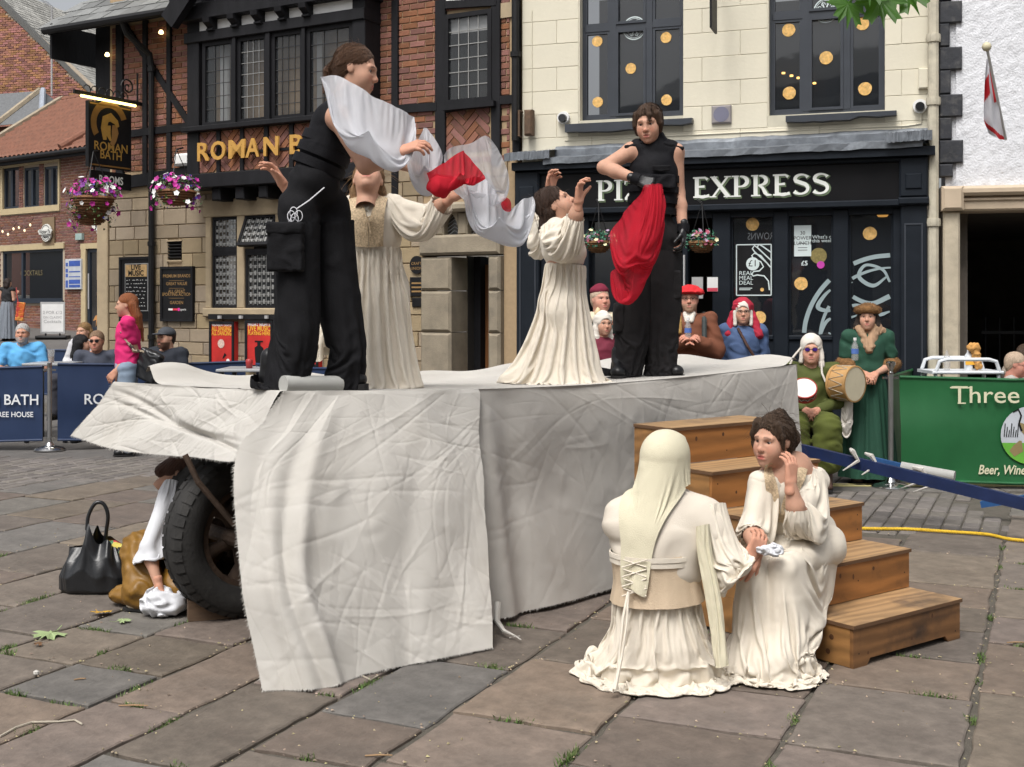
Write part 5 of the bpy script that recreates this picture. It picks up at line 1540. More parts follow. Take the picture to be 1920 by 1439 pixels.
# ---------------------------------------------------------------- flower baskets
M_wick = mat('wicker',(.19,.085,.035),.85,.4,25,bump=.8,bscale=60)
M_leaf = mat('basket_leaf',(.055,.10,.025),.7,.3,10,island=.4,hue=.02)
def flower_head(q,c,r,n_):
 n_ = Vector(n_).normalized();x = n_.orthogonal().normalized();y = n_.cross(x);c = Vector(c);a0 = rnd.uniform(0,6)
 V = [c]
 for k in range(10):
  a = a0+2*pi*k/10;rr = r*(1 if k%2 else .72);V.append(c+(x*cos(a)+y*sin(a))*rr+n_*r*.25)
 q.add(V,[(0,1+k,1+(k+1)%10) for k in range(10)])
def basket(label,loc,r,cols,hang,density=1.0,seed=1,drop=.35,wick=M_wick,spread=1.0):
 rs = random.Random(seed)
 t_ = thing('flower_basket',label,'flower basket',loc)
 b = MB();b.lathe([(r*.25,-r*.75),(r*.6,-r*.62),(r*.88,-r*.3),(r,0),(r*1.03,.0),(r*.98,.02),(r*.1,.02)],24)
 o = b.build('basket',wick,t_);smooth_by_angle(o,60)
 b = MB()
 for k in range(6):zz = -r*.68+k*r*.13;rr = r*(.55+.48*(k/5)**.6);b.tube([(rr*cos(a),rr*sin(a),zz) for a in np.linspace(0,2*pi,25)],r*.035,5)
 b.build('woven_band',wick,o)
 b = MB()
 for k in range(3):a = 2.1*k+.5;b.tube([(r*cos(a),r*sin(a),0),(0,0,hang)],.006,4)
 b.tube([(0,0,hang),(0,.3,hang+.06)],.012,5);b.build('chain',M_blackm,t_)
 def spot():
  a,e = rs.uniform(0,6.28),rs.uniform(-.35,1.2);k = r*rs.uniform(.75,1.32)*spread
  p = Vector((cos(a)*cos(e)*k,sin(a)*cos(e)*k,sin(e)*k*.75+r*.05))
  if e<0:p.z-=rs.uniform(0,drop)*r*2
  return p
 q = MB()
 for _ in range(int(420*density)):
  p = spot();s_ = rs.uniform(.02,.045);d = Vector((rs.gauss(0,1),rs.gauss(0,1),rs.gauss(.3,1))).normalized();e = d.orthogonal().normalized()
  q.add([p,p+d*s_*.5+e*s_*.35,p+d*s_,p+d*s_*.5-e*s_*.35],[(0,1,2,3)])
 tag(q.build('foliage',M_leaf,t_),kind='stuff')
 for nm,col,n,fr in cols:
  q = MB()
  for _ in range(int(n*density)):
   p = spot()*1.06;flower_head(q,p,fr*rs.uniform(.7,1.15),Vector((p.x,p.y-r*.6,p.z+.1))+Vector((rs.gauss(0,.1),rs.gauss(0,.1),rs.gauss(0,.1))))
  tag(q.build(nm,mat('petal_'+nm,col,.6,.2,20,island=.2),t_),kind='stuff')
 return t_
pet = [('magenta_petunia',(.42,.015,.24),60,.042),('white_petunia',(.74,.73,.72),30,.04),('purple_petunia',(.16,.02,.22),28,.038),('blue_lobelia',(.06,.06,.32),30,.016)]
p1 = P(175,372,16.0);p2 = P(331,360,15.6)
basket('wicker basket of magenta and white petunias below the inn sign',p1,.27,pet,.62,1.15,3,.55)
basket('wicker basket of magenta, white and blue flowers beside the gold letters',p2,.24,pet,.55,.9,5,.35)
pb = P(170,398,16.3);o = basket('lower wicker basket half hidden under the petunias by the pillar',pb,.24,pet[:3],.3,.45,8,.5)
pet2 = [('pink_silk_flower',(.45,.10,.16),40,.028),('cream_silk_flower',(.66,.60,.36),34,.026),('lilac_silk_flower',(.42,.30,.42),26,.03)]
w2k = mat('coir',(.16,.08,.03),.9,.4,30,bump=.8,bscale=80)
M_leaf2 = mat('silk_leaf',(.03,.13,.075),.7,.3,10,island=.3)
for px,lab,sd in ((1122,'small basket of pink and cream flowers by the kneeling woman',11),(1316,'small basket of pink and cream flowers above the red hat',12)):
 p_ = P(px,456,12.6);ml_ = M_leaf;M_leaf = M_leaf2
 basket(lab,p_,.14,pet2,.42,.6,sd,.1,w2k,1.0);M_leaf = ml_
 # ---------------------------------------------------------------- stucco terrace behind the camera (seen only in the window glass)
ob_ = thing('opposite_terrace','pale stucco terrace with a bracketed cornice, mirrored in the restaurant windows','building',(-16,-13,0))
M_stuc = mat('grey_stucco',(.30,.30,.29),.9,.1,2)
b = MB();b.box(0,32,-1,0,0,9.2);b.build('wall',M_stuc,ob_)
lbox('cornice',-.2,32.2,-.2,.5,8.3,8.55,mat('pale_stucco',(.5,.5,.48),.9),ob_);lbox('frieze',0,32,0,.12,7.7,8.3,M_stuc,ob_)
for k in range(54):lbox('bracket',.3+k*.6,.5+k*.6,.1,.4,8.0,8.3,M_stuc,ob_)
for k in range(9):
 for z in (1.0,4.6):wn = thing_part('window',ob_);lbox('pane',1.5+k*3.5,2.8+k*3.5,-.05,.02,z,z+2.1,M_room,wn);lbox('window_frame',1.4+k*3.5,2.9+k*3.5,.0,.06,z-.12,z,mat('pale_stucco',(.5,.5,.48)),wn);lbox('glazing_bar',2.12+k*3.5,2.18+k*3.5,.02,.05,z,z+2.1,mat('pale_stucco',(.5,.5,.48)),wn)
q = MB();q.add([(-.2,.3,8.55),(32.2,.3,8.55),(32.2,-6,11.5),(-.2,-6,11.5)],[(0,1,2,3)]);q.build('roof',M_slate,ob_)
# ================================================================ pageant wagon stage
SA = R(40)
SU,SV = np.array([cos(SA),sin(SA)]),np.array([-sin(SA),cos(SA)])
SO = np.array([-1.08,5.65]);SL,SW = 3.92,1.5
def deck_z(u,v): return 1.24-.055*np.sin(np.pi*np.clip(u,0,SL)/SL)-.03*np.clip(v,0,SW)
def deck(u,v,dz=0.0):
 p = SO+SU*u+SV*v; return Vector((p[0],p[1],float(deck_z(u,v))+dz))
def on_deck(px,v):
 """deck point seen in pixel column px at depth v behind the front edge"""
 r = (px-960)/FPX;b = SO+SV*v
 u = (r*b[1]-b[0])/(SU[0]-r*SU[1]); return deck(u,v)
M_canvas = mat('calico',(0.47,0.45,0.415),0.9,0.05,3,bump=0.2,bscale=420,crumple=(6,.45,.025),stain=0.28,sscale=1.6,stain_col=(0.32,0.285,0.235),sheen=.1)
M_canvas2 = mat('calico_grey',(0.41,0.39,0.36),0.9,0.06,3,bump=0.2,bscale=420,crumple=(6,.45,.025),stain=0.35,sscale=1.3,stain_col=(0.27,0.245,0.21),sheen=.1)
M_oldwood = mat('old_timber',(0.12,0.075,0.045),.8,.3,6,stretch=(1,1,6))
wag = thing('wagon_stage','low pageant wagon stage on iron spoked wheels under hanging cloths','stage',(SO[0],SO[1],0),SA)
n = 30
us_,vs_ = np.linspace(.02,SL-.02,n),np.linspace(.02,SW-.02,8)
G = np.array([[(u,v,deck_z(u,v)-.012) for u in us_] for v in vs_])
B_ = G.copy();B_[...,2]-=.06
obj('deck_board',grid_mesh('deck_board',G),M_oldwood,wag);obj('deck_underside',grid_mesh('deck_underside',B_[:,::-1]),M_oldwood,wag)
b = MB();b.box(.1,SL-.1,.12,.22,.85,1.08);b.build('chassis_beam',M_oldwood,wag)
b = MB();b.box(.1,SL-.1,SW-.25,SW-.15,.85,1.06);b.build('chassis_beam',M_oldwood,wag)
M_tyre = mat('old_rubber',(0.028,0.027,0.026),.8,.3,10,bump=.3,bscale=50,stain=.5,sscale=4,stain_col=(.07,.066,.06),spec=.3)
M_rust = mat('rusty_iron',(0.05,0.032,0.022),.75,.4,14,bump=.5,bscale=40,spec=.3)
def wheel(u,v,r,w_):
 t_ = thing_part('wheel',wag);t_.location = (u,v,r)
 b = MB();n = 48
 prof = [(r*.66,-w_*.42),(r*.80,-w_*.5),(r*.93,-w_*.47),(r*.985,-w_*.36),(r,-w_*.2),(r,w_*.2),(r*.985,w_*.36),(r*.93,w_*.47),(r*.8,w_*.5),(r*.66,w_*.42),(r*.62,w_*.3),(r*.62,-w_*.3)]
 V,m_ = [],len(prof)
 for j in range(n):
  a = 2*pi*j/n
  V+=[(q*cos(a),y,q*sin(a)) for q,y in prof]
 b.add(V,[(j*m_+i,j*m_+(i+1)%m_,((j+1)%n)*m_+(i+1)%m_,((j+1)%n)*m_+i) for j in range(n) for i in range(m_)])
 ty = b.build('tyre',M_tyre,t_);smooth_by_angle(ty,50)
 b = MB()
 for j in range(44): # tread lugs on both shoulders
  a = 2*pi*j/44;ca,sa = cos(a),sin(a);da = .055
  for sg in (-1,1):
   q = []
   for rr,yy in ((r*.945,.49),(r*1.003,.36),(r*1.008,.14)):
    for aa in (a-da,a+da):q.append((rr*cos(aa),sg*w_*yy,rr*sin(aa)))
   b.add(q,[(0,1,3,2),(2,3,5,4)] if sg<0 else [(2,3,1,0),(4,5,3,2)])
 tag(b.build('tread',M_tyre,ty),kind='stuff')
 b = MB();b.lathe([(r*.63,-w_*.25),(r*.66,-w_*.33),(r*.56,-w_*.3),(r*.54,w_*.2),(r*.63,w_*.25)],40,ax='y',cap=False);rm = b.build('rim',M_rust,t_);smooth_by_angle(rm,40)
 b = MB();b.lathe([(r*.06,-w_*.62),(r*.14,-w_*.6),(r*.16,-w_*.35),(r*.24,-w_*.2),(r*.24,w_*.2)],18,ax='y');smooth_by_angle(b.build('hub',M_rust,t_),40)
 for k in range(6):
  a = 2*pi*k/6+.3;d = Vector((cos(a),0,sin(a)))
  b = MB();b.tube([d*r*.2,d*r*.38+Vector((0,-.02,0)),d*r*.6],[.05,.032,.055],8);smooth_by_angle(b.build('spoke',M_rust,t_),60)
 return t_
wheel(.22,.80,.43,.21)
for u_,v_ in ((3.3,.35),(3.3,1.25),(.45,1.35)):wheel(u_,v_,.43,.21)
b = MB();b.tube([(.11,.35,.43),(.11,1.35,.43)],.04,10);b.build('axle',M_rust,wag)
b = MB();b.tube([(3.3,.3,.43),(3.3,1.3,.43)],.04,10);b.build('axle',M_rust,wag)
# brake rod crossing the wheel
q0,q1,q2 = P(347,853,6.0),P(372,905,6.0),P(440,985,6.05)
inv = Matrix.Rotation(-SA,4,'Z')@Matrix.Translation((-SO[0],-SO[1],0))
q00 = q0+Vector((-.03,.05,.28))
b = MB();b.tube([inv@q0,inv@q1,inv@q2],.016,8);b.build('brake_rod',M_rust,wag)
# wooden chock
p_ = P(392,1148,6.32);ck = MB();ck.add([(-.11,-.06,0),(.15,-.06,0),(.15,.06,0),(-.11,.06,0),(-.11,-.06,.105),(.0,-.06,.105),(.0,.06,.105),(-.11,.06,.105)],
 [(3,2,1,0),(4,5,6,7),(0,1,5,4),(2,3,7,6),(1,2,6,5),(3,0,4,7)])
tag(ck.build('wooden_chock',M_oldwood,loc=(p_.x,p_.y,.004),rot=(0,0,R(18))),'dark wooden wedge chocking the wagon wheel','chock')
# ---------------------------------------------------------------- cloths
def cloth(name,label,edges,nu,nv,seed,m,cre=40,amp=.008,wid=.02,fray=True,extra=None,thick=.0):
 """sheet spanned between a top edge and rows of control points; edges = list of polylines top to bottom"""
 rows = [catmull(e,nu) for e in edges]
 A = np.array([catmull([r[i] for r in rows],nv) for i in range(nu)]).transpose(1,0,2) # nv, nu, 3
 du = np.gradient(A,axis=1);dv = np.gradient(A,axis=0)
 N = np.cross(du,dv);N/=np.maximum(np.linalg.norm(N,axis=-1,keepdims=True),1e-9)
 lu = np.linalg.norm(du,axis=-1).cumsum(1);lv = np.linalg.norm(dv,axis=-1).cumsum(0)
 uv = np.stack([lu,lv],-1)
 lo,hi = [0,0],[lu.max(),lv.max()]
 h = creases(seed,cre,.45,amp,wid,lo,hi)(uv)+creases(seed+1,cre*2,.16,amp*.45,wid*.5,lo,hi)(uv)
 f = sines(seed+2,8,2.2);h+=f(A)*.009
 if extra is not None:h+=extra(uv,np.linspace(0,1,nu)[None,:],np.linspace(0,1,nv)[:,None])
 e = np.clip(np.linspace(0,1,nv)/.03,0,1)[:,None]
 A = A+N*(h*e)[...,None]
 o = obj(name,grid_mesh(name,A),m)
 tag(o,label,'cloth')
 if fray:
  q = MB();g = random.Random(seed)
  runs = [[Vector(p) for p in A[-1]],[Vector(p) for p in A[:,0]]] if fray is True else [[Vector(p) for p in A[-1]]]
  ctr = Vector(A.reshape(-1,3).mean(0))
  for run_ in runs:
   for i in range(len(run_)-1):
    for _ in range(2):
     p = run_[i].lerp(run_[i+1],g.random());d = (p-ctr).normalized()*.6+Vector((g.gauss(0,.5),g.gauss(0,.5),-.5))
     l = g.uniform(.005,.02);w_ = (run_[i+1]-run_[i]).normalized()*.0016
     e_ = p+d.normalized()*l;e_.z = max(e_.z,.002)
     q.add([p-w_,p+w_,e_],[(0,1,2)])
  tag(q.build('frayed_edge',m,o),kind='stuff')
 return o
def dk(u,v,dz=.004): return tuple(deck(u,v,dz))
# cloth lying on the deck with a raised hem along the back
nU,nV = 150,60
uu,vv = np.meshgrid(np.linspace(-.015,SL+.015,nU),np.linspace(-.015,SW+.04,nV))
zz = deck_z(uu,vv)+.006
lip = np.exp(-((vv-SW+.0)/.05)**2)*(.055+.02*np.sin(uu*3.1)+.02*np.sin(uu*7+1))+np.exp(-((uu-SL+.03)/.06)**2)*.05*(1+.4*np.sin(vv*8))
bump_ = .05*np.exp(-((uu-.1)/.2)**2-((vv-SW)/.1)**2)
zz = zz+lip+bump_+creases(5,40,.5,.006,.02,[0,0],[SL,SW])(np.stack([uu,vv],-1))*np.clip(vv/.1,0,1)
XY = SO[None,None]+uu[...,None]*SU+vv[...,None]*SV
tag(obj('deck_cloth',grid_mesh('deck_cloth',np.concatenate([XY,zz[...,None]],-1)),M_canvas),'pale calico spread over the wagon deck with a rolled back hem','cloth')
# front panel: hangs from the corner and flares out to the ground
tt = [0,.28,.56,.85,1.16]
top = [dk(u,-.02,.006) for u in tt]
dropA = [P(495,790,5.55),P(585,800,5.63),P(690,800,5.82),P(800,800,6.04),P(895,800,6.27)]
midA = [P(441,868,5.42),P(545,910,5.42),P(665,930,5.58),P(790,930,5.82),P(905,900,6.14)]
lowA = [P(455,1100,5.24),P(540,1090,5.22),P(650,1080,5.42),P(790,1070,5.68),P(918,1060,5.97)]
botA = [P(492,1298,5.10),P(610,1292,5.14),P(690,1265,5.34),P(800,1244,5.52),P(925,1218,5.74)]
botA = [Vector((p.x,p.y,.012)) for p in botA]
def foldsA(uv,s,t): return .035*np.exp(-((s-.24-.02*t)/.045)**2)*np.clip(t*1.6,0,1)-.03*np.exp(-((s-.31)/.04)**2)*np.clip(t*1.5,0,1)+.02*np.exp(-((s-.1)/.05)**2)*t+.02*np.exp(-((s-.78+.1*t)/.05)**2)*t
cloth('front_cloth','big creased calico cloth flaring from the wagon corner to the ground',[top,dropA,midA,lowA,botA],240,260,21,M_canvas,150,.0045,.006,True,foldsA)
# second panel to the right, behind the steps
tt = [1.08,1.7,2.3,2.9,3.45,SL]
top = [dk(u,-.012,.004) for u in tt]
def front_row(z,out): return [Vector((*(SO+SU*u-SV*o),z)) for u,o in zip(tt,out)]
lipr = [Vector((*(SO+SU*u-SV*.03),float(deck_z(u,0))-.14)) for u in tt]
midr = front_row(.62,[.14,.05,.04,.04,.05,.06]);botr = front_row(.03,[.22,.19,.1,.1,.1,.1])
def foldsB(uv,s,t): return -.05*np.exp(-((s-.035)/.025)**2)*t+.03*np.exp(-((s-.085)/.03)**2)*np.clip(t*2,0,1)
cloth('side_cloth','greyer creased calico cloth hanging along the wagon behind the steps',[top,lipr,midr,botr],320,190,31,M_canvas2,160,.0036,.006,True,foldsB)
# left flap over the wagon end
top = [P(214,716,6.86),dk(-.012,.95,.006),dk(-.012,.45,.006),dk(-.012,-.02,.008)]
m1 = [P(174,766,6.90),P(270,785,6.55),P(375,795,6.1),P(498,790,5.6)]
bt = [P(131,816,6.95),P(215,842,6.6),P(330,855,6.15),P(444,865,5.52)]
def foldsC(uv,s,t): return .012*np.sin((s*2.2+t*.9+.4*s*s)*6.28)*np.clip(t*2,0,1)*(1-t*.6)+.03*np.exp(-((t-.75*s-.12)/.035)**2)*s*(1-s)*4+.022*np.exp(-((t-.5*s-.28)/.03)**2)*s*(1-s)*4+.02*np.exp(-((t-.9*s)/.03)**2)*s
cloth('end_cloth','white calico flap with a frayed hem over the wagon end',[top,m1,bt],240,130,41,M_canvas,80,.0062,.007,True,foldsC)
# far side cloth
top = [dk(u,SW+.03,.03) for u in (.5,1.3,2.6,SL)]
bt = [Vector((p[0]+SV[0]*.05,p[1]+SV[1]*.05,.2)) for p in top]
cloth('rear_cloth','plain calico cloth hanging down the far side of the wagon',[top,bt],40,20,51,M_canvas,10,.008,.02,False)
# right end cloth
top = [dk(SL+.012,v,.006) for v in (-.01,.5,1.0,SW)]
bt = [Vector((p[0]+SU[0]*.06,p[1]+SU[1]*.06,.25)) for p in top]
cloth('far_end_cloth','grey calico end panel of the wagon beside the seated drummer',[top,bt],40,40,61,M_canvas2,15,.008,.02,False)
# grey foam pipe at the corner and loose twine
p0,p1 = deck(.02,.03,.035),deck(.34,.045,.035)
b = MB();b.tube([p0,p1],.042,14);o = b.build('foam_pad',mat('grey_foam',(.36,.36,.34),.8));smooth_by_angle(o,40)
tag(o,'short grey foam tube padding the stage corner by the boot','pad')
M_twine = mat('twine',(.40,.36,.29),.9)
b = MB();p_ = P(935,1180,5.95);p_.z = .01
tw = [P(933,1130,6.05),P(932,1165,6.0),P(945,1183,5.95),P(965,1192,5.9),P(977,1200,5.85)]
b.tube([Vector((p.x,p.y,max(p.z,.008))) for p in tw],[.016,.014,.01,.004,.003],6)
b.tube([Vector((P(955,1188,5.92).x,P(955,1188,5.92).y,.008)),Vector((P(975,1180,5.9).x,5.95,.008))],.003,4)
tag(b.build('cloth_strip',M_canvas),'torn calico strip trailing on the paving under the seam','cloth strip')
b = MB();q_ = [(650,1272),(675,1268),(695,1278),(708,1270)]
b.tube([Vector((P(x,y,1.65*FPX/(y-HOR)).x,1.65*FPX/(y-HOR),.006)) for x,y in q_],.004,5)
tag(b.build('loose_thread',M_twine),'loose pale threads under the hem of the big front cloth','thread')
# ---------------------------------------------------------------- wooden steps
TA = R(37)
st = thing('wooden_steps','stained plywood steps of five treads leading up to the stage','steps',(1.546,5.435,0),TA)
def ply(name,col,sc,dirt):
 m = mat(name,col,.55,.22,2.4,stretch=sc,bump=.12,bscale=40,stain=.95,sscale=3.2,stain_col=dirt,detail=8)
 t_ = m.node_tree;N,L = t_.nodes,t_.links
 # growth rings: distorted bands along the sheet
 wv = N.new('ShaderNodeTexWave');wv.wave_type = 'RINGS';wv.rings_direction = 'Z' if sc[2]==1 else 'X'
 wv.inputs['Scale'].default_value = 3.2;wv.inputs['Distortion'].default_value = 9;wv.inputs['Detail'].default_value = 3;wv.inputs['Detail Scale'].default_value = 1.2
 mp = [n_ for n_ in N if n_.type=='MAPPING'][0];L.new(mp.outputs[0],wv.inputs['Vector'])
 hsn = [n_ for n_ in N if n_.type=='HUE_SAT'][0]
 lk = hsn.inputs['Value'].links[0].from_socket
 mr = N.new('ShaderNodeMapRange');mr.inputs['To Min'].default_value,mr.inputs['To Max'].default_value = .72,1.1;L.new(wv.outputs['Fac'],mr.inputs[0])
 mu = N.new('ShaderNodeMath');mu.operation = 'MULTIPLY';L.new(lk,mu.inputs[0]);L.new(mr.outputs[0],mu.inputs[1]);L.new(mu.outputs[0],hsn.inputs['Value'])
 return m
M_ply = [ply('ply_riser',(.32,.135,.036),(.35,1,1.6),(.10,.05,.022)),ply('ply_side',(.33,.165,.055),(1,.5,1.4),(.15,.08,.035)),ply('ply_tread',(.36,.22,.105),(.3,1.6,1),(.13,.085,.055))]
M_plyd = ply('ply_dark',(.20,.095,.035),(.35,1,1.6),(.055,.032,.02))
M_plye = mat('ply_edge',(.115,.06,.028),.7,.3,8,stretch=(1,1,12))
RI,TR,WD = .2,.29,.84
M_knot = mat('wood_knot',(.085,.035,.014),.6,.3,30)
for i in range(5):
 y0,z1 = i*TR,(i+1)*RI;y1 = y0+TR
 z0 = i*RI if i else 0.0
 s_ = thing_part('step',st)
 # riser, with a notched foot on the lowest step
 b = MB()
 if i==0:
  b.prism([(0,0),(.1,0),(.125,.03),(WD-.125,.03),(WD-.1,0),(WD,0),(WD,z1-.022),(0,z1-.022)],y0,y0+.018)
 else:b.box(0,WD,y0,y0+.018,z0+.001,z1-.022)
 b.build('riser',M_plyd if i==0 else M_ply[0],s_)
 b = MB();b.box(-.006,WD+.006,y0-.008,y1+(.0 if i==4 else .012),z1-.021,z1-.003)
 b.build('tread',M_ply[2],s_)
 b = MB();b.box(-.0075,WD+.0075,y0-.0095,y0-.006,z1-.020,z1-.004);b.build('tread_edge',M_plye,s_)
 b = MB();b.box(-.0085,-.0055,y0-.008,y1,z1-.020,z1-.004);b.build('tread_edge',M_plye,s_)
 for sx in (0.0,WD-.018):
  b = MB();b.box(sx-(.0012 if sx==0 else -.0012),sx+.018-(.0012 if sx==0 else -.0012),y0+.019,(5*TR),z0+(.0015 if i==0 else -.0205),z1-.022);b.build('side_panel',M_ply[1],s_)
 for k in range(3): # knots of the face veneer
  b = MB();kx,kz = rnd.uniform(.1,WD-.1),rnd.uniform(z0+.05,z1-.05);b.disc((kx,kz),rnd.uniform(.006,.014),y0-.0008,10,rnd.uniform(.005,.01));b.build('knot',M_knot,s_)
for ky,kz in ((.12,.12),(.14,.05),(1.20,.86),(1.2,.80)):
 b = MB();b.disc((ky,kz),.013,0,12);b.V = [(-.0022,x,z) for x,y,z in b.V];b.build('knot',M_knot,st)
for k in range(10):
 b = MB();sx = rnd.choice([.04,WD/2,WD-.04]);i = k%5;b.disc((sx,i*RI+.1+rnd.uniform(-.06,.06)),.004,i*TR-.0009,8);b.build('screw_head',M_blackm,st)
 # ================================================================ people: shared builders
SKIN = (0.50,0.285,0.20)
M_skin = mat('skin',SKIN,.62,.10,22,attr=True,sss=.08,spec=.25,bump=.08,bscale=300)
M_eye = mat('eye',(.7,.7,.68),.15,.0,1,attr=True)
def m_hair(name,col): return mat('hair_'+name,col,.45,.35,18,stretch=(9,9,.8),bump=.8,bscale=60,spec=.35,island=.35)
def nv(v):v = np.asarray(v,float); return v/max(np.linalg.norm(v),1e-9)
def frame(fwd,up=(0,0,1)):
 """columns: right, forward, up"""
 f = nv(fwd);r = nv(np.cross(f,up));u = np.cross(r,f); return np.stack([r,f,u],1)
_heads = {}
def head_shape(kind,h):
 """head in its own frame: +y looks forward, origin between the ears"""
 key = (kind,h)
 if key in _heads: return _heads[key]
 F = Field((-.1,-.125,-.17),(.1,.135,.13),h)
 man = kind in ('man','oldman')
 jw = .050 if man else .043
 F.ell((0,-.018,.034),(.074,.094,.084),k=.02)
 F.ell((0,.026,-.030),(.063 if not man else .066,.066,.084),k=.04)
 F.ell((0,.040,-.078),(jw,.044,.034),k=.035)
 F.ell((0,.070,-.101),(.019 if not man else .024,.016,.014),k=.025)
 for s in (-1,1):
  F.ell((s*.036,.052,-.036),(.0265,.030,.032) if not man else (.026,.029,.03),k=.03)
  F.cap((s*.012,.0865,.0225),(s*.044,.0745,.0225),.0065 if not man else .008,.0055,k=.02)
  F.ell((s*.031,.0925,.0040),(.0170,.0165,.0098),k=.010,sub=True)
  F.cap((s*.0175,.0815,.0118),(s*.0445,.0755,.0105),.0036,.0034,k=.005)
  F.ell((s*.0100,.0965,-.034),(.0065,.008,.006),k=.010)
  F.ell((s*.0735,-.010,-.004),(.007,.017,.026),rot=np.array([[1,0,0],[0,.94,-.34],[0,.34,.94]]),k=.008)
 F.cap((0,.082,.016),(0,.103,-.026),.0065,.0088,k=.018)
 F.ell((0,.1050,-.0285),(.0088,.0085,.0080),k=.012)
 F.cap((-.017,.0880,-.0605),(.017,.0880,-.0605),.0062,k=.012);F.ell((0,.0925,-.0600),(.013,.0055,.0052),k=.008)
 F.cap((-.014,.0885,-.0725),(.014,.0885,-.0725),.0068,k=.012);F.ell((0,.0920,-.0725),(.012,.0055,.0058),k=.008)
 F.cap((-.020,.0965,-.0664),(.020,.0965,-.0664),.0026,k=.005,sub=True)
 F.cap((0,-.022,-.06),(0,-.035,-.17),.052 if not man else .060,.053 if not man else .063,k=.03)
 V,Q = F.mesh();V = relax(V,Q,1,.4)
 _heads[key] = (V,Q)
 return V,Q
def head_colors(V,skin,hair,lips,beard=None,kind='woman',flush=.12):
 c = np.tile(np.asarray(skin,float),(len(V),1))
 x,y,z = np.abs(V[:,0]),V[:,1],V[:,2]
 red = np.asarray(skin)*np.array([1.05,.72,.68])
 def mixc(w_,col):
  nonlocal c;w_ = np.clip(w_,0,1)[:,None];c = c*(1-w_)+np.asarray(col)*w_
 mixc(flush*3*np.exp(-(((x-.038)/.018)**2+((z+.03)/.02)**2))*(y>.03),red)
 mixc(flush*3*np.exp(-((x/.012)**2+((z+.028)/.015)**2))*(y>.09),red)
 lipw = np.exp(-((x/.020)**4+((z+.0665)/.0115)**4))*(y>.078)
 mixc(lipw*.85,lips)
 if beard is not None:
  bw = ((z<-.045)&(y>.0)).astype(float)*np.clip((-.04-z)/.012,0,1)*(1-lipw*.8)
  bw = np.maximum(bw,np.exp(-((x/.028)**4+((z+.049)/.007)**4))*(y>.08));mixc(bw*.8,beard)
 arch = .030-.35*np.maximum(x-.028,0)
 mixc(np.exp(-(((z-arch+.003)/.0036)**2))*((x>.013)&(x<.047)&(y>.05))*.75,np.asarray(hair)*.9)
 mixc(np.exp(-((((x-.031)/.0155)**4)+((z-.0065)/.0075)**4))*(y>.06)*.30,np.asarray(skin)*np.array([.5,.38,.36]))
 return c
_hands = {}
def hand_shape(pose,h=.0034):
 if (pose,h) in _hands: return _hands[(pose,h)]
 cfg = {'open':(.35,.45,.3,.16,.2),'relaxed':(.45,.6,.4,.05,.45),'fist':(1.35,1.6,1.0,.0,1.0),'claw':(.25,.75,.55,.14,.3),'flat':(.12,.18,.1,.04,.2)}[pose]
 c1,c2,c3,spr,th = cfg
 F = Field((-.09,-.05,-.13),(.11,.21,.06),h)
 F.cap((0,-.04,0),(0,.0,0),.026,.025,k=.015)
 bx = [(-.031,.078,.058,-1.4),(-.0105,.086,.073,-.45),(.0105,.088,.079,.45),(.031,.084,.071,1.4)]
 for x,y,L_,s in bx:
  F.cap((x*.55,.005,0),(x,y,.002),.016,.0115,k=.014)
  a,p = 0.0,np.array([x,y,.002]);sx = s*spr
  for i,(f,c,r0,r1) in enumerate(((.44,c1,.0098,.0088),(.31,c2,.0088,.0080),(.25,c3,.0080,.0066))):
   a+=c*(1+.12*(s<0));d = np.array([sin(sx)*cos(a),cos(sx)*cos(a),-sin(a)]);q = p+d*L_*f
   F.cap(p,q,r0,r1,k=.003);p = q
 F.cap((.012,.012,-.004),(.036,.045,-.012),.020,.014,k=.012)
 p = np.array([.036,.045,-.012]);a = 0.0
 for L_,r0,r1 in ((.034,.0125,.0105),(.028,.0100,.0078)):
  d = nv([.75-th*.75-a*.5,.72,-.25-th*.5-a*.2]);q = p+d*L_;F.cap(p,q,r0,r1,k=.004);p = q;a+=.35
 V,Q = F.mesh()
 _hands[(pose,h)] = (V,Q)
 return V,Q
def hand_mesh(pose,wrist,fwd,back,left,scale=1.0,h=.0034):
 """hand at the wrist; fwd = along the fingers, back = out of the back of the hand"""
 V,Q = hand_shape(pose,h)
 V = V*scale
 f = nv(fwd);b = nv(np.asarray(back,float)-f*np.dot(back,f));x = np.cross(f,b)
 if left:V = V*np.array([-1,1,1]);Q = Q[:,::-1]
 return V@np.stack([x,f,b],0)+np.asarray(wrist),Q
def join(parts):
 V,Q,n = [],[],0
 for v,q in parts:V.append(v);Q.append(q+n);n+=len(v)
 return np.vstack(V),np.vstack(Q)
root_field = {}
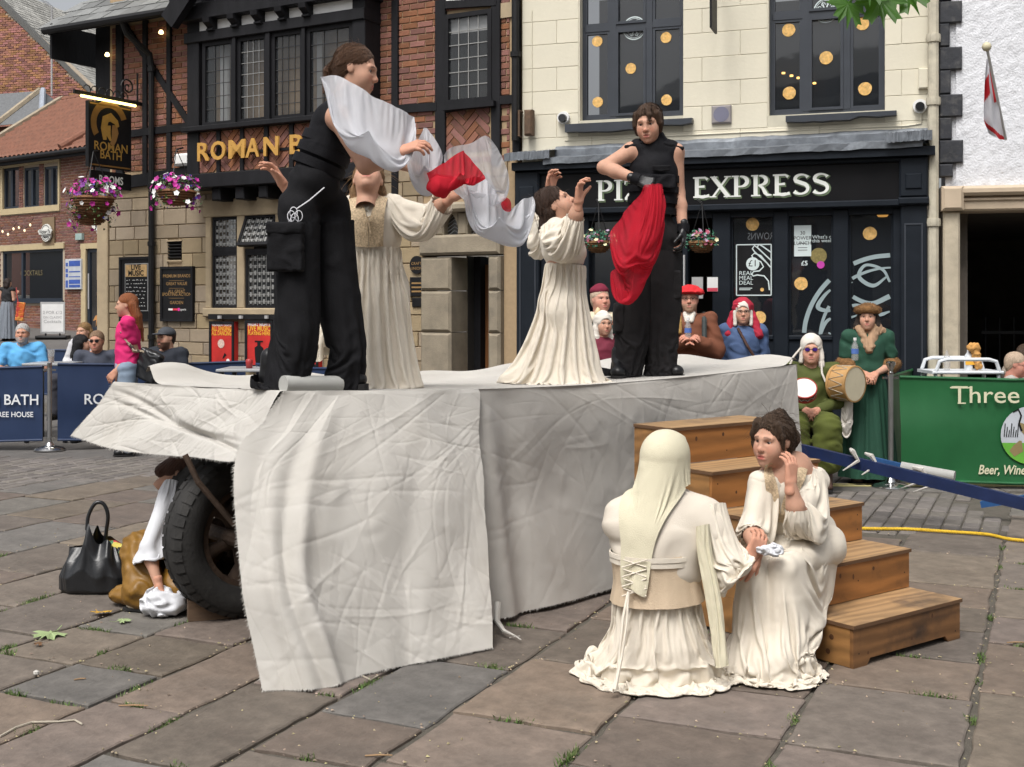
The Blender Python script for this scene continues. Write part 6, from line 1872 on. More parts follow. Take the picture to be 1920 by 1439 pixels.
def make_body(root,J,head,hands,skin=SKIN,s=1.0,h=.009,kind='woman',hair=(.05,.03,.02),beard=None,hh=None,eyes=True,look=None,flush=.12,lips=(.42,.13,.11),iris=(.03,.02,.015),legs=True,hscale=1.0,slim=1.0):
 """one continuous figure: torso, limbs, head and hands; J holds joints in world space"""
 loc = np.array(root.location)
 j = {k:np.asarray(v,float) for k,v in J.items()}
 pts = np.array(list(j.values()))
 F = Field(pts.min(0)-.16,pts.max(0)+.14,h)
 w = j['shR']-j['shL'];fx = nv(w)
 up = nv(j['neck']-j['pelvis']);fw = nv(np.cross(up,fx));rot = np.stack([fx,fw,up],1)
 tx = np.array([slim,slim,1])
 F.ell(j['pelvis'],np.array([.155,.105,.11])*s*tx,rot,k=.04)
 F.cap(j['pelvis'],j['waist'],.105*s*slim,.095*s*slim,k=.05)
 F.ell((j['waist']+j['chest'])/2,np.array([.125,.088,.13])*s*tx,rot,k=.05)
 F.ell(j['chest'],np.array([.145,.098,.13])*s*tx,rot,k=.05)
 nb = j['neck']
 for S_ in ('L','R'):
  F.cap(nb-up*.035,j['sh'+S_],.050*s,.052*s,k=.05)
  F.cap(j['sh'+S_],j['el'+S_],.050*s,.038*s,k=.03)
  e,wr = j['el'+S_],j['wr'+S_]
  F.cap(e,e+(wr-e)*.35,.038*s,.040*s,k=.02);F.cap(e+(wr-e)*.35,wr,.040*s,.0255*s,k=.02)
  if legs and 'kn'+S_ in j:
   hp,kn,an = j['hip'+S_],j['kn'+S_],j['an'+S_]
   F.cap(hp,kn,.082*s,.056*s,k=.04);F.cap(kn,kn+(an-kn)*.35,.054*s,.055*s,k=.02);F.cap(kn+(an-kn)*.35,an,.055*s,.036*s,k=.02)
   if 'to'+S_ in j:F.cap(an-np.array([0,0,.02]),j['to'+S_],.036*s,.026*s,k=.02)
 hp,hf,hu = np.asarray(head[0],float),head[1],head[2] if len(head)>2 else (0,0,1)
 Rm = frame(hf,hu)
 hs_ = s*hscale
 nbase = hp+Rm@np.array([0,-.02,-.07])*hs_
 F.cap(nb-up*.02,nbase,.056*s,.049*s,k=.03)
 V,Q = F.mesh();V = relax(V,Q,1,.4)
 parts = [(V,Q)];cols = [np.tile(np.asarray(skin)*1.0,(len(V),1))]
 hv,hq = head_shape(kind,hh or (.0034 if h<.01 else .005))
 parts.append(((hv*hs_)@Rm.T+hp,hq));cols.append(head_colors(hv,skin,hair,lips,beard,kind,flush))
 for hd in hands:
  v,q = hand_mesh(*hd);parts.append((v,q));cols.append(np.tile(np.asarray(skin)*np.array([1.04,.93,.9]),(len(v),1)))
 V,Q = join(parts)
 me = raw_mesh('body',V-loc,Q,True);set_col(me,np.vstack(cols))
 o = obj('body',me,M_skin,root)
 if eyes:
  lk = nv(look if look is not None else hf)
  for sx in (-1,1):
   c = hp+Rm@(np.array([sx*.0305,.0705,.0045])*hs_)
   n = 10;V = [];Fq = []
   for a in range(n+1):
    for b_ in range(12):
     t_,p_ = pi*a/n,2*pi*b_/12;V.append((sin(t_)*cos(p_),sin(t_)*sin(p_),cos(t_)))
   V = np.array(V)
   Q = np.array([[a*12+b_,a*12+(b_+1)%12,(a+1)*12+(b_+1)%12,(a+1)*12+b_] for a in range(n) for b_ in range(12)])
   d = V@lk;col = np.where((d>.72)[:,None],np.array(iris),np.array([.42,.39,.37]))
   me = raw_mesh('eye',V*.0124*hs_+c-loc,Q[:,::-1],True);set_col(me,col);obj('eye',me,M_eye,root)
 root_field[root.name] = F
 return o,Rm,hp,hs_
def hair_shape(root,Rm,hp,s,m,extras=(),face=(.058,.085,.075,.012),seed=1,h=.0048,name='hair',vol=1.0,streak=.0028,flow=None,nlay=650,strands=0,slen=.12):
 """hair mass in head space: a shell over the skull open at the face, plus locks given as capsule chains"""
 pts = [np.array([[-.1,-.13,-.12],[.1,.1,.14]])]+[np.asarray([p[:3] for p in e]) for e in extras]
 A = np.vstack(pts);rm = max([p[3] for e in extras for p in e],default=.02)
 F = Field(A.min(0)-rm-.01,A.max(0)+rm+.01,h)
 F.ell((0,-.020,.036),np.array([.082,.101,.091])*vol,k=.01)
 F.ell((0,-.055,-.02),np.array([.066,.055,.07])*vol,k=.03)
 fx,fy,fz,fcz = face
 F.ell((0,.085,-.035+fcz),(fx,fy,fz),k=.012,sub=True)
 for sx in (-1,1):F.ell((sx*.078,.022,-.025),(.022,.040,.045),k=.01,sub=True)
 F.ell((0,.03,-.13),(.12,.10,.075),k=.015,sub=True)
 for e in extras:
  for a,b_ in zip(e,e[1:]):F.cap(a[:3],b_[:3],a[3],b_[3],k=.012)
 g = sines(seed,6,6)
 def st(p):
  ang = np.arctan2(p[:,0],p[:,1]+.03); return np.sin(ang*34+2.5*g(p))*.6+np.sin(ang*61+p[:,2]*30+3*g(p*1.7))*.4
 F.bumps(st,streak)
 V,Q = F.mesh()
 lay = MB()
 if flow is not None:
  rs = np.random.default_rng(seed);tg = np.asarray(flow,float)
  grd = np.gradient(F.d,F.h)
  def samp(p):
   i = tuple(np.clip(np.round((p-F.lo)/F.h).astype(int),1,F.n-2));n_ = np.array([g_[i] for g_ in grd]); return F.d[i],n_/max(np.linalg.norm(n_),1e-6)
  for k in rs.integers(0,len(V),nlay):
   p = V[k].copy();pts_ = []
   if p[2]<-.06: continue
   for st_ in range(9):
    dd,n_ = samp(p);p = p-n_*(dd-.0012-.0012*rs.random());pts_.append(p.copy())
    t_ = tg-p;t_ = t_/max(np.linalg.norm(t_),1e-6)+np.array([0,0,-.25])+rs.normal(0,.12,3);t_-=n_*np.dot(t_,n_);nn = np.linalg.norm(t_)
    if nn<.15: break
    p = p+t_/nn*.011
   if len(pts_)>3:lay.tube([Vector((x*s)@Rm.T+hp-np.array(root.location)) for x in pts_],[.0010]*(len(pts_)-1)+[.0004],3,False)
 V = (V*s)@Rm.T+hp-np.array(root.location)
 o = obj(name,raw_mesh(name,V,Q,True),m,root)
 if lay.V:tag(lay.build('strands',m,o),kind='stuff')
 if strands:
  q = MB();rs = random.Random(seed)
  for _ in range(strands):
   a,e_ = rs.uniform(-3.1,3.1),rs.uniform(-.3,1.4)
   p = np.array([sin(a)*cos(e_)*.08,cos(a)*cos(e_)*.09-.03,sin(e_)*.09+.035])
   if p[1]>.03 and p[2]<.06: continue
   d = nv([sin(a)*.6+rs.gauss(0,.5),-.4+rs.gauss(0,.5),-.3+rs.gauss(0,.6)]);l = slen*rs.uniform(.4,1)
   pts_ = [p+d*l*t_+np.array([0,0,-.25*l*t_*t_])+np.array([rs.gauss(0,.005) for _ in range(3)])*t_ for t_ in (0,.35,.7,1)]
   q.tube([Vector((x*s)@Rm.T+hp-np.array(root.location)) for x in pts_],[.0009,.0008,.0006,.0003],3,False)
  tag(q.build('stray_hair',m,o),kind='stuff')
 return o
def garment(root,name,m,prims,h=.009,folds=None,amp=.006,cuts=(),smooth=1,seed=0):
 """clothing grown from capsules and ellipsoids, with folds"""
 P_ = []
 for q in prims:
  if q[0]=='c':P_+=[(np.asarray(q[1],float),q[3]),(np.asarray(q[2],float),q[4])]
  else:P_+=[(np.asarray(q[1],float),float(np.max(q[2])))]
 lo = np.min([p-r for p,r in P_],0)-.03;hi = np.max([p+r for p,r in P_],0)+.03
 F = Field(lo,hi,h)
 for q in prims:
  if q[0]=='c':F.cap(q[1],q[2],q[3],q[4],q[5] if len(q)>5 else .03)
  else:F.ell(q[1],q[2],q[3] if len(q)>3 else None,q[4] if len(q)>4 else .04)
 if folds is None:folds = wrinkle(seed)
 F.bumps(folds,amp)
 for n_,off in cuts:F.cut(n_,off)
 root_field[root.name+name] = F
 V,Q = F.mesh();V = relax(V,Q,smooth,.4)
 return obj(name,raw_mesh(name,V-np.array(root.location),Q,True),m,root)
def wrinkle(seed,f=4.2,axis=(.35,.1,.93),squash=1.25):
 """creases that run mostly across 'axis'"""
 a,b = sines(seed+100,8,f*.5),sines(seed+200,10,f)
 ax = np.asarray(axis,float)
 def fn(p):
  q = p+ax*((p@ax)[:,None])*(squash-1)
  return np.tanh(1.6*np.sin(4.2*a(q)+2.2*b(q)))*.6+.4*b(q*1.6)
 return fn
def sweep(root,name,m,path,rx,ry,ref=(1,0,0),nth=120,nv_=60,fold=None,closed_end=False,thick=0.0,seed=0):
 """sleeve or skirt: ellipses carried along a path; fold(theta, t) adds to the radius"""
 k = len(path)
 C_ = catmull(path,nv_);X = catmull(np.array(rx)[:,None],nv_)[:,0];Y = catmull(np.array(ry)[:,None],nv_)[:,0]
 T = np.gradient(C_,axis=0);T/=np.linalg.norm(T,axis=1)[:,None]
 th = np.linspace(0,2*pi,nth,endpoint=False);G = []
 for i in range(nv_):
  x = np.asarray(ref,float)-T[i]*np.dot(ref,T[i]);x = nv(x);y = np.cross(T[i],x)
  f = fold(th,i/(nv_-1)) if fold is not None else 0.0
  G.append(C_[i]+np.outer(np.cos(th)*(X[i]+f),x)+np.outer(np.sin(th)*(Y[i]+f),y))
 G = np.array(G)-np.array(root.location)
 return obj(name,grid_mesh(name,G,True,True),m,root)
def pleats(seed,amp0,amp1,ns=(7,11,16,23),sharp=1.2,drift=1.5):
 g = np.random.default_rng(seed);ph = g.uniform(0,6.28,len(ns));dr = g.uniform(-drift,drift,len(ns));wt = g.uniform(.6,1.2,len(ns))/np.sqrt(np.array(ns)/ns[0])
 def fn(th,t):
  s_ = sum(w_*np.sin(n*th+p+d*t*2) for n,p,d,w_ in zip(ns,ph,dr,wt)); return np.tanh(s_*sharp)*(amp0+(amp1-amp0)*t)
 return fn
def person(label,loc): return thing('person',label,'person',loc)
M_cream_d = mat('cream_muslin',(0.66,0.60,0.505),.9,.05,5,bump=.3,bscale=240,sheen=.1,stretch=(1,1,2.2),crumple=(10,.4,.02))
M_lace = mat('ecru_lace',(0.50,0.385,0.25),.9,.5,110,bump=.5,bscale=220)
M_blackc = mat('black_cotton',(0.0115,0.0115,0.013),.85,.25,12,bump=.3,bscale=200,spec=.12,crumple=(9,.5,.03))
M_blackn = mat('black_nylon',(0.009,0.009,0.011),.7,.3,10,bump=.25,bscale=160,spec=.12,crumple=(12,.4,.02))
M_boot = mat('black_leather',(0.009,0.009,0.010),.35,.3,20,bump=.15,bscale=120,spec=.4)
M_cord = mat('dark_cord',(0.02,0.012,0.01),.7)
def boot(root,an,toe,deck_zz,m=M_boot,L_=.0,chunky=True):
 """lace-up shoe from ankle to toe standing at height deck_zz"""
 loc = np.array(root.location);an,toe = np.asarray(an,float),np.asarray(toe,float)
 d = nv([toe[0]-an[0],toe[1]-an[1],0]);heel = np.array([an[0],an[1],0])-d*.065;tip = np.array([toe[0],toe[1],0])+d*.01
 heel[2] = tip[2] = deck_zz
 sole = .034 if chunky else .015
 x = np.array([-d[1],d[0],0]);L = np.linalg.norm(tip-heel)
 out = [(0,.026),(.04,.038),(.3,.036),(.45,.038),(.7,.048),(.88,.044),(.97,.026),(1,.0)]
 pts = [heel+d*L*f+x*w_ for f,w_ in out]+[heel+d*L*f-x*w_ for f,w_ in out[::-1][1:]]
 q = MB();n = len(pts)
 V = [tuple(p-loc+np.array([0,0,.001])) for p in pts]+[tuple(p-loc+np.array([0,0,sole])) for p in pts]
 q.add(V,[tuple(range(n-1,-1,-1)),tuple(range(n,2*n))]+[(i,(i+1)%n,(i+1)%n+n,i+n) for i in range(n)])
 b_ = thing_part('boot',root)
 q.build('sole',mat('black_sole',(.014,.013,.013),.8),b_)
 F = Field(np.minimum(heel,tip)-.07,np.maximum(heel,tip)+np.array([.07,.07,.2]),.007)
 F.cap(heel+d*.05+[0,0,sole+.03],tip-d*.06+[0,0,sole+.022],.040,.036,k=.03)
 F.ell(tip-d*.055+[0,0,sole+.022],(.045,.045,.032),k=.03);F.cap(heel+d*.06+[0,0,.05],heel+d*.06+[0,0,.16],.042,.045,k=.03)
 F.cap(heel+d*.06+[0,0,.12],tip-d*.1+[0,0,.06],.035,.03,k=.03)
 V,Q = F.mesh();V[:,2] = np.maximum(V[:,2],deck_zz+sole-.002)
 obj('upper',raw_mesh('upper',V-loc,Q,True),m,b_)
 return b_
 # ================================================================ draping: position based cloth on a grid
def drape(X,closed,Lu,Lv,pin,field=None,floor=None,steps=60,iters=5,g=-9.8,seed=0,noise=.004,margin=.006,shear=.5,bend=.12,damp=.965,fric=.5,tether=None):
 """settle a grid of cloth (n rows, m columns): Lu rest length along a row, Lv rest length down a column"""
 n,m_ = X.shape[:2];id_ = np.arange(n*m_).reshape(n,m_)
 Lu = np.broadcast_to(np.asarray(Lu,float),(n,m_));Lv = np.broadcast_to(np.asarray(Lv,float),(n,m_))
 passes = []
 def add(ia,ib,L,k):
  if len(ia):passes.append((ia.ravel(),ib.ravel(),np.maximum(L.ravel(),1e-5).astype(np.float32),np.float32(k)))
 for o in (0,1):
  ii = np.arange(o,n-1,2);add(id_[ii],id_[ii+1],Lv[ii],1.0)
  jj = np.arange(o,m_ if closed else m_-1,2);add(id_[:,jj],id_[:,(jj+1)%m_],Lu[:,jj],1.0)
 jj = np.arange(m_ if closed else m_-1)
 for o in (0,1):
  ii = np.arange(o,n-1,2)
  dg = np.sqrt(Lu[ii][:,jj]**2+Lv[ii][:,jj]**2)
  add(id_[ii][:,jj],id_[ii+1][:,(jj+1)%m_],dg,shear);add(id_[ii][:,(jj+1)%m_],id_[ii+1][:,jj],dg,shear)
 for o in (0,2):
  ii = np.array([i for i in range(n-2) if i%4 in (o,o+1)],int)
  if len(ii):add(id_[ii],id_[ii+2],Lv[ii]+Lv[ii+1],bend)
  jj2 = np.array([j for j in range(m_ if closed else m_-2) if j%4 in (o,o+1)],int)
  add(id_[:,jj2],id_[:,(jj2+2)%m_],Lu[:,jj2]*2,bend)
 P_ = X.reshape(-1,3).copy();w_ = np.where(pin.ravel(),0.0,1.0)[:,None].astype(np.float32)
 P_+=np.random.default_rng(seed).normal(0,noise,P_.shape)*w_
 P_ = P_.astype(np.float32)
 passes = [(ia,ib,L,k,w_[ia]/np.maximum(w_[ia]+w_[ib],1e-9)*k,w_[ib]/np.maximum(w_[ia]+w_[ib],1e-9)*k) for ia,ib,L,k in passes]
 prev = P_.copy();dt = 1/50.0
 if field is not None:
  gr_ = np.stack(np.gradient(field.d,field.h),-1)
 for st in range(steps):
  v = (P_-prev)*damp;sp = np.linalg.norm(v,axis=1,keepdims=True);v*=np.minimum(1,.03/np.maximum(sp,1e-9));prev = P_.copy()
  a = np.array([0,0,g*dt*dt]);P_ = (P_+(v+a)*w_).astype(np.float32)
  for it in range(iters):
   for ia,ib,L,k,wa,wb in passes:
    A,B = P_[ia],P_[ib];d = B-A;l = np.sqrt(np.einsum('ij,ij->i',d,d))+1e-9
    d*=(1-L/l)[:,None]
    P_[ia] = A+d*wa;P_[ib] = B-d*wb
  if tether is not None: # no column hangs longer than its cloth
   Q_ = P_.reshape(n,m_,3);dv = Q_-Q_[:1];l = np.linalg.norm(dv,axis=-1);mx = np.arange(n)[:,None]*tether*1.01
   P_ = (Q_[:1]+dv*np.minimum(1,mx/np.maximum(l,1e-9))[...,None]).reshape(-1,3).astype(np.float32)
  if field is not None:
   q = (P_-field.lo)/field.h;i0 = np.floor(q).astype(int);ok = ((i0>=0)&(i0<field.n-1)).all(1);i0 = np.clip(i0,0,field.n-2);f = q-i0
   dd = np.zeros(len(P_));gg = np.zeros((len(P_),3))
   for cx in (0,1):
    for cy in (0,1):
     for cz in (0,1):
      wt = np.abs(1-cx-f[:,0])*np.abs(1-cy-f[:,1])*np.abs(1-cz-f[:,2]);ix = (i0[:,0]+cx,i0[:,1]+cy,i0[:,2]+cz)
      dd+=wt*field.d[ix];gg+=wt[:,None]*gr_[ix]
   hit = ok&(dd<margin)
   nn = gg[hit]/np.maximum(np.linalg.norm(gg[hit],axis=1,keepdims=True),1e-6)
   mv = P_[hit]-prev[hit];tn = mv-nn*(mv*nn).sum(1,keepdims=True)
   P_[hit]+=(nn*np.clip(margin-dd[hit],0,.03)[:,None]-tn*fric)*w_[hit]
  if floor is not None:
   low = P_[:,2]<floor;P_[low,2] = floor;P_[low,:2] = prev[low,:2]+(P_[low,:2]-prev[low,:2])*.3
 return P_.reshape(n,m_,3)
def cloth_obj(root,name,m,A,closed=True,sub=1):
 loc = np.array(root.location) if root is not None else 0
 o = obj(name,grid_mesh(name,A-loc,True,closed),m,root)
 if sub:
  md = o.modifiers.new('smooth','SUBSURF');md.levels = 0;md.render_levels = sub
 return o
def ring_rows(path,rx,ry,ref,nth,nr):
 C_ = catmull(path,nr);X = catmull(np.array(rx,float)[:,None],nr)[:,0];Y = catmull(np.array(ry,float)[:,None],nr)[:,0]
 T = np.gradient(C_,axis=0);T/=np.linalg.norm(T,axis=1)[:,None];th = np.linspace(0,2*pi,nth,endpoint=False);G = []
 for i in range(nr):
  x = nv(np.asarray(ref,float)-T[i]*np.dot(ref,T[i]));y = np.cross(T[i],x);G.append(C_[i]+np.outer(np.cos(th)*X[i],x)+np.outer(np.sin(th)*Y[i],y))
 return np.array(G)
def tube_cloth(root,name,m,path,rx,ry,ref=(1,0,0),nth=110,nr=60,full=1.35,longer=1.04,field=None,floor=None,steps=26,pin_end=False,seed=0,pins=1,iters=5,bend=.10,hem=None,g=-2.2,fullend=None,sub=1,margin=.006):
 """skirt, sleeve or trouser leg: a tube gathered at its top ring (and cuff), then draped over the body"""
 G = ring_rows(path,rx,ry,ref,nth,nr)
 cu = np.linalg.norm(np.roll(G,-1,1)-G,axis=-1).mean(1);cv = np.linalg.norm(np.diff(G,axis=0),axis=-1).mean(1)
 fl = np.interp(np.linspace(0,1,nr),[0,.12,1] if not pin_end else [0,.12,.85,1],[full,full,fullend or full] if not pin_end else [full,full,fullend or full,fullend or full])
 if hem is not None:Lu = np.interp(np.linspace(0,1,nr),[0,1],[cu[0]*full,hem*1.0/nth])[:,None]
 else:Lu = (np.maximum.accumulate(cu) if not pin_end else cu)[:,None]*fl[:,None]
 Lv = np.append(cv,cv[-1]).mean()*longer
 pin = np.zeros(G.shape[:2],bool);pin[:pins] = True
 if pin_end:pin[-1:] = True
 # seed the gathers so that they start as pleats
 th = np.linspace(0,2*pi,nth,endpoint=False);gq = np.random.default_rng(seed);pl = sum(gq.uniform(.4,1)*np.sin(k*th+gq.uniform(0,6.28)) for k in gq.integers(9,24,5))
 ctr = G.mean(1,keepdims=True);rad = G-ctr;rad/=np.maximum(np.linalg.norm(rad,axis=-1,keepdims=True),1e-6)
 t_ = np.linspace(0,1,nr)[:,None];G = G+rad*(pl[None,:]*.004*np.clip(t_*8,.35,1))[...,None]
 A = drape(G,True,Lu,Lv,pin,field,floor,steps,iters,g,seed,.002,margin,bend=bend,tether=None if pin_end else Lv)
 return cloth_obj(root,name,m,A,True,sub)
 # ================================================================ the players
def px(*a): return np.array(P(*a))
# ---------------------------------------------------------------- woman in black bending at the stage corner
base = deck(.22,.16)
w1 = person('woman in black tactical vest and cargo trousers bending forward at stage corner',base)
zA,zB = float(deck_z(.06,.2)),float(deck_z(.42,.12))
J = dict(pelvis=px(588,352,5.92),waist=px(606,292,5.92),chest=px(634,232,5.92),neck=px(656,186,5.92),
 shL=px(634,222,5.76),elL=px(686,312,5.66),wrL=px(752,284,5.58),shR=px(676,214,6.08),elR=px(712,292,6.12),wrR=px(786,318,6.02),
 hipL=px(560,392,5.84),knL=px(556,560,5.80),anL=px(508,702,5.86),hipR=px(618,392,6.0),knR=px(652,558,5.98),anR=px(636,700,6.0))
J['anL'][2] = zA+.09;J['anR'][2] = zB+.09
toeL = J['anL']+np.array([.17,-.03,0]);toeR = J['anR']+np.array([.14,-.05,0])
hd = px(668,132,5.92)
brown = (.085,.042,.022)
_,Rm,hp,s_ = make_body(w1,J,(hd,(1,-.12,-.22),(.22,0,1)),[('relaxed',J['wrL'],(.8,-.3,.25),(0,-.6,.8),True),('relaxed',J['wrR'],(.9,-.2,-.25),(0,-.3,.9),False)],s=1.03,hair=brown,flush=.2,slim=.86)
MH1 = m_hair('brown',(.085,.040,.019))
hair_shape(w1,Rm,hp,s_,MH1,[[(0,-.10,-.0,.030),(0,-.13,-.03,.026),(0,-.135,-.08,.016),(.01,-.13,-.14,.006)]],(.060,.070,.088,.02),4,vol=.99,streak=.0015,strands=40,slen=.09,flow=(0,-.12,-.02),nlay=420)
# trousers
j = J
up = nv(j['neck']-j['pelvis']);fx = nv(j['shR']-j['shL']);fw = nv(np.cross(up,fx));rot = np.stack([fx,fw,up],1)
trs = [('e',j['pelvis']-[0,0,.0],(.158,.122,.14),rot,.05),('c',j['pelvis'],j['waist']-[0,0,.0],.118,.104),
 ('c',j['hipL'],j['knL'],.118,.100,.04),('c',j['knL'],j['anL']+[0,0,.02],.100,.108,.04),('c',j['hipR'],j['knR'],.118,.098,.04),('c',j['knR'],j['anR']+[0,0,.02],.098,.106,.04)]
garment(w1,'cargo_trousers',M_blackc,trs[:2]+[('c',j['hipL'],j['hipL']*.6+j['knL']*.4,.104,.090,.04),('c',j['hipR'],j['hipR']*.6+j['knR']*.4,.104,.090,.04)],.010,None,.006,seed=3)
def leg(root,hip,kn,an,zf,seed,m,r0=.108,r1=.092,r2=.098):
 F_ = root_field[root.name]
 tube_cloth(root,'trouser_leg',m,[hip*.82+kn*.18,hip*.45+kn*.55,kn,kn*.5+an*.5,an-[0,0,.045]],[r0,r0*.97,r1,r1,r2],[r0,r0*.97,r1*1.05,r1*1.1,r2*1.1],(1,0,0),90,100,1.14,1.13,F_,zf+.012,26,True,seed,1,5,.12,None,-2.5)
leg(w1,j['hipL'],j['knL'],j['anL'],zA,5,M_blackc);leg(w1,j['hipR'],j['knR'],j['anR'],zB,6,M_blackc)
kp = (j['hipL']+j['knL'])/2+np.array([-.035,-.115,.015])
pk = thing_part('cargo_pocket',w1)
def bag_box(root,name,c,hx,hy,hz,rz,m,k=.012,tilt=0.0):
 F = Field((-hx-.03,-hy-.03,-hz-.03),(hx+.03,hy+.03,hz+.03),.006)
 sl,p = F._win(F.lo,F.lo+F.h*F.n);q = np.abs(p)-(np.array([hx,hy,hz])-k)
 F.d[sl] = np.linalg.norm(np.maximum(q,0),axis=-1)+np.minimum(q.max(-1),0)-k
 F.bumps(wrinkle(int(abs(c[0])*900)+5,7),.004)
 V,Q = F.mesh();Rz = np.array(Euler((0,tilt,rz)).to_matrix())
 return obj(name,raw_mesh(name,V@Rz.T+np.asarray(c)-np.array(root.location),Q,True),m,root if name!='pocket' else pk)
bag_box(w1,'pocket',kp,.085,.028,.105,R(-4),M_blackc);bag_box(w1,'pocket',kp+[0,-.012,.10],.088,.026,.03,R(-4),M_blackc)
boot(w1,J['anL'],toeL,zA+.006);boot(w1,J['anR'],toeR,zB+.006)
# vest over a ribbed black top
up = nv(j['neck']-j['pelvis']);fx = nv(j['shR']-j['shL']);fw = nv(np.cross(up,fx));rot = np.stack([fx,fw,up],1)
mid = (j['waist']+j['chest'])/2
garment(w1,'vest',M_blackn,[('e',mid,(.138,.112,.17),rot),('e',j['chest']-up*.02,(.142,.118,.13),rot),('e',j['waist'],(.143,.118,.12),rot),('c',j['shL']*.62+j['neck']*.38+up*.005,j['chest'],.056,.09),('c',j['shR']*.62+j['neck']*.38+up*.005,j['chest'],.056,.09),('c',j['neck']-up*.05,j['neck']+up*.02,.074,.064),('c',j['neck']-up*.03,j['shL']*.68+j['neck']*.32,.07,.060),('c',j['neck']-up*.03,j['shR']*.68+j['neck']*.32,.07,.060)],.009,None,.003,seed=8)
def hoop(root,name,c,up_,fx_,rx,ry,hgt,m,thick=.006,n=44):
 fx_ = nv(np.asarray(fx_)-np.asarray(up_)*np.dot(fx_,up_));fy = np.cross(up_,fx_);G = []
 for dz,e in ((-hgt/2,-.004),(-hgt/2,thick),(hgt/2,thick),(hgt/2,-.004)):
  G.append([c+fx_*(rx+e)*cos(a)+fy*(ry+e)*sin(a)+up_*dz for a in np.linspace(0,2*pi,n,endpoint=False)])
 return smooth_by_angle(obj(name,grid_mesh(name,np.array(G)-np.array(root.location),True,True),m,root),40)
for k in range(3):hoop(w1,'vest_strap',j['waist']+up*(-.055+.062*k)-fw*.0,up,fx,.150-.001*k,.126-.001*k,.046,M_blackn,.006)
# white cord with keys of plastic on the thigh
b = MB();cpts = [px(608,352,5.78),px(580,376,5.74),px(556,392,5.72)]
b.tube([Vector(p-np.array(base)) for p in cpts],.003,5)
rs = random.Random(2);q0 = px(549,400,5.705)
for k in range(4):
 c = q0+np.array([rs.gauss(0,.012),0,rs.gauss(0,.02)]);b.tube([Vector(c-np.array(base)+np.array([.018*cos(a),-.004*k,.026*sin(a)])) for a in np.linspace(0,6.28,14)],.0022,4)
b.tube([Vector(px(x,y,5.70)-np.array(base)) for x,y in ((548,405),(540,418),(553,424),(551,440),(541,432))],.0022,4)
b.build('white_cord',mat('white_cord',(.7,.7,.74),.6),w1)
# ---------------------------------------------------------------- kneeling woman facing the square, arms spread
base = on_deck(715,.45);zD = base.z
w2 = person('kneeling woman in cream lace-front gown behind the bending figure, arms spread wide',base)
Y2 = base.y
J = dict(pelvis=px(712,545,Y2+.05),waist=px(703,470,Y2),chest=px(696,418,Y2-.02),neck=px(690,378,Y2-.02),
 shL=px(648,392,Y2),elL=px(584,392,Y2+.02),wrL=px(530,345,Y2-.05),shR=px(738,388,Y2),elR=px(806,402,Y2-.06),wrR=px(848,368,Y2-.17),
 hipL=px(690,560,Y2),hipR=px(735,560,Y2),knL=px(685,712,Y2-.1),knR=px(742,712,Y2-.1),anL=px(690,712,Y2+.38),anR=px(740,712,Y2+.38))
for k in ('knL','knR','anL','anR'):J[k][2] = zD+.07
hd = px(690,338,Y2-.03)
_,Rm,hp,s_ = make_body(w2,J,(hd,(.05,-.72,.62),(0,.6,.8)),[('open',J['wrL'],(-.5,-.25,.8),(.6,.4,.4),True,1.08),('claw',J['wrR'],(.55,-.3,.55),(-.3,-.8,.1),False,1.08)],s=1.02,hair=(.2,.12,.06),flush=.1)
MH2 = m_hair('blonde',(.26,.15,.07))
hair_shape(w2,Rm,hp,s_,MH2,[[(.06,-.06,-.02,.035),(.075,-.10,-.09,.03),(.09,-.13,-.16,.014)],[(-.06,-.06,-.02,.035),(-.075,-.10,-.09,.03),(-.085,-.13,-.16,.012)]],(.062,.075,.092,.02),9,strands=60,slen=.16,flow=(0,-.12,-.15))
j = J
up = nv(j['neck']-j['pelvis']);fx = nv(j['shR']-j['shL']);fw = nv(np.cross(up,fx));rot = np.stack([fx,fw,up],1)
# bodice with low neck
bod = garment(w2,'bodice',M_cream_d,[('e',j['chest']-up*.01,(.165,.118,.14),rot),('e',j['waist']+up*.05,(.150,.112,.12),rot),('c',j['neck']*.45+j['shL']*.55-up*.015,j['shL'],.05,.068),('c',j['neck']*.45+j['shR']*.55-up*.015,j['shR'],.05,.068)],.008,None,.004,seed=13)
_g = np.array(base)
# lace front: a strip lying on the bodice with a V neck
def lace_panel(root,pts,m,name='lace_panel',lift=.015):
 """ribbon of lace through rows of (left, right) points"""
 bf = root_field[root.name+'bodice']
 Lr = catmull([a for a,b_ in pts],26);Rr = catmull([b_ for a,b_ in pts],26);G = []
 for l_,r_ in zip(Lr,Rr):
  row = [l_+(r_-l_)*f for f in np.linspace(0,1,14)]
  fit = []
  for p in row: # lay the lace on the bodice
   q = p-np.array([0,.2,0])
   for _ in range(110):
    i_ = tuple(np.clip(np.round((q-bf.lo)/bf.h).astype(int),0,bf.n-1))
    if bf.d[i_]<lift: break
    q = q+np.array([0,.0035,0])
   else:q = p
   fit.append(q)
  G.append(fit)
 G = np.array(G)
 for _ in range(3):G[1:-1,:,1] = (G[:-2,:,1]+2*G[1:-1,:,1]+G[2:,:,1])/4;G[:,1:-1,1] = (G[:,:-2,1]+2*G[:,1:-1,1]+G[:,2:,1])/4
 G[...,1]-=.005
 return obj(name,grid_mesh(name,np.array(G)-np.array(root.location)),m,root)
yf = Y2-.148
lace_panel(w2,[(px(652,372,yf+.05),px(676,366,yf+.045)),(px(656,395,yf+.018),px(688,408,yf+.0)),(px(660,430,yf-.002),px(690,430,yf-.012)),(px(661,462,yf+.01),px(690,464,yf))],M_lace)
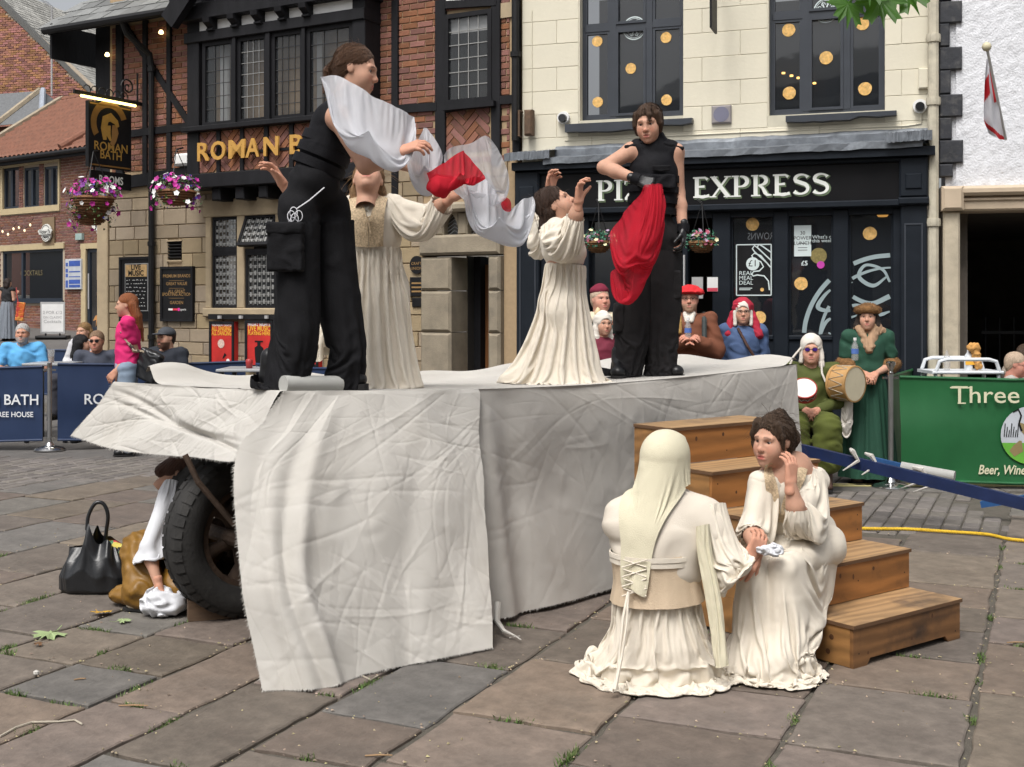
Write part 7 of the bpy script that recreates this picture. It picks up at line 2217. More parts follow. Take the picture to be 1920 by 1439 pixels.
lace_panel(w2,[(px(708,366,yf+.045),px(726,370,yf+.05)),(px(694,408,yf),px(722,395,yf+.018)),(px(691,430,yf-.012),px(719,430,yf-.002)),(px(691,464,yf),px(718,462,yf+.01))],M_lace)
# skirt from a high waist
pth = [j['waist']+[0,.0,.02],px(703,500,Y2),px(708,580,Y2-.01),px(712,660,Y2-.02),px(708,722,Y2+.0)]
pth[-1] = np.array([pth[-1][0],pth[-1][1],zD+.02])
tube_cloth(w2,'skirt',M_cream_d,pth,[.135,.165,.20,.225,.235],[.108,.145,.18,.205,.23],(1,0,0),170,70,1.55,1.05,root_field[w2.name],zD+.008,28,seed=5,hem=2.2)
pth = [px(640,560,Y2+.12),px(615,640,Y2+.16),px(590,700,Y2+.2),px(575,722,Y2+.22)];pth[-1][2] = zD+.015
tube_cloth(w2,'skirt_train',M_cream_d,pth,[.05,.08,.12,.14],[.08,.12,.15,.19],(1,0,0),70,36,1.3,1.05,None,zD+.008,20,seed=6)
# puffed sleeves
sh,el,wr = j['shR'],j['elR'],j['wrR']
tube_cloth(w2,'sleeve',M_cream_d,[sh-fx*.03,sh*.6+el*.4,el,el*.45+wr*.55],[.075,.088,.098,.066],[.075,.092,.105,.068],(0,0,1),84,40,1.3,1.08,root_field[w2.name],None,20,True,6,1,5,.1,None,-1.6)
sh,el,wr = j['shL'],j['elL'],j['wrL']
tube_cloth(w2,'sleeve',M_cream_d,[sh+fx*.03,sh*.6+el*.4,el,el*.6+wr*.4],[.075,.088,.098,.066],[.075,.09,.1,.068],(0,0,1),84,40,1.3,1.08,root_field[w2.name],None,20,True,7,1,5,.1,None,-1.6)
b = MB()
for k in range(3):
 c = j['neck']+np.array([0,-.0,.012-.014*k]);b.tube([Vector(c-_g+np.array([.062*cos(a),.062*sin(a)-.0,-.012*(sin(a)<0)*abs(sin(a))])) for a in np.linspace(0,6.28,22)],.003,5)
nf = j['neck']+np.array([0,-.075,-.015])
b.tube([Vector(nf-_g),Vector(nf-_g+np.array([-.02,-.02,-.07])),Vector(nf-_g+np.array([-.005,-.035,-.12]))],.0028,5);b.tube([Vector(nf-_g),Vector(nf-_g+np.array([.03,-.02,-.05])),Vector(nf-_g+np.array([.06,-.035,-.09]))],.0028,5)
b.build('cord_necklace',M_cord,w2)
b = MB();c = nf-_g+np.array([0.004,-.03,-.035]);b.bar(c+[-.014,0,-.012],c+[.014,0,.012],.008,.006);b.bar(c+[-.014,-.001,.012],c+[.014,-.001,-.012],.008,.006);b.build('star_pendant',mat('pendant',(.7,.68,.6),.4),w2)
b = MB()
for sg in (-1,1):b.tube([Vector(px(690,408,yf-.02)-_g),Vector(px(690+sg*9,404,yf-.025)-_g),Vector(px(690+sg*12,412,yf-.025)-_g),Vector(px(690,409,yf-.022)-_g),Vector(px(690+sg*5,440,yf-.025)-_g)],.004,5)
b.build('neck_tie',M_lace,w2)
# ---------------------------------------------------------------- kneeling woman seen from the side, reaching up
base = on_deck(1045,.35);zD = base.z;Y3 = base.y
w3 = person('kneeling dark-haired woman in cream gown, side view, hands raised, barefoot',base)
J = dict(pelvis=px(1048,575,Y3),waist=px(1058,496,Y3),chest=px(1052,455,Y3),neck=px(1036,420,Y3+.02),
 shL=px(1048,432,Y3-.15),elL=px(1078,414,Y3-.26),wrL=px(1084,380,Y3-.30),shR=px(1020,432,Y3+.16),elR=px(1012,410,Y3+.26),wrR=px(1030,362,Y3+.22),
 hipL=px(1050,590,Y3-.08),hipR=px(1040,590,Y3+.08),knL=px(1075,705,Y3-.06),knR=px(1075,705,Y3+.06),anL=px(985,708,Y3-.06),anR=px(990,708,Y3+.06),toL=px(944,718,Y3-.04),toR=px(950,716,Y3+.06))
for k in ('knL','knR','anL','anR'):J[k][2] = zD+.06
for k in ('toL','toR'):J[k][2] = zD+.03
hd = px(1042,385,Y3-.0)
_,Rm,hp,s_ = make_body(w3,J,(hd,(.80,-.22,.55),(-.45,0,.85)),[('claw',J['wrL'],(.1,-.1,1),(-.8,.3,.1),True,1.05),('claw',J['wrR'],(.2,.1,1),(-.6,.6,0),False,1.05)],s=1.0,hair=(.05,.03,.02))
MH3 = m_hair('dark_brown',(.048,.026,.017))
hair_shape(w3,Rm,hp,s_,MH3,[[(.02,-.10,-.05,.045),(.02,-.125,-.10,.052),(.01,-.12,-.15,.030),(0,-.125,-.22,.012),(-.02,-.13,-.28,.004)],[(.03,.0,.09,.03),(.0,-.05,.10,.03)],[(-.05,-.05,-.02,.035),(-.02,-.11,-.08,.03)],[(.06,-.05,-.02,.03),(.03,-.11,-.08,.03)]],(.062,.070,.088,.015),14,vol=1.03,streak=.003,strands=110,slen=.16,flow=(.02,-.12,-.09))
j = J
up = nv(j['neck']-j['pelvis']);fx = nv(j['shR']-j['shL']);fw = nv(np.cross(up,fx));rot = np.stack([fx,fw,up],1)
garment(w3,'bodice',M_cream_d,[('e',j['chest'],(.150,.128,.13),rot),('e',(j['chest']+j['waist'])/2+np.array([.02,0,0]),(.140,.122,.12),rot),('e',j['chest']+np.array([.06,-.05,-.02]),(.07,.07,.07)),('c',j['neck']*.5+j['shL']*.5,j['shL'],.06,.065),('c',j['neck']*.5+j['shR']*.5,j['shR'],.06,.065)],.008,None,.005,seed=23)
sh,el,wr = j['shL'],j['elL'],j['wrL']
tube_cloth(w3,'sleeve',M_cream_d,[sh+np.array([-.06,.05,-.02]),sh+np.array([.0,-.04,-.03]),el+np.array([-.01,.02,-.02]),el*.8+wr*.2],[.07,.115,.11,.05],[.07,.12,.115,.05],(0,0,1),84,40,1.3,1.08,root_field[w3.name],None,20,True,16,1,5,.1,None,-1.6)
sh,el,wr = j['shR'],j['elR'],j['wrR']
tube_cloth(w3,'sleeve',M_cream_d,[sh+np.array([.02,-.05,-.03]),sh+np.array([-.07,.03,.0]),el+np.array([-.05,.02,-.02]),el*.75+wr*.25],[.06,.088,.085,.05],[.06,.09,.088,.05],(0,0,1),84,40,1.3,1.08,root_field[w3.name],None,20,True,17,1,5,.1,None,-1.6)
pth = [j['waist']+np.array([.01,0,.0]),px(1058,535,Y3),px(1048,600,Y3),px(1044,670,Y3),px(1044,712,Y3)];pth[-1][2] = zD+.018
tube_cloth(w3,'skirt',M_cream_d,pth,[.118,.165,.235,.285,.325],[.110,.155,.20,.23,.26],(1,0,0),190,84,1.6,1.08,root_field[w3.name],zD+.008,28,seed=25,hem=2.75)
# ---------------------------------------------------------------- standing woman in black with the red net
base = on_deck(1200,.35);zD = base.z;Y4 = base.y
w4 = person('standing woman in black vest and combat trousers gripping red net in gloved fist',base)
J = dict(pelvis=px(1222,432,Y4),waist=px(1224,380,Y4),chest=px(1226,318,Y4),neck=px(1228,272,Y4+.01),
 shL=px(1184,284,Y4),elL=px(1132,314,Y4-.10),wrL=px(1196,337,Y4-.22),shR=px(1266,286,Y4),elR=px(1272,362,Y4+.02),wrR=px(1281,432,Y4-.08),
 hipL=px(1194,452,Y4),knL=px(1184,572,Y4-.02),anL=px(1160,688,Y4-.04),hipR=px(1248,452,Y4),knR=px(1240,570,Y4-.02),anR=px(1240,684,Y4+.0))
J['anL'][2] = J['anR'][2] = zD+.09
hd = px(1217,232,Y4-.03)
_,Rm,hp,s_ = make_body(w4,J,(hd,(-.36,-.90,-.24),(-.05,0,1)),[('fist',J['wrL'],(.9,-.3,-.35),(.1,-.9,.3),True,1.0),('relaxed',J['wrR'],(-.05,-.2,-1),(.9,-.2,0),False)],s=1.08,hair=(.06,.035,.02),flush=.2,hscale=.95,slim=.88)
MH4 = m_hair('mid_brown',(.075,.040,.022))
hair_shape(w4,Rm,hp,s_,MH4,[[(.065,.03,.06,.024),(.076,.035,.0,.018),(.072,.03,-.06,.010)],[(-.065,.03,.06,.024),(-.078,.03,.0,.018),(-.074,.02,-.05,.012)],[(-.02,.06,.10,.018),(-.03,.092,.06,.014),(-.032,.097,.02,.006)],[(.0,-.1,-.03,.04),(.03,-.12,-.09,.028),(.03,-.11,-.14,.012)]],(.060,.080,.080,.010),19,strands=50,slen=.11,flow=(0,-.1,-.06))
j = J
up = nv(j['neck']-j['pelvis']);fx = nv(j['shR']-j['shL']);fw = nv(np.cross(up,fx));rot = np.stack([fx,fw,up],1)
trs = [('e',j['pelvis']-[0,0,.02],(.168,.124,.13),None,.05),('c',j['pelvis'],j['waist'],.125,.112),('c',j['hipL'],j['knL'],.112,.098,.04),('c',j['knL'],j['anL']+[0,0,.02],.098,.112,.04),('c',j['hipR'],j['knR'],.112,.098,.04),('c',j['knR'],j['anR']+[0,0,.02],.098,.112,.04)]
M_fade = mat('faded_black_cotton',(0.017,0.016,0.017),.9,.3,9,bump=.3,bscale=200,spec=.2,crumple=(9,.5,.03))
garment(w4,'combat_trousers',M_fade,trs[:2]+[('c',j['hipL'],j['hipL']*.6+j['knL']*.4,.104,.09,.04),('c',j['hipR'],j['hipR']*.6+j['knR']*.4,.104,.09,.04)],.010,None,.006,seed=33)
leg(w4,j['hipL'],j['knL'],j['anL'],zD,7,M_fade,.112,.098,.108);leg(w4,j['hipR'],j['knR'],j['anR'],zD,8,M_fade,.112,.098,.108)
pk = thing_part('cargo_pocket',w4);bag_box(w4,'pocket',j['knL']+[-.085,-.02,-.08],.03,.07,.09,0,M_fade);bag_box(w4,'pocket',j['knR']+[.09,-.02,.12],.03,.07,.09,0,M_fade)
boot(w4,J['anL'],J['anL']+np.array([-.02,-.17,0]),zD+.006,chunky=False);boot(w4,J['anR'],J['anR']+np.array([.12,-.11,0]),zD+.006,chunky=False)
mid = (j['waist']+j['chest'])/2
garment(w4,'vest',M_blackn,[('e',mid,(.150,.115,.19),rot),('e',j['chest']-up*.01,(.158,.124,.135),rot),('e',j['waist'],(.152,.124,.14),rot),('c',j['shL']*.72+j['neck']*.28+up*.01,j['chest'],.054,.09),('c',j['shR']*.72+j['neck']*.28+up*.01,j['chest'],.054,.09),('c',j['neck']-up*.05,j['neck']+up*.035,.078,.068),('c',j['neck']-up*.03,j['shL']*.75+j['neck']*.25,.075,.060),('c',j['neck']-up*.03,j['shR']*.75+j['neck']*.25,.075,.060)],.009,None,.0035,seed=38)
for k in range(4):hoop(w4,'vest_strap',j['waist']+up*(-.06+.07*k),up,fx,.157+.001*k,.131,.044,M_blackn,.005)
bag_box(w4,'name_strip',j['chest']+np.array([.03,-.145,-.01]),.06,.008,.02,0,M_blackc,.004);bag_box(w4,'chest_panel',j['chest']+np.array([.0,-.137,-.09]),.12,.012,.045,0,M_blackn,.006)
for s2,sg in (('L',-1),('R',1)):bag_box(w4,'shoulder_strap',j['sh'+s2]+np.array([-sg*.02,-.0,.035]),.07,.06,.012,0,M_blackn,.008,tilt=sg*.25)
for pose,wr_,fwd,bk,lf in (('fist',J['wrL'],(.9,-.3,-.35),(.1,-.9,.3),True),('relaxed',J['wrR'],(-.05,-.2,-1),(.9,-.2,0),False)):
 v,q = hand_mesh(pose,wr_,fwd,bk,lf,1.0)
 c = v.mean(0);me = raw_mesh('glove',(v-c)*1.10+c-np.array(w4.location),q,True);gl = obj('glove',me,M_boot,w4)
 d_ = nv(fwd);hoop(w4,'glove_cuff',np.asarray(wr_)-d_*.012,d_,np.cross(d_,[0,0,1.])+.01,.034,.034,.05,M_blackn,.005)
 # ---------------------------------------------------------------- girl sitting on the steps
base = Vector((1.22,5.40,0))
w5 = person('girl in cream lace-front gown sitting on wooden steps with hand at ear',base)
J = dict(pelvis=np.array([1.42,5.84,.50]),waist=px(1490,985,5.74),chest=px(1466,905,5.66),neck=px(1474,872,5.68),
 shL=px(1428,908,5.60),elL=px(1408,990,5.47),wrL=px(1418,1034,5.34),shR=px(1528,900,5.70),elR=px(1496,972,5.44),wrR=px(1482,906,5.42),
 hipL=np.array([1.33,5.80,.50]),hipR=np.array([1.50,5.78,.50]),knL=px(1408,1062,5.38),knR=px(1468,1068,5.36),anL=np.array([1.06,5.42,.07]),anR=np.array([1.20,5.34,.07]))
hd = px(1450,826,5.60)
_,Rm,hp,s_ = make_body(w5,J,(hd,(-.74,-.66,-.06),(.08,.0,1)),[('relaxed',J['wrL'],(-.5,-.4,-.6),(.3,-.6,.6),True),('open',J['wrR'],(.10,.22,1),(.6,-.75,0),False,.96)],s=1.0,h=.008,hh=.003,hair=(.07,.04,.025),flush=.14,lips=(.42,.09,.08))
MH5 = m_hair('ash_brown',(.080,.048,.029))
hair_shape(w5,Rm,hp,s_,MH5,[[(0,-.10,.0,.045),(.01,-.14,-.01,.048),(.02,-.15,-.06,.03),(.03,-.14,-.10,.012)],[(.055,.045,.085,.022),(.077,.045,.03,.016),(.08,.04,-.02,.012),(.077,.03,-.07,.006)],[(-.055,.045,.085,.02),(-.077,.04,.03,.014),(-.078,.03,-.03,.006)],[(0,.03,.105,.026),(0,-.05,.115,.03)]],(.058,.076,.084,.016),29,vol=1.02,streak=.0026,strands=110,slen=.13,h=.0042,flow=(.01,-.14,-.01),nlay=560)
j = J
up = nv(j['neck']-j['waist']);fx = nv(j['shR']-j['shL']);fw = nv(np.cross(up,fx));rot = np.stack([fx,fw,up],1)
garment(w5,'bodice',M_cream_d,[('e',j['chest']-up*.03,(.160,.120,.13),rot),('e',(j['chest']+j['waist'])/2,(.155,.122,.14),rot),('e',j['waist'],(.155,.135,.10),rot),('c',j['neck']*.45+j['shL']*.55-up*.012,j['shL'],.045,.064),('c',j['neck']*.45+j['shR']*.55-up*.012,j['shR'],.045,.064)],.007,None,.006,seed=43)
yl = 5.50
lace_panel(w5,[(px(1434,872,yl+.03),px(1448,868,yl+.03)),(px(1436,905,yl),px(1462,915,yl-.01)),(px(1444,950,yl),px(1466,955,yl-.005)),(px(1452,982,yl+.02),px(1468,984,yl+.02))],M_lace)
lace_panel(w5,[(px(1494,872,yl+.08),px(1514,880,yl+.10)),(px(1478,915,yl+.01),px(1506,905,yl+.05)),(px(1468,955,yl),px(1488,948,yl+.02)),(px(1468,984,yl+.02),px(1478,984,yl+.03))],M_lace)
sh,el,wr = j['shL'],j['elL'],j['wrL']
tube_cloth(w5,'sleeve',M_cream_d,[sh+np.array([.03,.03,.01]),sh*.75+el*.25,sh*.3+el*.7+np.array([-.01,0,0]),el+np.array([0,0,.0]),el*.72+wr*.28],[.062,.070,.076,.080,.050],[.062,.074,.082,.084,.050],(1,0,0),84,40,1.3,1.08,root_field[w5.name],None,20,True,46,1,5,.1,None,-1.6)
sh,el,wr = j['shR'],j['elR'],j['wrR']
tube_cloth(w5,'sleeve',M_cream_d,[sh+np.array([-.03,.0,.01]),sh*.7+el*.3,sh*.3+el*.7+np.array([.01,0,-.02]),el+np.array([0,0,-.012]),el*.88+wr*.12+np.array([0,-.0,.02])],[.066,.082,.092,.085,.050],[.066,.085,.095,.088,.050],(1,0,0),84,40,1.3,1.08,root_field[w5.name],None,20,True,47,1,5,.1,None,-1.6)
# skirt over the lap and down to the paving
pth = [j['waist']+np.array([.0,.02,.02]),j['pelvis']+np.array([-.02,-.10,.0]),(j['knL']+j['knR'])/2+np.array([.03,.06,-.02]),(j['knL']+j['knR'])/2+np.array([0,-.04,-.16]),np.array([1.16,5.33,.22]),np.array([1.17,5.31,.012])]
cf = root_field[w5.name];st_i = Matrix.Rotation(-TA,4,'Z')@Matrix.Translation((-1.546,-5.435,0))
g3 = np.stack(np.meshgrid(*[cf.lo[i]+cf.h*np.arange(cf.n[i]) for i in range(3)],indexing='ij'),-1)
lx = (g3[...,0]-1.546)*cos(TA)+(g3[...,1]-5.435)*sin(TA);ly = -(g3[...,0]-1.546)*sin(TA)+(g3[...,1]-5.435)*cos(TA)
for i in range(3): # the steps she sits on
 q_ = np.stack([-lx,lx-WD,i*TR-ly,ly-5*TR,g3[...,2]-(i+1)*RI,-g3[...,2]],-1).max(-1);cf.d = np.minimum(cf.d,np.where(q_<.04,q_,9)).astype(np.float32)
tube_cloth(w5,'skirt',M_cream_d,pth,[.150,.205,.190,.185,.190,.205],[.145,.175,.150,.150,.150,.165],(1,.25,0),180,100,1.45,1.0,cf,.008,26,seed=48,hem=2.0)
garment(w5,'lap_fold',M_cream_d,[('c',j['pelvis']+np.array([.02,0,-.01]),j['hipR']+np.array([-.01,-.03,.0]),.098,.095),('c',j['hipR']+np.array([.0,-.03,0]),j['hipR']*.4+j['knR']*.6,.102,.085),('c',j['hipL'],j['hipL']*.4+j['knL']*.6,.10,.08)],.009,None,.006,seed=51)
hk = tag(obj('handkerchief',*(lambda V_Q:(raw_mesh('handkerchief',V_Q[0],V_Q[1],True),mat('white_cotton',(.60,.61,.64),.9,.05,8)))((lambda F:(F.ell((0,0,0),(.055,.03,.022)),F.ell((.03,-.01,-.005),(.035,.03,.02)),F.bumps(wrinkle(4,16),.008),F.mesh())[-1])(Field((-.09,-.06,-.05),(.1,.06,.05),.004)))),'crumpled white handkerchief on the lap of the seated girl','handkerchief')
hk.location = px(1440,1030,5.28)
# ---------------------------------------------------------------- hooded woman kneeling in front, seen from behind
base = Vector((.66,5.30,0))
w6 = person('kneeling woman in pale hood and laced cream corset, back turned, beside the seated girl',base)
Y6 = 5.34
J = dict(pelvis=px(1232,1150,Y6),waist=px(1230,1070,Y6),chest=px(1238,985,Y6),neck=px(1246,925,Y6+.02),
 shL=px(1172,965,Y6+.02),elL=px(1200,1060,Y6+.22),wrL=px(1340,1035,Y6+.25),shR=px(1322,962,Y6+.0),elR=px(1362,1062,Y6-.12),wrR=px(1404,1046,Y6-.04),
 hipL=px(1205,1160,Y6),hipR=px(1265,1160,Y6),knL=px(1200,1255,Y6+.35),knR=px(1290,1255,Y6+.35),anL=px(1200,1270,Y6-.08),anR=px(1270,1270,Y6-.08))
for k in ('knL','knR','anL','anR'):J[k][2] = .07
hd = px(1252,868,Y6+.04)
_,Rm,hp,s_ = make_body(w6,J,(hd,(.62,.78,.02)),[('relaxed',J['wrL'],(.9,.2,0),(0,.2,1),True),('relaxed',J['wrR'],(.5,.1,.75),(.5,-.8,.2),False)],s=1.04,hair=(.05,.03,.02))
j = J
up = nv(j['neck']-j['pelvis']);fx = nv(j['shR']-j['shL']);fw = nv(np.cross(up,fx));rot = np.stack([fx,fw,up],1)
M_cream_t = mat('cream_jersey',(0.62,0.56,0.475),.85,.05,5,bump=.15,bscale=200,crumple=(4,.6,.03))
garment(w6,'blouse',M_cream_t,[('e',j['chest']-up*.02,(.205,.135,.16),rot,.08),('e',(j['chest']+j['waist'])/2,(.190,.14,.17),rot,.08),('c',j['neck']-up*.04,j['shL']-up*.02,.075,.068,.09),('c',j['neck']-up*.04,j['shR']-up*.02,.075,.068,.09),('e',j['waist'],(.185,.145,.12),rot,.08),('c',j['shL']-up*.02,j['elL'],.068,.065,.08),('c',j['shR']-up*.01,j['shR']*.6+j['elR']*.4,.068,.062,.08)],.008,wrinkle(64,3),.006,seed=63)
sh,el,wr = j['shR'],j['elR'],j['wrR']
tube_cloth(w6,'sleeve',M_cream_d,[sh+np.array([.02,0,.02]),sh*.65+el*.35+np.array([.02,0,0]),sh*.2+el*.8+np.array([.03,-.02,-.01]),el*.75+wr*.25+np.array([.02,-.02,-.02])],[.075,.088,.10,.092],[.075,.09,.105,.092],(0,0,1),84,40,1.3,1.08,root_field[w6.name],None,20,True,66,1,5,.1,None,-1.6)
cor = sweep(w6,'corset',mat('corset_canvas',(.56,.44,.31),.85,.08,6,bump=.4,bscale=200),[px(1228,1034,Y6),px(1230,1060,Y6),px(1232,1090,Y6),px(1233,1124,Y6)],[.200,.194,.196,.212],[.172,.166,.168,.18],(1,.1,0),120,26,pleats(67,.002,.003,(9,17,23)))
for yy,rr in ((1037,.206),(1047,.203)):hoop(w6,'corset_trim',px(1229,yy,Y6),np.array([0,0,1.]),np.array([1.,.1,0]),rr-.003,rr*.86-.003,.020,M_cream_d,.004)
b = MB();G0 = np.array(base)
def on_cor(x,y,e=.186): return Vector(px(x,y,Y6-e)-G0)
for k in range(4):
 y = 1050+k*18
 b.tube([on_cor(1165+4,y,.145),on_cor(1212,y+14,.182)],.0035,5);b.tube([on_cor(1166,y+14,.145),on_cor(1212,y,.184)],.0035,5)
b.tube([on_cor(1178,1110,.17),on_cor(1168,1160,.22),on_cor(1162,1220,.26),on_cor(1158,1270,.30),on_cor(1145,1298,.33)],[.006,.007,.007,.008,.012],6);b.tube([on_cor(1178,1110,.17),on_cor(1175,1170,.225),on_cor(1166,1230,.27),on_cor(1152,1294,.33)],[.006,.006,.006,.012],6)
b.build('corset_lacing',M_cream_d,w6)
b0 = px(1233,1200,Y6+.03);pth = [px(1232,1098,Y6+.0),px(1233,1130,Y6+.01),np.array([b0[0],b0[1],.30]),np.array([b0[0],b0[1],.13]),np.array([b0[0],b0[1],.014])]
tube_cloth(w6,'skirt',M_cream_d,pth,[.185,.235,.320,.348,.352],[.158,.205,.28,.315,.33],(1,.1,0),200,84,1.5,1.02,root_field[w6.name],.008,28,seed=68,hem=3.1)
# hood: shell over the head with a tail down the back
M_hood = mat('pale_gauze',(0.61,0.565,0.42),.9,.05,6,bump=.3,bscale=260,crumple=(9,.4,.02))
nk = px(1240,960,Y6-.10)
# a square of gauze dropped over the head so that most of it falls down the back
hf_ = Field(np.array([.2,4.9,.55]),np.array([1.2,5.8,1.25]),.01)
fd = nv([.62,.78,0]);rt = np.array([fd[1],-fd[0],0])
hf_.ell(hp+Rm@np.array([0,-.022,.036]),(.090,.114,.102),Rm,k=.02);hf_.ell(hp+fd*.02+np.array([0,0,-.03]),(.07,.075,.09),Rm,k=.03);hf_.cap(hp-np.array([0,0,.05]),j['neck']-up*.03,.062,.07,k=.03)
hf_.ell(j['chest']-up*.02,(.215,.145,.17),rot,.06);hf_.cap(j['neck']-up*.04,j['shL']-up*.02,.08,.076,.06);hf_.cap(j['neck']-up*.04,j['shR']-up*.02,.08,.076,.06);hf_.ell((j['chest']+j['waist'])/2,(.20,.15,.18),rot,.06)
nS,mS = 96,74
sv,su = np.linspace(-.085,.50,nS),np.linspace(-.235,.235,mS)
top_ = hp+np.array([0,0,.150])
S0 = np.array([[top_-fd*a_+rt*b_+np.array([0,0,-.10*max(0,a_-.08)-.25*b_*b_])-np.array([.10,0,0])*max(0,a_-.15) for b_ in su*(1-.74*min(1,max(0,(a_-.05))/.26))] for a_ in sv])
pinS = np.zeros((nS,mS),bool);pinS[0:16,mS//2-9:mS//2+10] = True
hw_ = lambda a_,b_:hp+Rm@np.array([.106*sin(b_/.106),-(.130*sin(a_/.130))-.020,.036+.116*cos(a_/.130)*cos(b_/.106)])
for i_ in range(16):
 for k_ in range(mS//2-9,mS//2+10):S0[i_,k_] = hw_(sv[i_],su[k_])
A = drape(S0,False,(np.linalg.norm(np.diff(S0,axis=1),axis=-1).mean(1)*np.interp(sv,[0,.12,.3,.5],[1.02,1.06,1.2,1.25]))[:,None],.585/(nS-1),pinS,hf_,None,90,10,-1.7,71,.002,.016,bend=.02,shear=.3,fric=.4,damp=.93)
cloth_obj(w6,'hood',M_hood,A,False)
pth = [px(1318,985,Y6-.13),px(1336,1060,Y6-.17),px(1352,1150,Y6-.2),px(1358,1235,Y6-.24)]
tube_cloth(w6,'scarf_end',M_hood,pth,[.028,.030,.028,.02],[.02,.02,.018,.012],(1,0,0),50,40,1.3,1.05,None,None,16,seed=73,sub=0)
# ---------------------------------------------------------------- child crouching behind the wheel
base = Vector((-1.90,6.75,0))
w7 = person('brown-haired person in white blouse and gold skirt crouching behind the wheel',base)
J = dict(pelvis=np.array([-1.85,6.95,.2]),waist=np.array([-1.86,6.95,.36]),chest=np.array([-1.84,6.95,.52]),neck=np.array([-1.80,6.93,.66]),
 shL=px(318,922,6.74),elL=px(276,1026,6.46),wrL=px(297,1098,6.38),shR=np.array([-1.68,7.02,.6]),elR=np.array([-1.6,7.0,.4]),wrR=np.array([-1.62,6.8,.3]),
 hipL=np.array([-1.94,6.9,.18]),hipR=np.array([-1.78,6.92,.18]),knL=np.array([-2.05,6.62,.3]),knR=np.array([-1.75,6.6,.34]),anL=np.array([-2.0,6.52,.05]),anR=np.array([-1.8,6.5,.06]))
hd = px(340,884,6.86)
_,Rm,hp,s_ = make_body(w7,J,(hd,(.75,.1,-.65),(.5,0,.8)),[('relaxed',J['wrL'],(.1,-.1,-1),(-.8,-.5,0),True,.9)],s=.86,hair=(.06,.03,.02))
hair_shape(w7,Rm,hp,s_,m_hair('chestnut',(.062,.028,.018)),[[(0,-.08,-.02,.05),(0,-.1,-.08,.045)]],(.05,.06,.07,.0),81,strands=30)
M_wcot = mat('white_cotton',(.60,.61,.64),.9,.05,8)
j = J
garment(w7,'blouse',M_wcot,[('e',j['chest'],(.13,.12,.15)),('e',j['waist'],(.13,.12,.12)),('c',j['neck']-[0,0,.05],j['shR'],.06,.06),('c',j['neck']-[0,0,.05],j['shL'],.06,.06)],.009,None,.006,seed=83)
tube_cloth(w7,'sleeve',M_wcot,[j['shL']+np.array([.02,.02,.03]),j['shL']*.6+j['elL']*.4,j['elL']+np.array([0,0,.03]),j['elL']+np.array([.0,-.01,-.06])],[.06,.072,.075,.062],[.06,.072,.078,.065],(1,0,0),84,40,1.3,1.08,root_field[w7.name],None,20,True,84,1,5,.1,None,-1.6)
M_goldc = mat('gold_taffeta',(.20,.10,.012),.5,.3,8,crumple=(9,1,.03))
garment(w7,'skirt',M_goldc,[('e',j['pelvis'],(.17,.16,.14)),('c',j['hipL'],j['knL'],.12,.10),('c',j['knL'],j['anL']+[0,-.02,.06],.10,.11),('c',j['hipR'],j['knR'],.12,.1),('c',j['knR'],j['anR']+[0,0,.06],.10,.10),('e',np.array([-2.06,6.60,.06]),(.16,.10,.06))],.009,wrinkle(86,6),.008,[((0,0,-1),-.012)],seed=86)
boot(w7,np.array([-2.03,6.48,.06]),np.array([-1.90,6.44,0]),0.004,mat('cream_shoe',(.55,.47,.36),.7),chunky=False)
# ================================================================ thrown cloths
def sheet_grid(name,label,rows,m,nu=60,nv_=60,seed=0,amp=.01,cat='cloth',cre=14,ease=1.12):
 """free sheet through rows of (x, y, Y) control points"""
 R_ = [catmull([px(*p) for p in r],nu) for r in rows]
 A = np.array([catmull([r[i] for r in R_],nv_) for i in range(nu)]).transpose(1,0,2)
 du,dv = np.gradient(A,axis=1),np.gradient(A,axis=0);N = np.cross(du,dv);N/=np.maximum(np.linalg.norm(N,axis=-1,keepdims=True),1e-9)
 f = sines(seed,8,5);g = sines(seed+9,8,10)
 uv = np.stack(np.meshgrid(np.linspace(0,.5,nu),np.linspace(0,.5,nv_)),-1)
 h = f(A)*amp*.6+np.tanh(2*g(A*np.array([1.0,1.0,.5])))*amp*.4+creases(seed+3,cre,.2,amp*.9,.010,[0,0],[.5,.5])(uv)
 A = A+N*h[...,None]
 cu = np.linalg.norm(np.diff(A,axis=1),axis=-1);cv = np.linalg.norm(np.diff(A,axis=0),axis=-1)
 Lu = np.hstack([cu,cu[:,-1:]])*ease;Lv = np.vstack([cv,cv[-1:]])*ease
 pin = np.zeros(A.shape[:2],bool);pin[0] = pin[-1] = True;pin[:,0] = pin[:,-1] = True;pin[nv_//2,nu//2] = True
 A = drape(A,False,Lu,Lv,pin,None,None,26,6,-1.5,seed,.003,bend=.08)
 return tag(cloth_obj(None,name,m,A,False),label,cat)
def sheer(name,col,alpha,rough=.9):
 m = mat(name,col,rough,.06,8,bump=.3,bscale=300,alpha=alpha,crumple=(10,.3,.02))
 t_ = m.node_tree;N,L = t_.nodes,t_.links;b_ = N['Principled BSDF'];out = N['Material Output']
 tr = N.new('ShaderNodeBsdfTranslucent');tr.inputs[0].default_value = (*col,1);tp = N.new('ShaderNodeBsdfTransparent');m1 = N.new('ShaderNodeMixShader');m2 = N.new('ShaderNodeMixShader')
 b_.inputs['Alpha'].default_value = 1.0
 m1.inputs[0].default_value = .35;L.new(b_.outputs[0],m1.inputs[1]);L.new(tr.outputs[0],m1.inputs[2])
 m2.inputs[0].default_value = alpha;L.new(tp.outputs[0],m2.inputs[1]);L.new(m1.outputs[0],m2.inputs[2]);L.new(m2.outputs[0],out.inputs['Surface'])
 return m
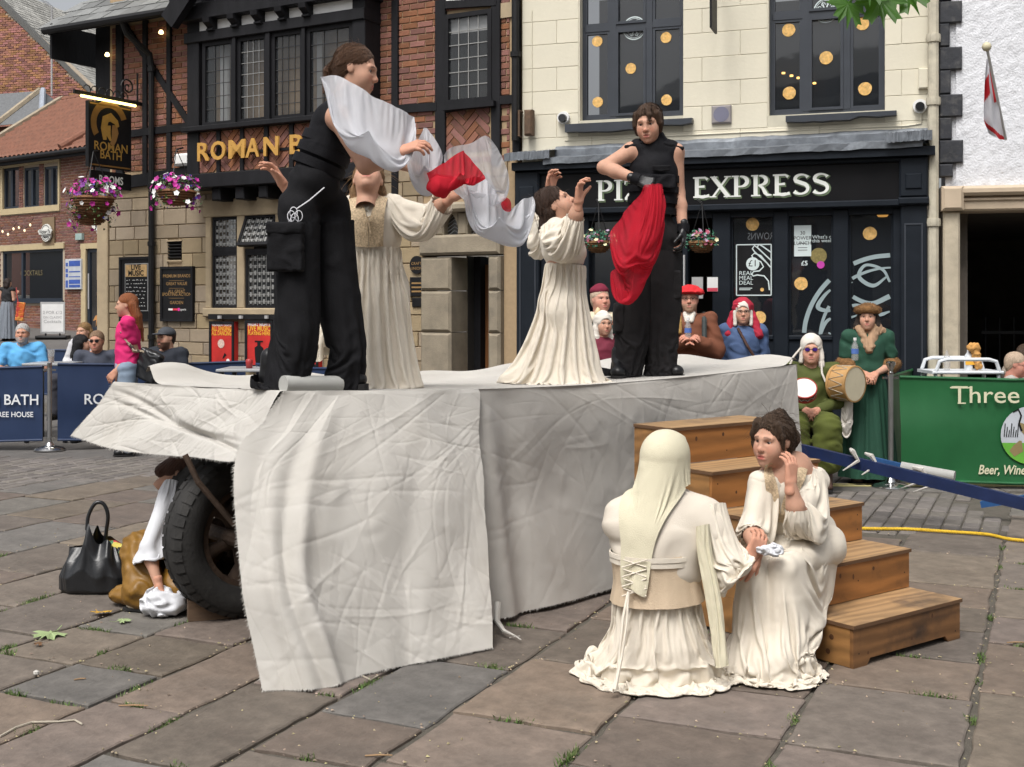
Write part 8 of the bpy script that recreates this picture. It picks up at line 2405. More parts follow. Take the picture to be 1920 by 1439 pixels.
M_muslin = sheer('white_muslin',(.70,.71,.75),.90);M_muslin2 = sheer('white_gauze',(.72,.73,.76),.62);M_rednet = sheer('red_net',(.60,.012,.035),.72);M_redsolid = sheer('red_net_bunched',(.60,.010,.03),.94)
sheet_grid('shoulder_muslin','white muslin swirling over the shoulder and arm of the bending woman',[
 [(598,143,5.62),(640,146,5.55),(700,178,5.55),(745,205,5.6),(778,218,5.68)],
 [(612,158,5.58),(640,185,5.50),(695,205,5.46),(745,225,5.50),(781,238,5.62)],
 [(630,182,5.56),(648,222,5.50),(690,238,5.42),(740,255,5.44),(777,262,5.58)],
 [(634,200,5.60),(662,240,5.54),(705,262,5.46),(745,285,5.46),(766,292,5.56)],
 [(640,222,5.66),(680,241,5.60),(715,275,5.52),(742,297,5.50),(757,300,5.54)]],M_muslin,70,70,3,.009)
Yc = 5.72
sheet_grid('flying_muslin','white muslin sail thrown upward beside the red bundle',[
 [(795,240,Yc),(799,241,Yc),(804,246,Yc)],
 [(783,262,Yc-.03),(802,262,Yc-.08),(822,270,Yc)],
 [(772,285,Yc),(800,292,Yc-.10),(830,293,Yc+.02)],
 [(765,305,Yc+.02),(790,318,Yc-.08),(826,312,Yc-.02)],
 [(778,335,Yc+.02),(795,342,Yc-.04),(815,335,Yc-.02)],
 [(800,352,Yc+.02),(808,353,Yc),(820,348,Yc)]],M_muslin,60,60,5,.007)
sheet_grid('billowing_muslin','sheer white muslin billowing out behind the red bundle',[
 [(832,292,Yc),(845,277,Yc+.05),(880,270,Yc+.08),(906,256,Yc+.05),(915,258,Yc)],
 [(842,312,Yc),(865,300,Yc+.10),(900,295,Yc+.14),(930,285,Yc+.06),(937,292,Yc)],
 [(852,330,Yc),(880,325,Yc+.10),(915,320,Yc+.15),(948,318,Yc+.06),(954,330,Yc)],
 [(868,345,Yc),(895,345,Yc+.06),(925,345,Yc+.10),(950,348,Yc+.04),(954,350,Yc)],
 [(880,356,Yc),(905,362,Yc+.02),(925,366,Yc+.04),(942,364,Yc+.02),(946,362,Yc)]],M_muslin2,60,60,8,.007)
sheet_grid('trailing_muslin','white muslin tail swinging down to the side-view kneeling woman',[
 [(868,335,Yc),(874,345,Yc-.03),(878,360,Yc-.04),(868,376,Yc-.02)],
 [(902,332,Yc+.04),(900,355,Yc-.06),(890,385,Yc-.07),(878,398,Yc)],
 [(928,355,Yc+.08),(925,378,Yc-.02),(912,402,Yc-.06),(900,416,Yc+.02)],
 [(955,392,Yc+.16),(955,402,Yc+.06),(946,420,Yc+.0),(936,432,Yc+.08)],
 [(985,375,Yc+.26),(985,392,Yc+.18),(975,410,Yc+.14),(958,430,Yc+.18)],
 [(998,370,Yc+.32),(1001,380,Yc+.28),(996,392,Yc+.25),(988,400,Yc+.25)]],M_muslin,60,70,11,.010)
def bundle(name,label,m,prims,seed,h=.007,amp=.009,f=9):
 F = Field(np.min([np.asarray(p[1]) for p in prims],0)-.12,np.max([np.asarray(p[-3] if p[0]=='c' else p[1]) for p in prims],0)+.12,h)
 for p in prims:
  if p[0]=='c':F.cap(p[1],p[2],p[3],p[4],.03)
  else:F.ell(p[1],p[2],None,.03)
 F.bumps(wrinkle(seed,f,(.5,0,.8),.7),amp)
 V,Q = F.mesh(); return tag(obj(name,raw_mesh(name,V,Q,True),m),label,'cloth')
sheet_grid('red_drape','crumpled red net held up inside the white muslin',[
 [(801,326,Yc-.10),(830,306,Yc-.13),(866,284,Yc-.12),(872,285,Yc-.08)],
 [(806,338,Yc-.13),(840,322,Yc-.18),(872,305,Yc-.16),(885,300,Yc-.08)],
 [(818,345,Yc-.12),(850,335,Yc-.16),(882,325,Yc-.15),(908,331,Yc-.06)],
 [(838,345,Yc-.10),(858,341,Yc-.11),(880,334,Yc-.11),(908,333,Yc-.06)]],M_redsolid,50,50,13,.010)
c0 = px(824,350,Yc-.1)
bundle('red_bundle','tight red net bunch gripped in the raised hand',M_redsolid,[('e',c0,(.055,.05,.045)),('e',c0+[.02,0,-.012],(.04,.045,.035)),('c',c0,px(845,342,Yc-.1),.04,.03)],15)
bundle('red_wisp','small red net wisp showing through the white tail',M_rednet,[('c',px(950,378,Yc+.04),px(953,392,Yc+.04),.018,.012),('c',px(946,382,Yc+.04),px(950,390,Yc+.04),.014,.012)],17,.005,.004)
# red net held by the standing woman
Yn = 7.30
sheet_grid('red_net','long sheer red net hanging from the gloved fist of the standing woman',[
 [(1212,352,Yn+.02),(1220,348,Yn-.03),(1232,344,Yn-.02),(1244,346,Yn+.02)],
 [(1182,388,Yn+.04),(1202,378,Yn-.08),(1228,382,Yn-.07),(1247,385,Yn+.04)],
 [(1152,430,Yn+.06),(1185,425,Yn-.10),(1218,432,Yn-.08),(1247,420,Yn+.05)],
 [(1144,455,Yn+.06),(1175,465,Yn-.08),(1205,472,Yn-.06),(1232,462,Yn+.05)],
 [(1168,495,Yn+.05),(1182,500,Yn-.06),(1198,505,Yn-.05),(1212,500,Yn+.04)],
 [(1146,512,Yn+.04),(1165,518,Yn-.07),(1185,524,Yn-.05),(1200,528,Yn+.03)],
 [(1152,538,Yn+.04),(1162,542,Yn-.05),(1172,545,Yn-.04),(1180,546,Yn+.02)]],M_rednet,80,110,19,.013,cre=30,ease=1.22)
sheet_grid('red_net_fold','inner fold of the red net doubled behind the long one',[
 [(1214,352,Yn+.04),(1226,347,Yn+.05),(1240,348,Yn+.04)],
 [(1190,400,Yn+.02),(1215,400,Yn+.03),(1242,400,Yn+.02)],
 [(1178,450,Yn+.02),(1200,460,Yn+.0),(1226,455,Yn+.02)],
 [(1172,500,Yn+.02),(1188,512,Yn+.0),(1204,515,Yn+.02)]],M_redsolid,40,50,23,.012)
# ================================================================ things on the ground at the left
Yb = 1.65*FPX/(1118-HOR)
bc = np.array([P(185,1118,Yb+.12).x,Yb+.12,0])
bg_ = thing('handbag','slouchy black leather tote with one looped handle by the wagon wheel','bag',tuple(bc))
M_hide = mat('bag_leather',(.012,.013,.015),.33,.25,14,bump=.12,bscale=140,spec=.55)
nr,nth = 60,150
th = np.linspace(0,2*pi,nth,endpoint=False);tv = np.linspace(0,1,nr)
Hh = .25+.15*np.exp(-((np.cos(th)*.2+.05)/.045)**2)*(np.sin(th)<0)+.12*np.exp(-((np.cos(th)*.2+.02)/.05)**2)*(np.sin(th)>0)+.05*np.exp(-((np.cos(th)*.2-.07)/.04)**2)
rxp = np.interp(tv,[0,.06,.35,.7,1],[.21,.228,.232,.20,.16]);ryp = np.interp(tv,[0,.06,.35,.7,1],[.10,.122,.13,.095,.035])
fo1,fo2 = pleats(91,.004,.030,(3,5,8),1.4,2.5),pleats(92,.003,.010,(7,11,15),1.5,3)
G = np.array([np.stack([np.cos(th)*(rxp[i]+fo1(th,tv[i])+fo2(th,tv[i])),np.sin(th)*(ryp[i]+.6*fo1(th,tv[i])+fo2(th,tv[i])),.004+tv[i]*Hh],-1) for i in range(nr)])
obj('bag_body',grid_mesh('bag_body',G,True,True),M_hide,bg_)
b = MB();b.prism([(.2*cos(a),.1*sin(a)) for a in np.linspace(0,6.283,24,endpoint=False)],.0,.01);b.V = [(x,z,y+.002) for x,y,z in b.V];b.build('bag_base',M_hide,bg_)
b = MB();hp_ = catmull([(-.05,-.05,.36),(-.045,-.04,.44),(-.01,-.03,.51),(.035,-.02,.505),(.06,-.02,.44),(.045,.0,.35),(.03,.02,.27)],30)
b.tube([Vector(p) for p in hp_],.011,8);smooth_by_angle(b.build('handle',M_hide,bg_),60)
sc_ = thing('patterned_scarf','yellow, green and red patterned scarf spilling from the black tote','scarf',(bc[0]+.12,bc[1]+.03,.2))
def multi_mat(name,cols,scale):
 m = mat(name,cols[0],.7,.1,8);t_ = m.node_tree;N,L = t_.nodes,t_.links
 vo = N.new('ShaderNodeTexVoronoi');vo.inputs['Scale'].default_value = scale;tc = N.new('ShaderNodeTexCoord');L.new(tc.outputs['Object'],vo.inputs['Vector'])
 cr = N.new('ShaderNodeValToRGB');cr.color_ramp.interpolation = 'CONSTANT'
 while len(cr.color_ramp.elements)<len(cols):cr.color_ramp.elements.new(.5)
 for i,c_ in enumerate(cols):cr.color_ramp.elements[i].position = i/len(cols);cr.color_ramp.elements[i].color = (*c_,1)
 sp = N.new('ShaderNodeSeparateColor');L.new(vo.outputs['Color'],sp.inputs[0]);L.new(sp.outputs[0],cr.inputs[0])
 h_ = [n for n in N if n.type=='HUE_SAT'][0];L.new(cr.outputs[0],h_.inputs['Color']); return m
M_print = multi_mat('scarf_print',[(.62,.30,.02),(.06,.18,.08),(.45,.05,.05),(.6,.5,.1),(.62,.30,.02)],26)
F = Field((-.16,-.09,-.08),(.2,.09,.12),.006);F.ell((-.05,0,.03),(.06,.05,.05));F.ell((.05,0,.02),(.09,.055,.04));F.cap((.05,0,.04),(.14,0,.05),.035,.02);F.bumps(wrinkle(44,11),.010)
V,Q = F.mesh();obj('scarf_fold',raw_mesh('scarf_fold',V,Q,True),M_print,sc_)
Yw = 1.65*FPX/(1160-HOR)
pw = P(308,1150,Yw+.06)
F = Field((-.16,-.12,-.0),(.16,.12,.2),.006);F.ell((0,0,.055),(.125,.09,.06));F.ell((-.03,0,.09),(.08,.07,.06));F.ell((.05,-.01,.08),(.07,.06,.05));F.bumps(wrinkle(54,8),.015);F.cut((0,0,-1),-.003)
V,Q = F.mesh();o = obj('white_bundle',raw_mesh('white_bundle',V,Q,True),mat('white_cotton',(.60,.61,.64),.9),None,(pw.x,pw.y,0));tag(o,'crumpled white cloth bundle on the paving against the wheel chock','cloth')
def maple(root_name,label,c,size,m,up_n=(0,0,1),spin=0.0,curl=.15,cat='leaf',group=None,parent=None):
 """five lobed leaf with a stalk"""
 lob = [(-90,.16),(-60,.55),(-46,.34),(-20,.82),(-2,.74),(8,.92),(22,.55),(38,.60),(48,.94),(60,.88),(68,1.0),(78,.62),(84,.70),(90,1.12)]
 pts = [(a,r) for a,r in lob]+[(180-a,r) for a,r in lob[::-1][1:-1]]
 V = [(0,0,0)]+[(r*.5*cos(R(a)),r*.5*sin(R(a)),(rnd.uniform(-.03,.03)-curl*r*r*.4)) for a,r in pts]
 n = len(pts);q = MB();q.add([tuple(Vector(v)*size) for v in V],[(0,1+i,1+(i+1)%n) for i in range(n)])
 q.tube([Vector((0,-.05,0))*size,Vector((.03,-.35,-.05))*size,Vector((.05,-.6,.02))*size],.012*size,4)
 o = q.build(root_name,m,parent)
 qn = Vector(up_n).to_track_quat('Z','Y')@Euler((0,0,spin)).to_quaternion();o.rotation_mode = 'QUATERNION';o.rotation_quaternion = qn;o.location = c
 if label:tag(o,label,cat,group)
 return o
def gp(x,y,z=.012):Y = 1.65*FPX/(y-HOR);p = P(x,y,Y); return (p.x,Y,z)
M_ly = mat('yellow_leaf',(.52,.30,.03),.6,.3,20);M_lg = mat('pale_green_leaf',(.28,.36,.17),.6,.2,20);M_lb = mat('brown_leaf',(.14,.07,.03),.7,.3,20)
maple('fallen_leaf','yellow fallen maple leaf in front of the white bundle',gp(190,1153,.016),.14,M_ly,(0,.1,1),.6,-.1)
maple('fallen_leaf','pale green fallen leaf near the white bundle',gp(228,1168,.014),.10,M_lg,(0,0,1),2.0,.1)
maple('fallen_leaf','large pale green maple leaf lying on the paving by the left edge',gp(95,1192,.016),.2,M_lg,(.1,0,1),1.4,.1)
maple('fallen_leaf','small curled brown leaf below the large green one',gp(75,1211,.016),.06,M_lb,(.2,0,1),.4,.4)
for x,y,l,a,lab in ((150,1277,.05,.4,'short brown twig on the flags at the left'),(1905,1208,.09,.05,'thin tan stick near the right edge of the paving'),(710,1421,.1,.05,'thin tan twig at the bottom of the square'),(250,1327,.12,0.0,'pale straw on the flags left of the front cloth')):
 c = Vector(gp(x,y,.008));d = Vector((cos(a),sin(a),0))*l/2;b = MB();b.tube([c-d,c+Vector((0,.004,.001)),c+d],[.003,.004,.0025],5)
 tag(b.build('twig',mat('twig',(.30,.19,.10),.8)),lab,'twig')
b = MB();b.tube([Vector(gp(x,y,.008)) for x,y in ((0,1385),(30,1368),(60,1358),(110,1357),(140,1354),(154,1362))],.004,5);tag(b.build('string',M_twine),'pale frayed string lying on the paving at the lower left','string')
b = MB();b.lathe([(.004,0),(.014,.006),(.013,.016),(.003,.022)],8,gp(68,1266,0));tag(b.build('pebble',mat('pale_pebble',(.5,.48,.44),.8)),'small pale pebble on the brown flag at the left','pebble')
# yellow rope on the right
M_rope = mat('yellow_rope',(.66,.42,.02),.7,.2,60,bump=.8,bscale=90)
pts = catmull([gp(x,y,.014) for x,y in ((1560,990),(1620,995),(1700,996),(1780,1001),(1850,1006),(1900,1016),(1990,1022))],40)
b = MB();b.tube([Vector(p) for p in pts],.0105,8);o = b.build('rope',M_rope)
b = MB()
for ph in (0,2.09,4.19):
 pp_ = []
 for i,p in enumerate(catmull(pts,260)):a = i*.75+ph;pp_.append(Vector(p)+Vector((0,cos(a),sin(a)))*.007)
 b.tube(pp_,.0062,5)
b.build('rope_strand',M_rope,o);tag(o,'yellow twisted rope lying across the paving at the right','rope')
# blue drawbar with rags
M_blue = mat('blue_steel',(.006,.017,.07),.5,.25,8,bump=.1,bscale=40,stain=.3,sscale=6,stain_col=(.02,.02,.03));M_blue2 = mat('light_blue_steel',(.015,.07,.2),.5,.2,8)
a,c = P(1480,838,9.3),P(1990,962,8.2)
db = thing('drawbar','blue painted steel drawbar of the wagon resting on the paving at the right','drawbar',(c.x,c.y,0))
L0 = Vector((c.x,c.y,0))
b = MB();b.bar(a-L0,c-L0,.05,.085);b.build('beam',M_blue,db)
a2,c2 = P(1540,844,9.5),P(1770,893,9.0)
b = MB();b.bar(P(1632,862,9.25)-L0,P(1700,878,9.15)-L0,.05,.05);b.build('stay',M_blue2,db)
b = MB();b.bar(P(1840,946,9.3)-L0,P(1990,925,9.0)-L0,.06,.05);b.build('foot',M_blue2,db)
b = MB();b.tube([P(1690,876,9.1)-L0,P(1740,885,9.0)-L0,P(1790,894,8.9)-L0],.042,12);smooth_by_angle(b.build('foam_sleeve',mat('grey_foam',(.36,.36,.34)),db),40)
for k,(x,y) in enumerate(((1590,850),(1625,858),(1720,884),(1745,890))):
 b = MB();p = P(x,y,9.0)-L0;b.tube([p+Vector((rnd.uniform(-.05,.05),0,.03)),p+Vector((.02,-.05,.02)),p+Vector((.06,-.06,-.05)),p+Vector((-.06-.1*(k>1),-.08,-.12))],[.012,.02,.016,.004],6);b.build('rag_tie',M_canvas,db)
 # ================================================================ barriers and tables
M_steel = mat('brushed_steel',(.42,.42,.42),.32,.1,10,metal=.9)
M_chrome = mat('polished_steel',(.5,.5,.5),.15,.1,10,metal=1.0)
M_navyb = mat('navy_vinyl',(.010,.026,.075),.5,.12,4,bump=.05,bscale=20);M_greenb = mat('green_vinyl',(.010,.095,.028),.45,.15,3,bump=.05,bscale=20)
def post(label,x,ybase,h=1.0,group='barrier posts',crystal=False):
 Y = 1.65*FPX/(ybase-HOR);p = P(x,ybase,Y);t_ = thing('barrier_post',label,'post',(p.x,Y,0.002),0,group)
 b = MB();b.lathe([(.17,0),(.17,.012),(.15,.03),(.05,.055),(.03,.09)],28);smooth_by_angle(b.build('base',M_chrome,t_),40)
 b = MB();b.lathe([(.024,.06),(.024,h-.06)],16);smooth_by_angle(b.build('tube',M_steel,t_),40)
 b = MB()
 if crystal:b.lathe([(.024,h-.06),(.024,h-.04),(.018,h-.035),(.042,h+.04),(.040,h+.055),(.02,h+.06)],16)
 else:b.lathe([(.026,h-.06),(.026,h-.01),(.015,h)],16)
 smooth_by_angle(b.build('cap',M_chrome,t_),40)
 b = MB();b.box(-.07,.07,-.008,.008,h-.1,h-.08);b.box(-.07,.07,-.008,.008,.13,.15);b.build('clip',M_chrome,t_)
 return t_,Vector((p.x,Y,0))
def banner(label,A,B,z0,z1,m,seed=0,sag=.01,lean=0.0,cat='banner',group=None):
 A,B = Vector(A),Vector(B);d = B-A;L_ = d.length;t_ = thing('barrier_banner',label,cat,A,atan2(d.y,d.x),group)
 n,k = 60,30;X,Z = np.meshgrid(np.linspace(0,L_,n),np.linspace(z0,z1,k));f = sines(seed,6,.8)
 T_ = (Z-z0)/(z1-z0);Yy = sag*f(np.stack([X,X*0,Z],-1))*np.sin(np.pi*T_)-lean*(1-T_);Zz = Z-.012*np.sin(np.pi*X/L_)*2
 obj('panel',grid_mesh('panel',np.stack([X,Yy,Zz],-1)),m,t_)
 for zz in (z0,z1):b = MB();b.tube([(0,0-(lean if zz==z0 else 0),zz),(L_/2,0-(lean if zz==z0 else 0),zz-.024),(L_,0-(lean if zz==z0 else 0),zz)],.014,8);b.build('hem_rail',m,t_)
 return t_,L_
M_btext = mat('banner_white',(.68,.70,.72),.6)
t1_,p1 = post('steel post between the two navy barrier banners',93,845)
ta = atan2(.28,1)
bn,L_ = banner('navy banner reading MAN BATH and FREE HOUSE left of the steel post',p1+Vector((-1.62,.05,0)),p1+Vector((-.08,0,0)),.12,.95,M_navyb,2)
text('banner_lettering','ROMAN BATH',M_btext,bn,(L_-.05-1.02,-.022,.52),.165,1.02,bold=.012);text('banner_lettering','CRAFT UNION FREE HOUSE',M_btext,bn,(L_-.10-1.0,-.022,.38),.085,1.0,bold=.012)
pB = P(245,690,13.0)
bn,L_ = banner('navy banner starting RO partly hidden by the white stage flap',p1+Vector((.09,0,0)),p1+Vector((2.1,.55,0)),.12,.98,M_navyb,4)
text('banner_lettering','ROMAN BATH',M_btext,bn,(.28,-.022,.52),.165,1.02,bold=.012)
bn,L_ = banner('navy banner behind the seated men, across the left street',Vector((-7.2,17.6,.05)),Vector((-4.75,17.3,.05)),.3,.95,M_navyb,6)
bn,L_ = banner('navy banner by the pub wall seen between the black trouser legs',Vector((-2.9,13.6,0)),Vector((-1.5,12.6,0)),.12,.98,M_navyb,7)
# green banner at the right
t2_,p2 = post('steel post with a flared cap at the corner of the green banner',1670,915,1.08,crystal=True)
gbn,L_ = banner('green banner reading Three with a crane emblem, at the right edge',p2+Vector((.08,.0,0)),p2+Vector((2.1,-.12,0)),.08,1.0,M_greenb,9,.02,.05)
M_cream_l = mat('banner_cream',(.62,.60,.42),.6)
S_ = FPX/p2.y
bx = lambda x:(x-1678)/S_
bz = lambda y:1.0-(y-705)/S_
def serif_text(body,x,z,size,w_,m,par,bold=.012):
 o = text('banner_lettering',body,m,par,(x,-.045,z),size,w_,bold=bold); return o
serif_text('Three Cranes',bx(1770),bz(752),.215,bx(2056)-bx(1770),M_cream_l,gbn,.004)
b = MB() # serifs of the capitals
for x0,x1,y in ((1768,1808,724),(1782,1797,753)):b.stroke([(bx(x0),bz(y)),(bx(x1),bz(y))],.012,-.046)
b.build('letter_serif',M_cream_l,gbn)
text('banner_lettering','Beer, Wine & Food',M_cream_l,gbn,(bx(1818),-.058,bz(884)),.115,bx(1966)-bx(1818),bold=.02,shear=.25)
ec,er = (bx(1915),bz(812)),(55/S_,54/S_)
b = MB();b.disc(ec,er[1],-.050,40,er[0]);b.build('emblem_sky',mat('emblem_grey',(.45,.48,.52),.6),gbn)
b = MB();n = 20;V = [(ec[0]+er[0]*cos(a),-.0515,ec[1]+er[1]*sin(a)) for a in np.linspace(R(195),R(345),n)];b.add(V,[tuple(range(n))]);b.build('emblem_grass',mat('emblem_green',(.12,.38,.04),.6),gbn)
M_crane = mat('emblem_brown',(.24,.18,.08),.6)
E_ = lambda x,y:(bx(x),bz(y))
b = MB();b.stroke([E_(1894,790),E_(1905,800),E_(1920,812),E_(1940,822)],[.02,.09,.11,.04],-.053);b.stroke([E_(1880,846),E_(1892,836),E_(1896,822)],[.07,.10,.02],-.0532);b.build('emblem_crane',M_crane,gbn)
b = MB();b.stroke([E_(1882,769),E_(1892,764),E_(1897,775),E_(1893,790),E_(1898,804)],[.012,.018,.016,.016,.02],-.054);b.stroke([E_(1910,815),E_(1912,842)],.01,-.054);b.stroke([E_(1922,815),E_(1924,842)],.01,-.0542)
for k in range(7):b.stroke([E_(1866+k*4,815),E_(1868+k*4,790+(k%3)*6)],.008,-.0544-.0002*k)
b.build('emblem_lines',M_board,gbn)
b = MB();b.stroke([E_(1905,842),E_(1930,838),E_(1960,842)],[.01,.03,.01],-.0536);b.build('emblem_water',mat('emblem_blue',(.02,.04,.35),.6),gbn)
t3_,p3 = post('steel post of the green enclosure, half hidden behind its corner',1736,843,1.08,crystal=True)
t4_,p4 = post('farther steel post of the green enclosure by the cream pillar',1767,832,1.08,crystal=True)
banner('green side banner running back from the flared corner post',p2+Vector((.02,.08,0)),p3+Vector((0,-.03,0)),.08,1.0,M_greenb,12)
# outdoor tables, chairs, glass
def tripod_table(label,c,h,w_,top,leg=M_blackm):
 t_ = thing('cafe_table',label,'table',c);b = MB();b.box(-w_/2,w_/2,-w_/2,w_/2,h-.03,h,.008);b.build('table_top',top,t_)
 for sx in (-1,1):
  for sy in (-1,1):b = MB();b.bar((sx*w_*.42,sy*w_*.42,0),(sx*w_*.42,sy*w_*.42,h-.03),.045,.045,(0,1,0));b.build('leg',leg,t_)
 return t_
M_ttop = mat('grey_table_top',(.30,.31,.32),.4,.1,10)
zt = lambda y,Y:CZ-(y-HOR)/FPX*Y
tripod_table('grey topped table with black legs in front of the red posters',(P(478,690,13.3).x,13.3,0),zt(690,13.3),.7,M_ttop)
tb = tripod_table('small grey table holding a pint glass beside the steel post',(P(100,678,14.6).x,14.6,0),zt(680,14.6),.55,M_ttop)
gl = thing('pint_glass','half empty pint glass of beer on the small grey table','glass',(P(96,672,14.55).x,14.55,zt(680,14.6)+.001))
b = MB();b.lathe([(.03,0),(.032,.01),(.044,.16),(.042,.16),(.030,.012)],16);smooth_by_angle(b.build('glass_wall',glass_mat('drink_glass',(.5,.5,.5),.05,.35),gl),40)
b = MB();b.lathe([(.029,.006),(.035,.075)],16);smooth_by_angle(b.build('beer',mat('amber_beer',(.30,.10,.02),.2),gl),40)
cu_ = tag(obj('condiment_pot',(lambda b:(b.lathe([(.035,0),(.04,.09),(.03,.1)],12),b.mesh('condiment_pot',True))[1])(MB()),mat('red_pot',(.35,.03,.03),.4),None,(P(471,682,13.3).x,13.2,zt(690,13.3)+.001)),'small red pot standing on the grey topped table','pot')
M_chair = mat('grey_resin',(.085,.098,.11),.6,.1,10)
def woven_chair(label,c,rz):
 t_ = thing('woven_chair',label,'chair',c,rz,'grey woven terrace chairs')
 # tub back: curved lattice shell
 G = [];
 for a in np.linspace(R(-20),R(200),25):G.append([(cos(a)*(.25+.05*t),sin(a)*(.23+.08*t),.42+t*(.16+.22*max(0,sin(a)))) for t in np.linspace(0,1,7)])
 G = np.array(G);b = MB()
 for i in range(24):
  for k in range(6):
   b.tube([G[i][k],G[i+1][k+1]],.006,4,False)
   b.tube([G[i+1][k],G[i][k+1]],.006,4,False)
 tag(b.build('lattice',M_chair,t_),kind='stuff')
 b = MB();b.tube([Vector(g[-1]) for g in G],.016,6);b.build('rim',M_chair,t_)
 b = MB();b.box(-.26,.26,-.26,.24,.40,.43,.01);b.build('seat',M_chair,t_)
 for sx in (-1,1):
  for sy in (-1,1):b = MB();b.tube([(sx*.2,sy*.2,.4),(sx*.24,sy*.25,0)],.016,6);b.build('leg',M_chair,t_)
 return t_
woven_chair('grey woven tub chair with its back to the square, beside the grey table',(P(385,720,12.6).x,12.6,0),R(180))
woven_chair('grey woven tub chair turned sideways below the red poster',(P(418,690,13.8).x,14.0,0),R(70))
woven_chair('grey woven tub chair behind the woman in pink',(P(315,705,13.4).x,13.5,0),R(160))
# white plastic tables at the right with bottle and cloth
M_wpl = mat('white_plastic',(.62,.65,.68),.4,.05,10)
tr_ = thing('white_trolley','white plastic tray table with raised handles behind the green banner','table',(P(1800,690,11.6).x,11.6,0))
h_ = zt(694,11.6)
b = MB();b.box(-.34,.34,-.22,.22,h_-.03,h_,.01);b.build('table_top',M_wpl,tr_)
for sx in (-1,1):
 for sy in (-1,1):b = MB();b.tube([(sx*.3,sy*.18,0),(sx*.3,sy*.18,h_)],.018,6);b.build('leg',M_wpl,tr_)
for sy in (-.2,.2):b = MB();b.tube([(-.3,sy,h_),(-.27,sy,h_+.09),(-.2,sy,h_+.11),(.2,sy,h_+.11),(.27,sy,h_+.09),(.3,sy,h_)],.018,8);b.build('handle',M_wpl,tr_)
bt_ = thing('spray_bottle','white and yellow spray bottle draped with an orange cloth on the white tray table','bottle',(P(1816,690,11.6).x,11.6,h_+.001))
b = MB();b.lathe([(.04,0),(.042,.1),(.035,.14),(.015,.17),(.015,.2)],14);smooth_by_angle(b.build('bottle_body',M_wpl,bt_),40);b = MB();b.box(-.045,.045,-.043,-.04,.05,.12);b.build('bottle_label',M_yel,bt_)
F = Field((-.1,-.1,-.02),(.1,.1,.27),.006);F.cap((.01,0,.2),(.05,0,.02),.045,.035);F.ell((0,0,.2),(.06,.05,.04));F.bumps(wrinkle(5,12),.008);V,Q = F.mesh()
tag(obj('duster',raw_mesh('duster',V,Q,True),mat('orange_duster',(.52,.27,.08),.9,.1,10),None,(P(1822,690,11.6).x,11.56,h_+.02)),'orange duster hung over the spray bottle','duster')
wb_ = thing('water_bottle','clear plastic bottle standing on the white tray table','bottle',(P(1772,690,11.6).x,11.55,h_+.001));b = MB();b.lathe([(.03,0),(.032,.12),(.012,.17),(.012,.19)],12);smooth_by_angle(b.build('bottle_wall',glass_mat('drink_glass'),wb_),40)
# pavement board outside the bar
ab = thing('pavement_board','white pavement board with grey lettering on a black rubber base','sign board',(P(99,612,31.5).x,31.5,terrain(0,31.5)),R(6))
s31 = FPX/31.5;h1 = 74/s31
b = MB();b.box(-.31,.31,-.02,.02,.14,.14+58/s31+.02);b.build('board_frame',M_frameg,ab);b = MB();b.box(-.275,.275,-.026,-.018,.19,.10+58/s31);b.build('board_sheet',M_white,ab)
for k,(tx_,sz) in enumerate((('2 FOR \u00a312',.11),('ON CLASSIC',.085),('Cocktails',.12))):text('print',tx_,M_frameg,ab,(0,-.03,.66-k*.12),sz,None,align='CENTER',bold=.01)
b = MB();b.box(-.40,.40,-.22,.22,0,.09,.04);b.build('rubber_base',M_blackm,ab);b = MB();b.box(-.2,-.16,-.02,.02,.09,.15);b.box(.16,.2,-.02,.02,.09,.15);b.build('spring_foot',M_blackm,ab)
# flag on the white wall
fl = thing('flag','white and red flag furled on a slanted pole on the rendered wall','flag',(P(1880,255,11.75).x,11.75,P(1880,255,11.75).z))
fo = Vector(fl.location);a_,c_ = P(1886,262,11.7)-fo,P(1850,88,11.1)-fo
b = MB();b.tube([a_,c_],.014,8);b.build('pole',mat('white_pole',(.6,.6,.58),.5),fl)
b = MB();b.lathe([(.004,-.045),(.032,-.03),(.045,0),(.032,.03),(.004,.045)],14);smooth_by_angle(b.build('finial',mat('finial_cream',(.55,.50,.34),.6),fl,loc=c_),60)
rows = [[(1851,110),(1853,112),(1857,116)],[(1847,150),(1852,152),(1865,150)],[(1845,190),(1856,196),(1872,190)],[(1845,225),(1858,232),(1878,230)],[(1852,245),(1865,258),(1884,262)]]
R_ = [catmull([np.array(P(x,y,11.30+.05*k+.02*i))-np.array(fo) for i,(x,y) in enumerate(r)],30) for k,r in enumerate(rows)]
A = np.array([catmull([r[i] for r in R_],80) for i in range(30)]).transpose(1,0,2);A[...,1]+=.025*np.sin(np.linspace(0,9,30))[None,:]
me = grid_mesh('flag_cloth',A);tt_ = np.repeat(np.linspace(0,1,80),30);ss_ = np.tile(np.linspace(0,1,30),80)
red = ((tt_+.25*ss_>.30)&(tt_+.25*ss_<.52)&(ss_<.55))|((tt_-.25*ss_>.70)&(tt_-.25*ss_<.82))|((ss_>.82)&(tt_<.5))
set_col(me,np.where(red[:,None],np.array([.48,.012,.02]),np.array([.62,.62,.66])));obj('flag_cloth',me,mat('flag_nylon',(.7,.7,.7),.7,.08,8,attr=True),fl)
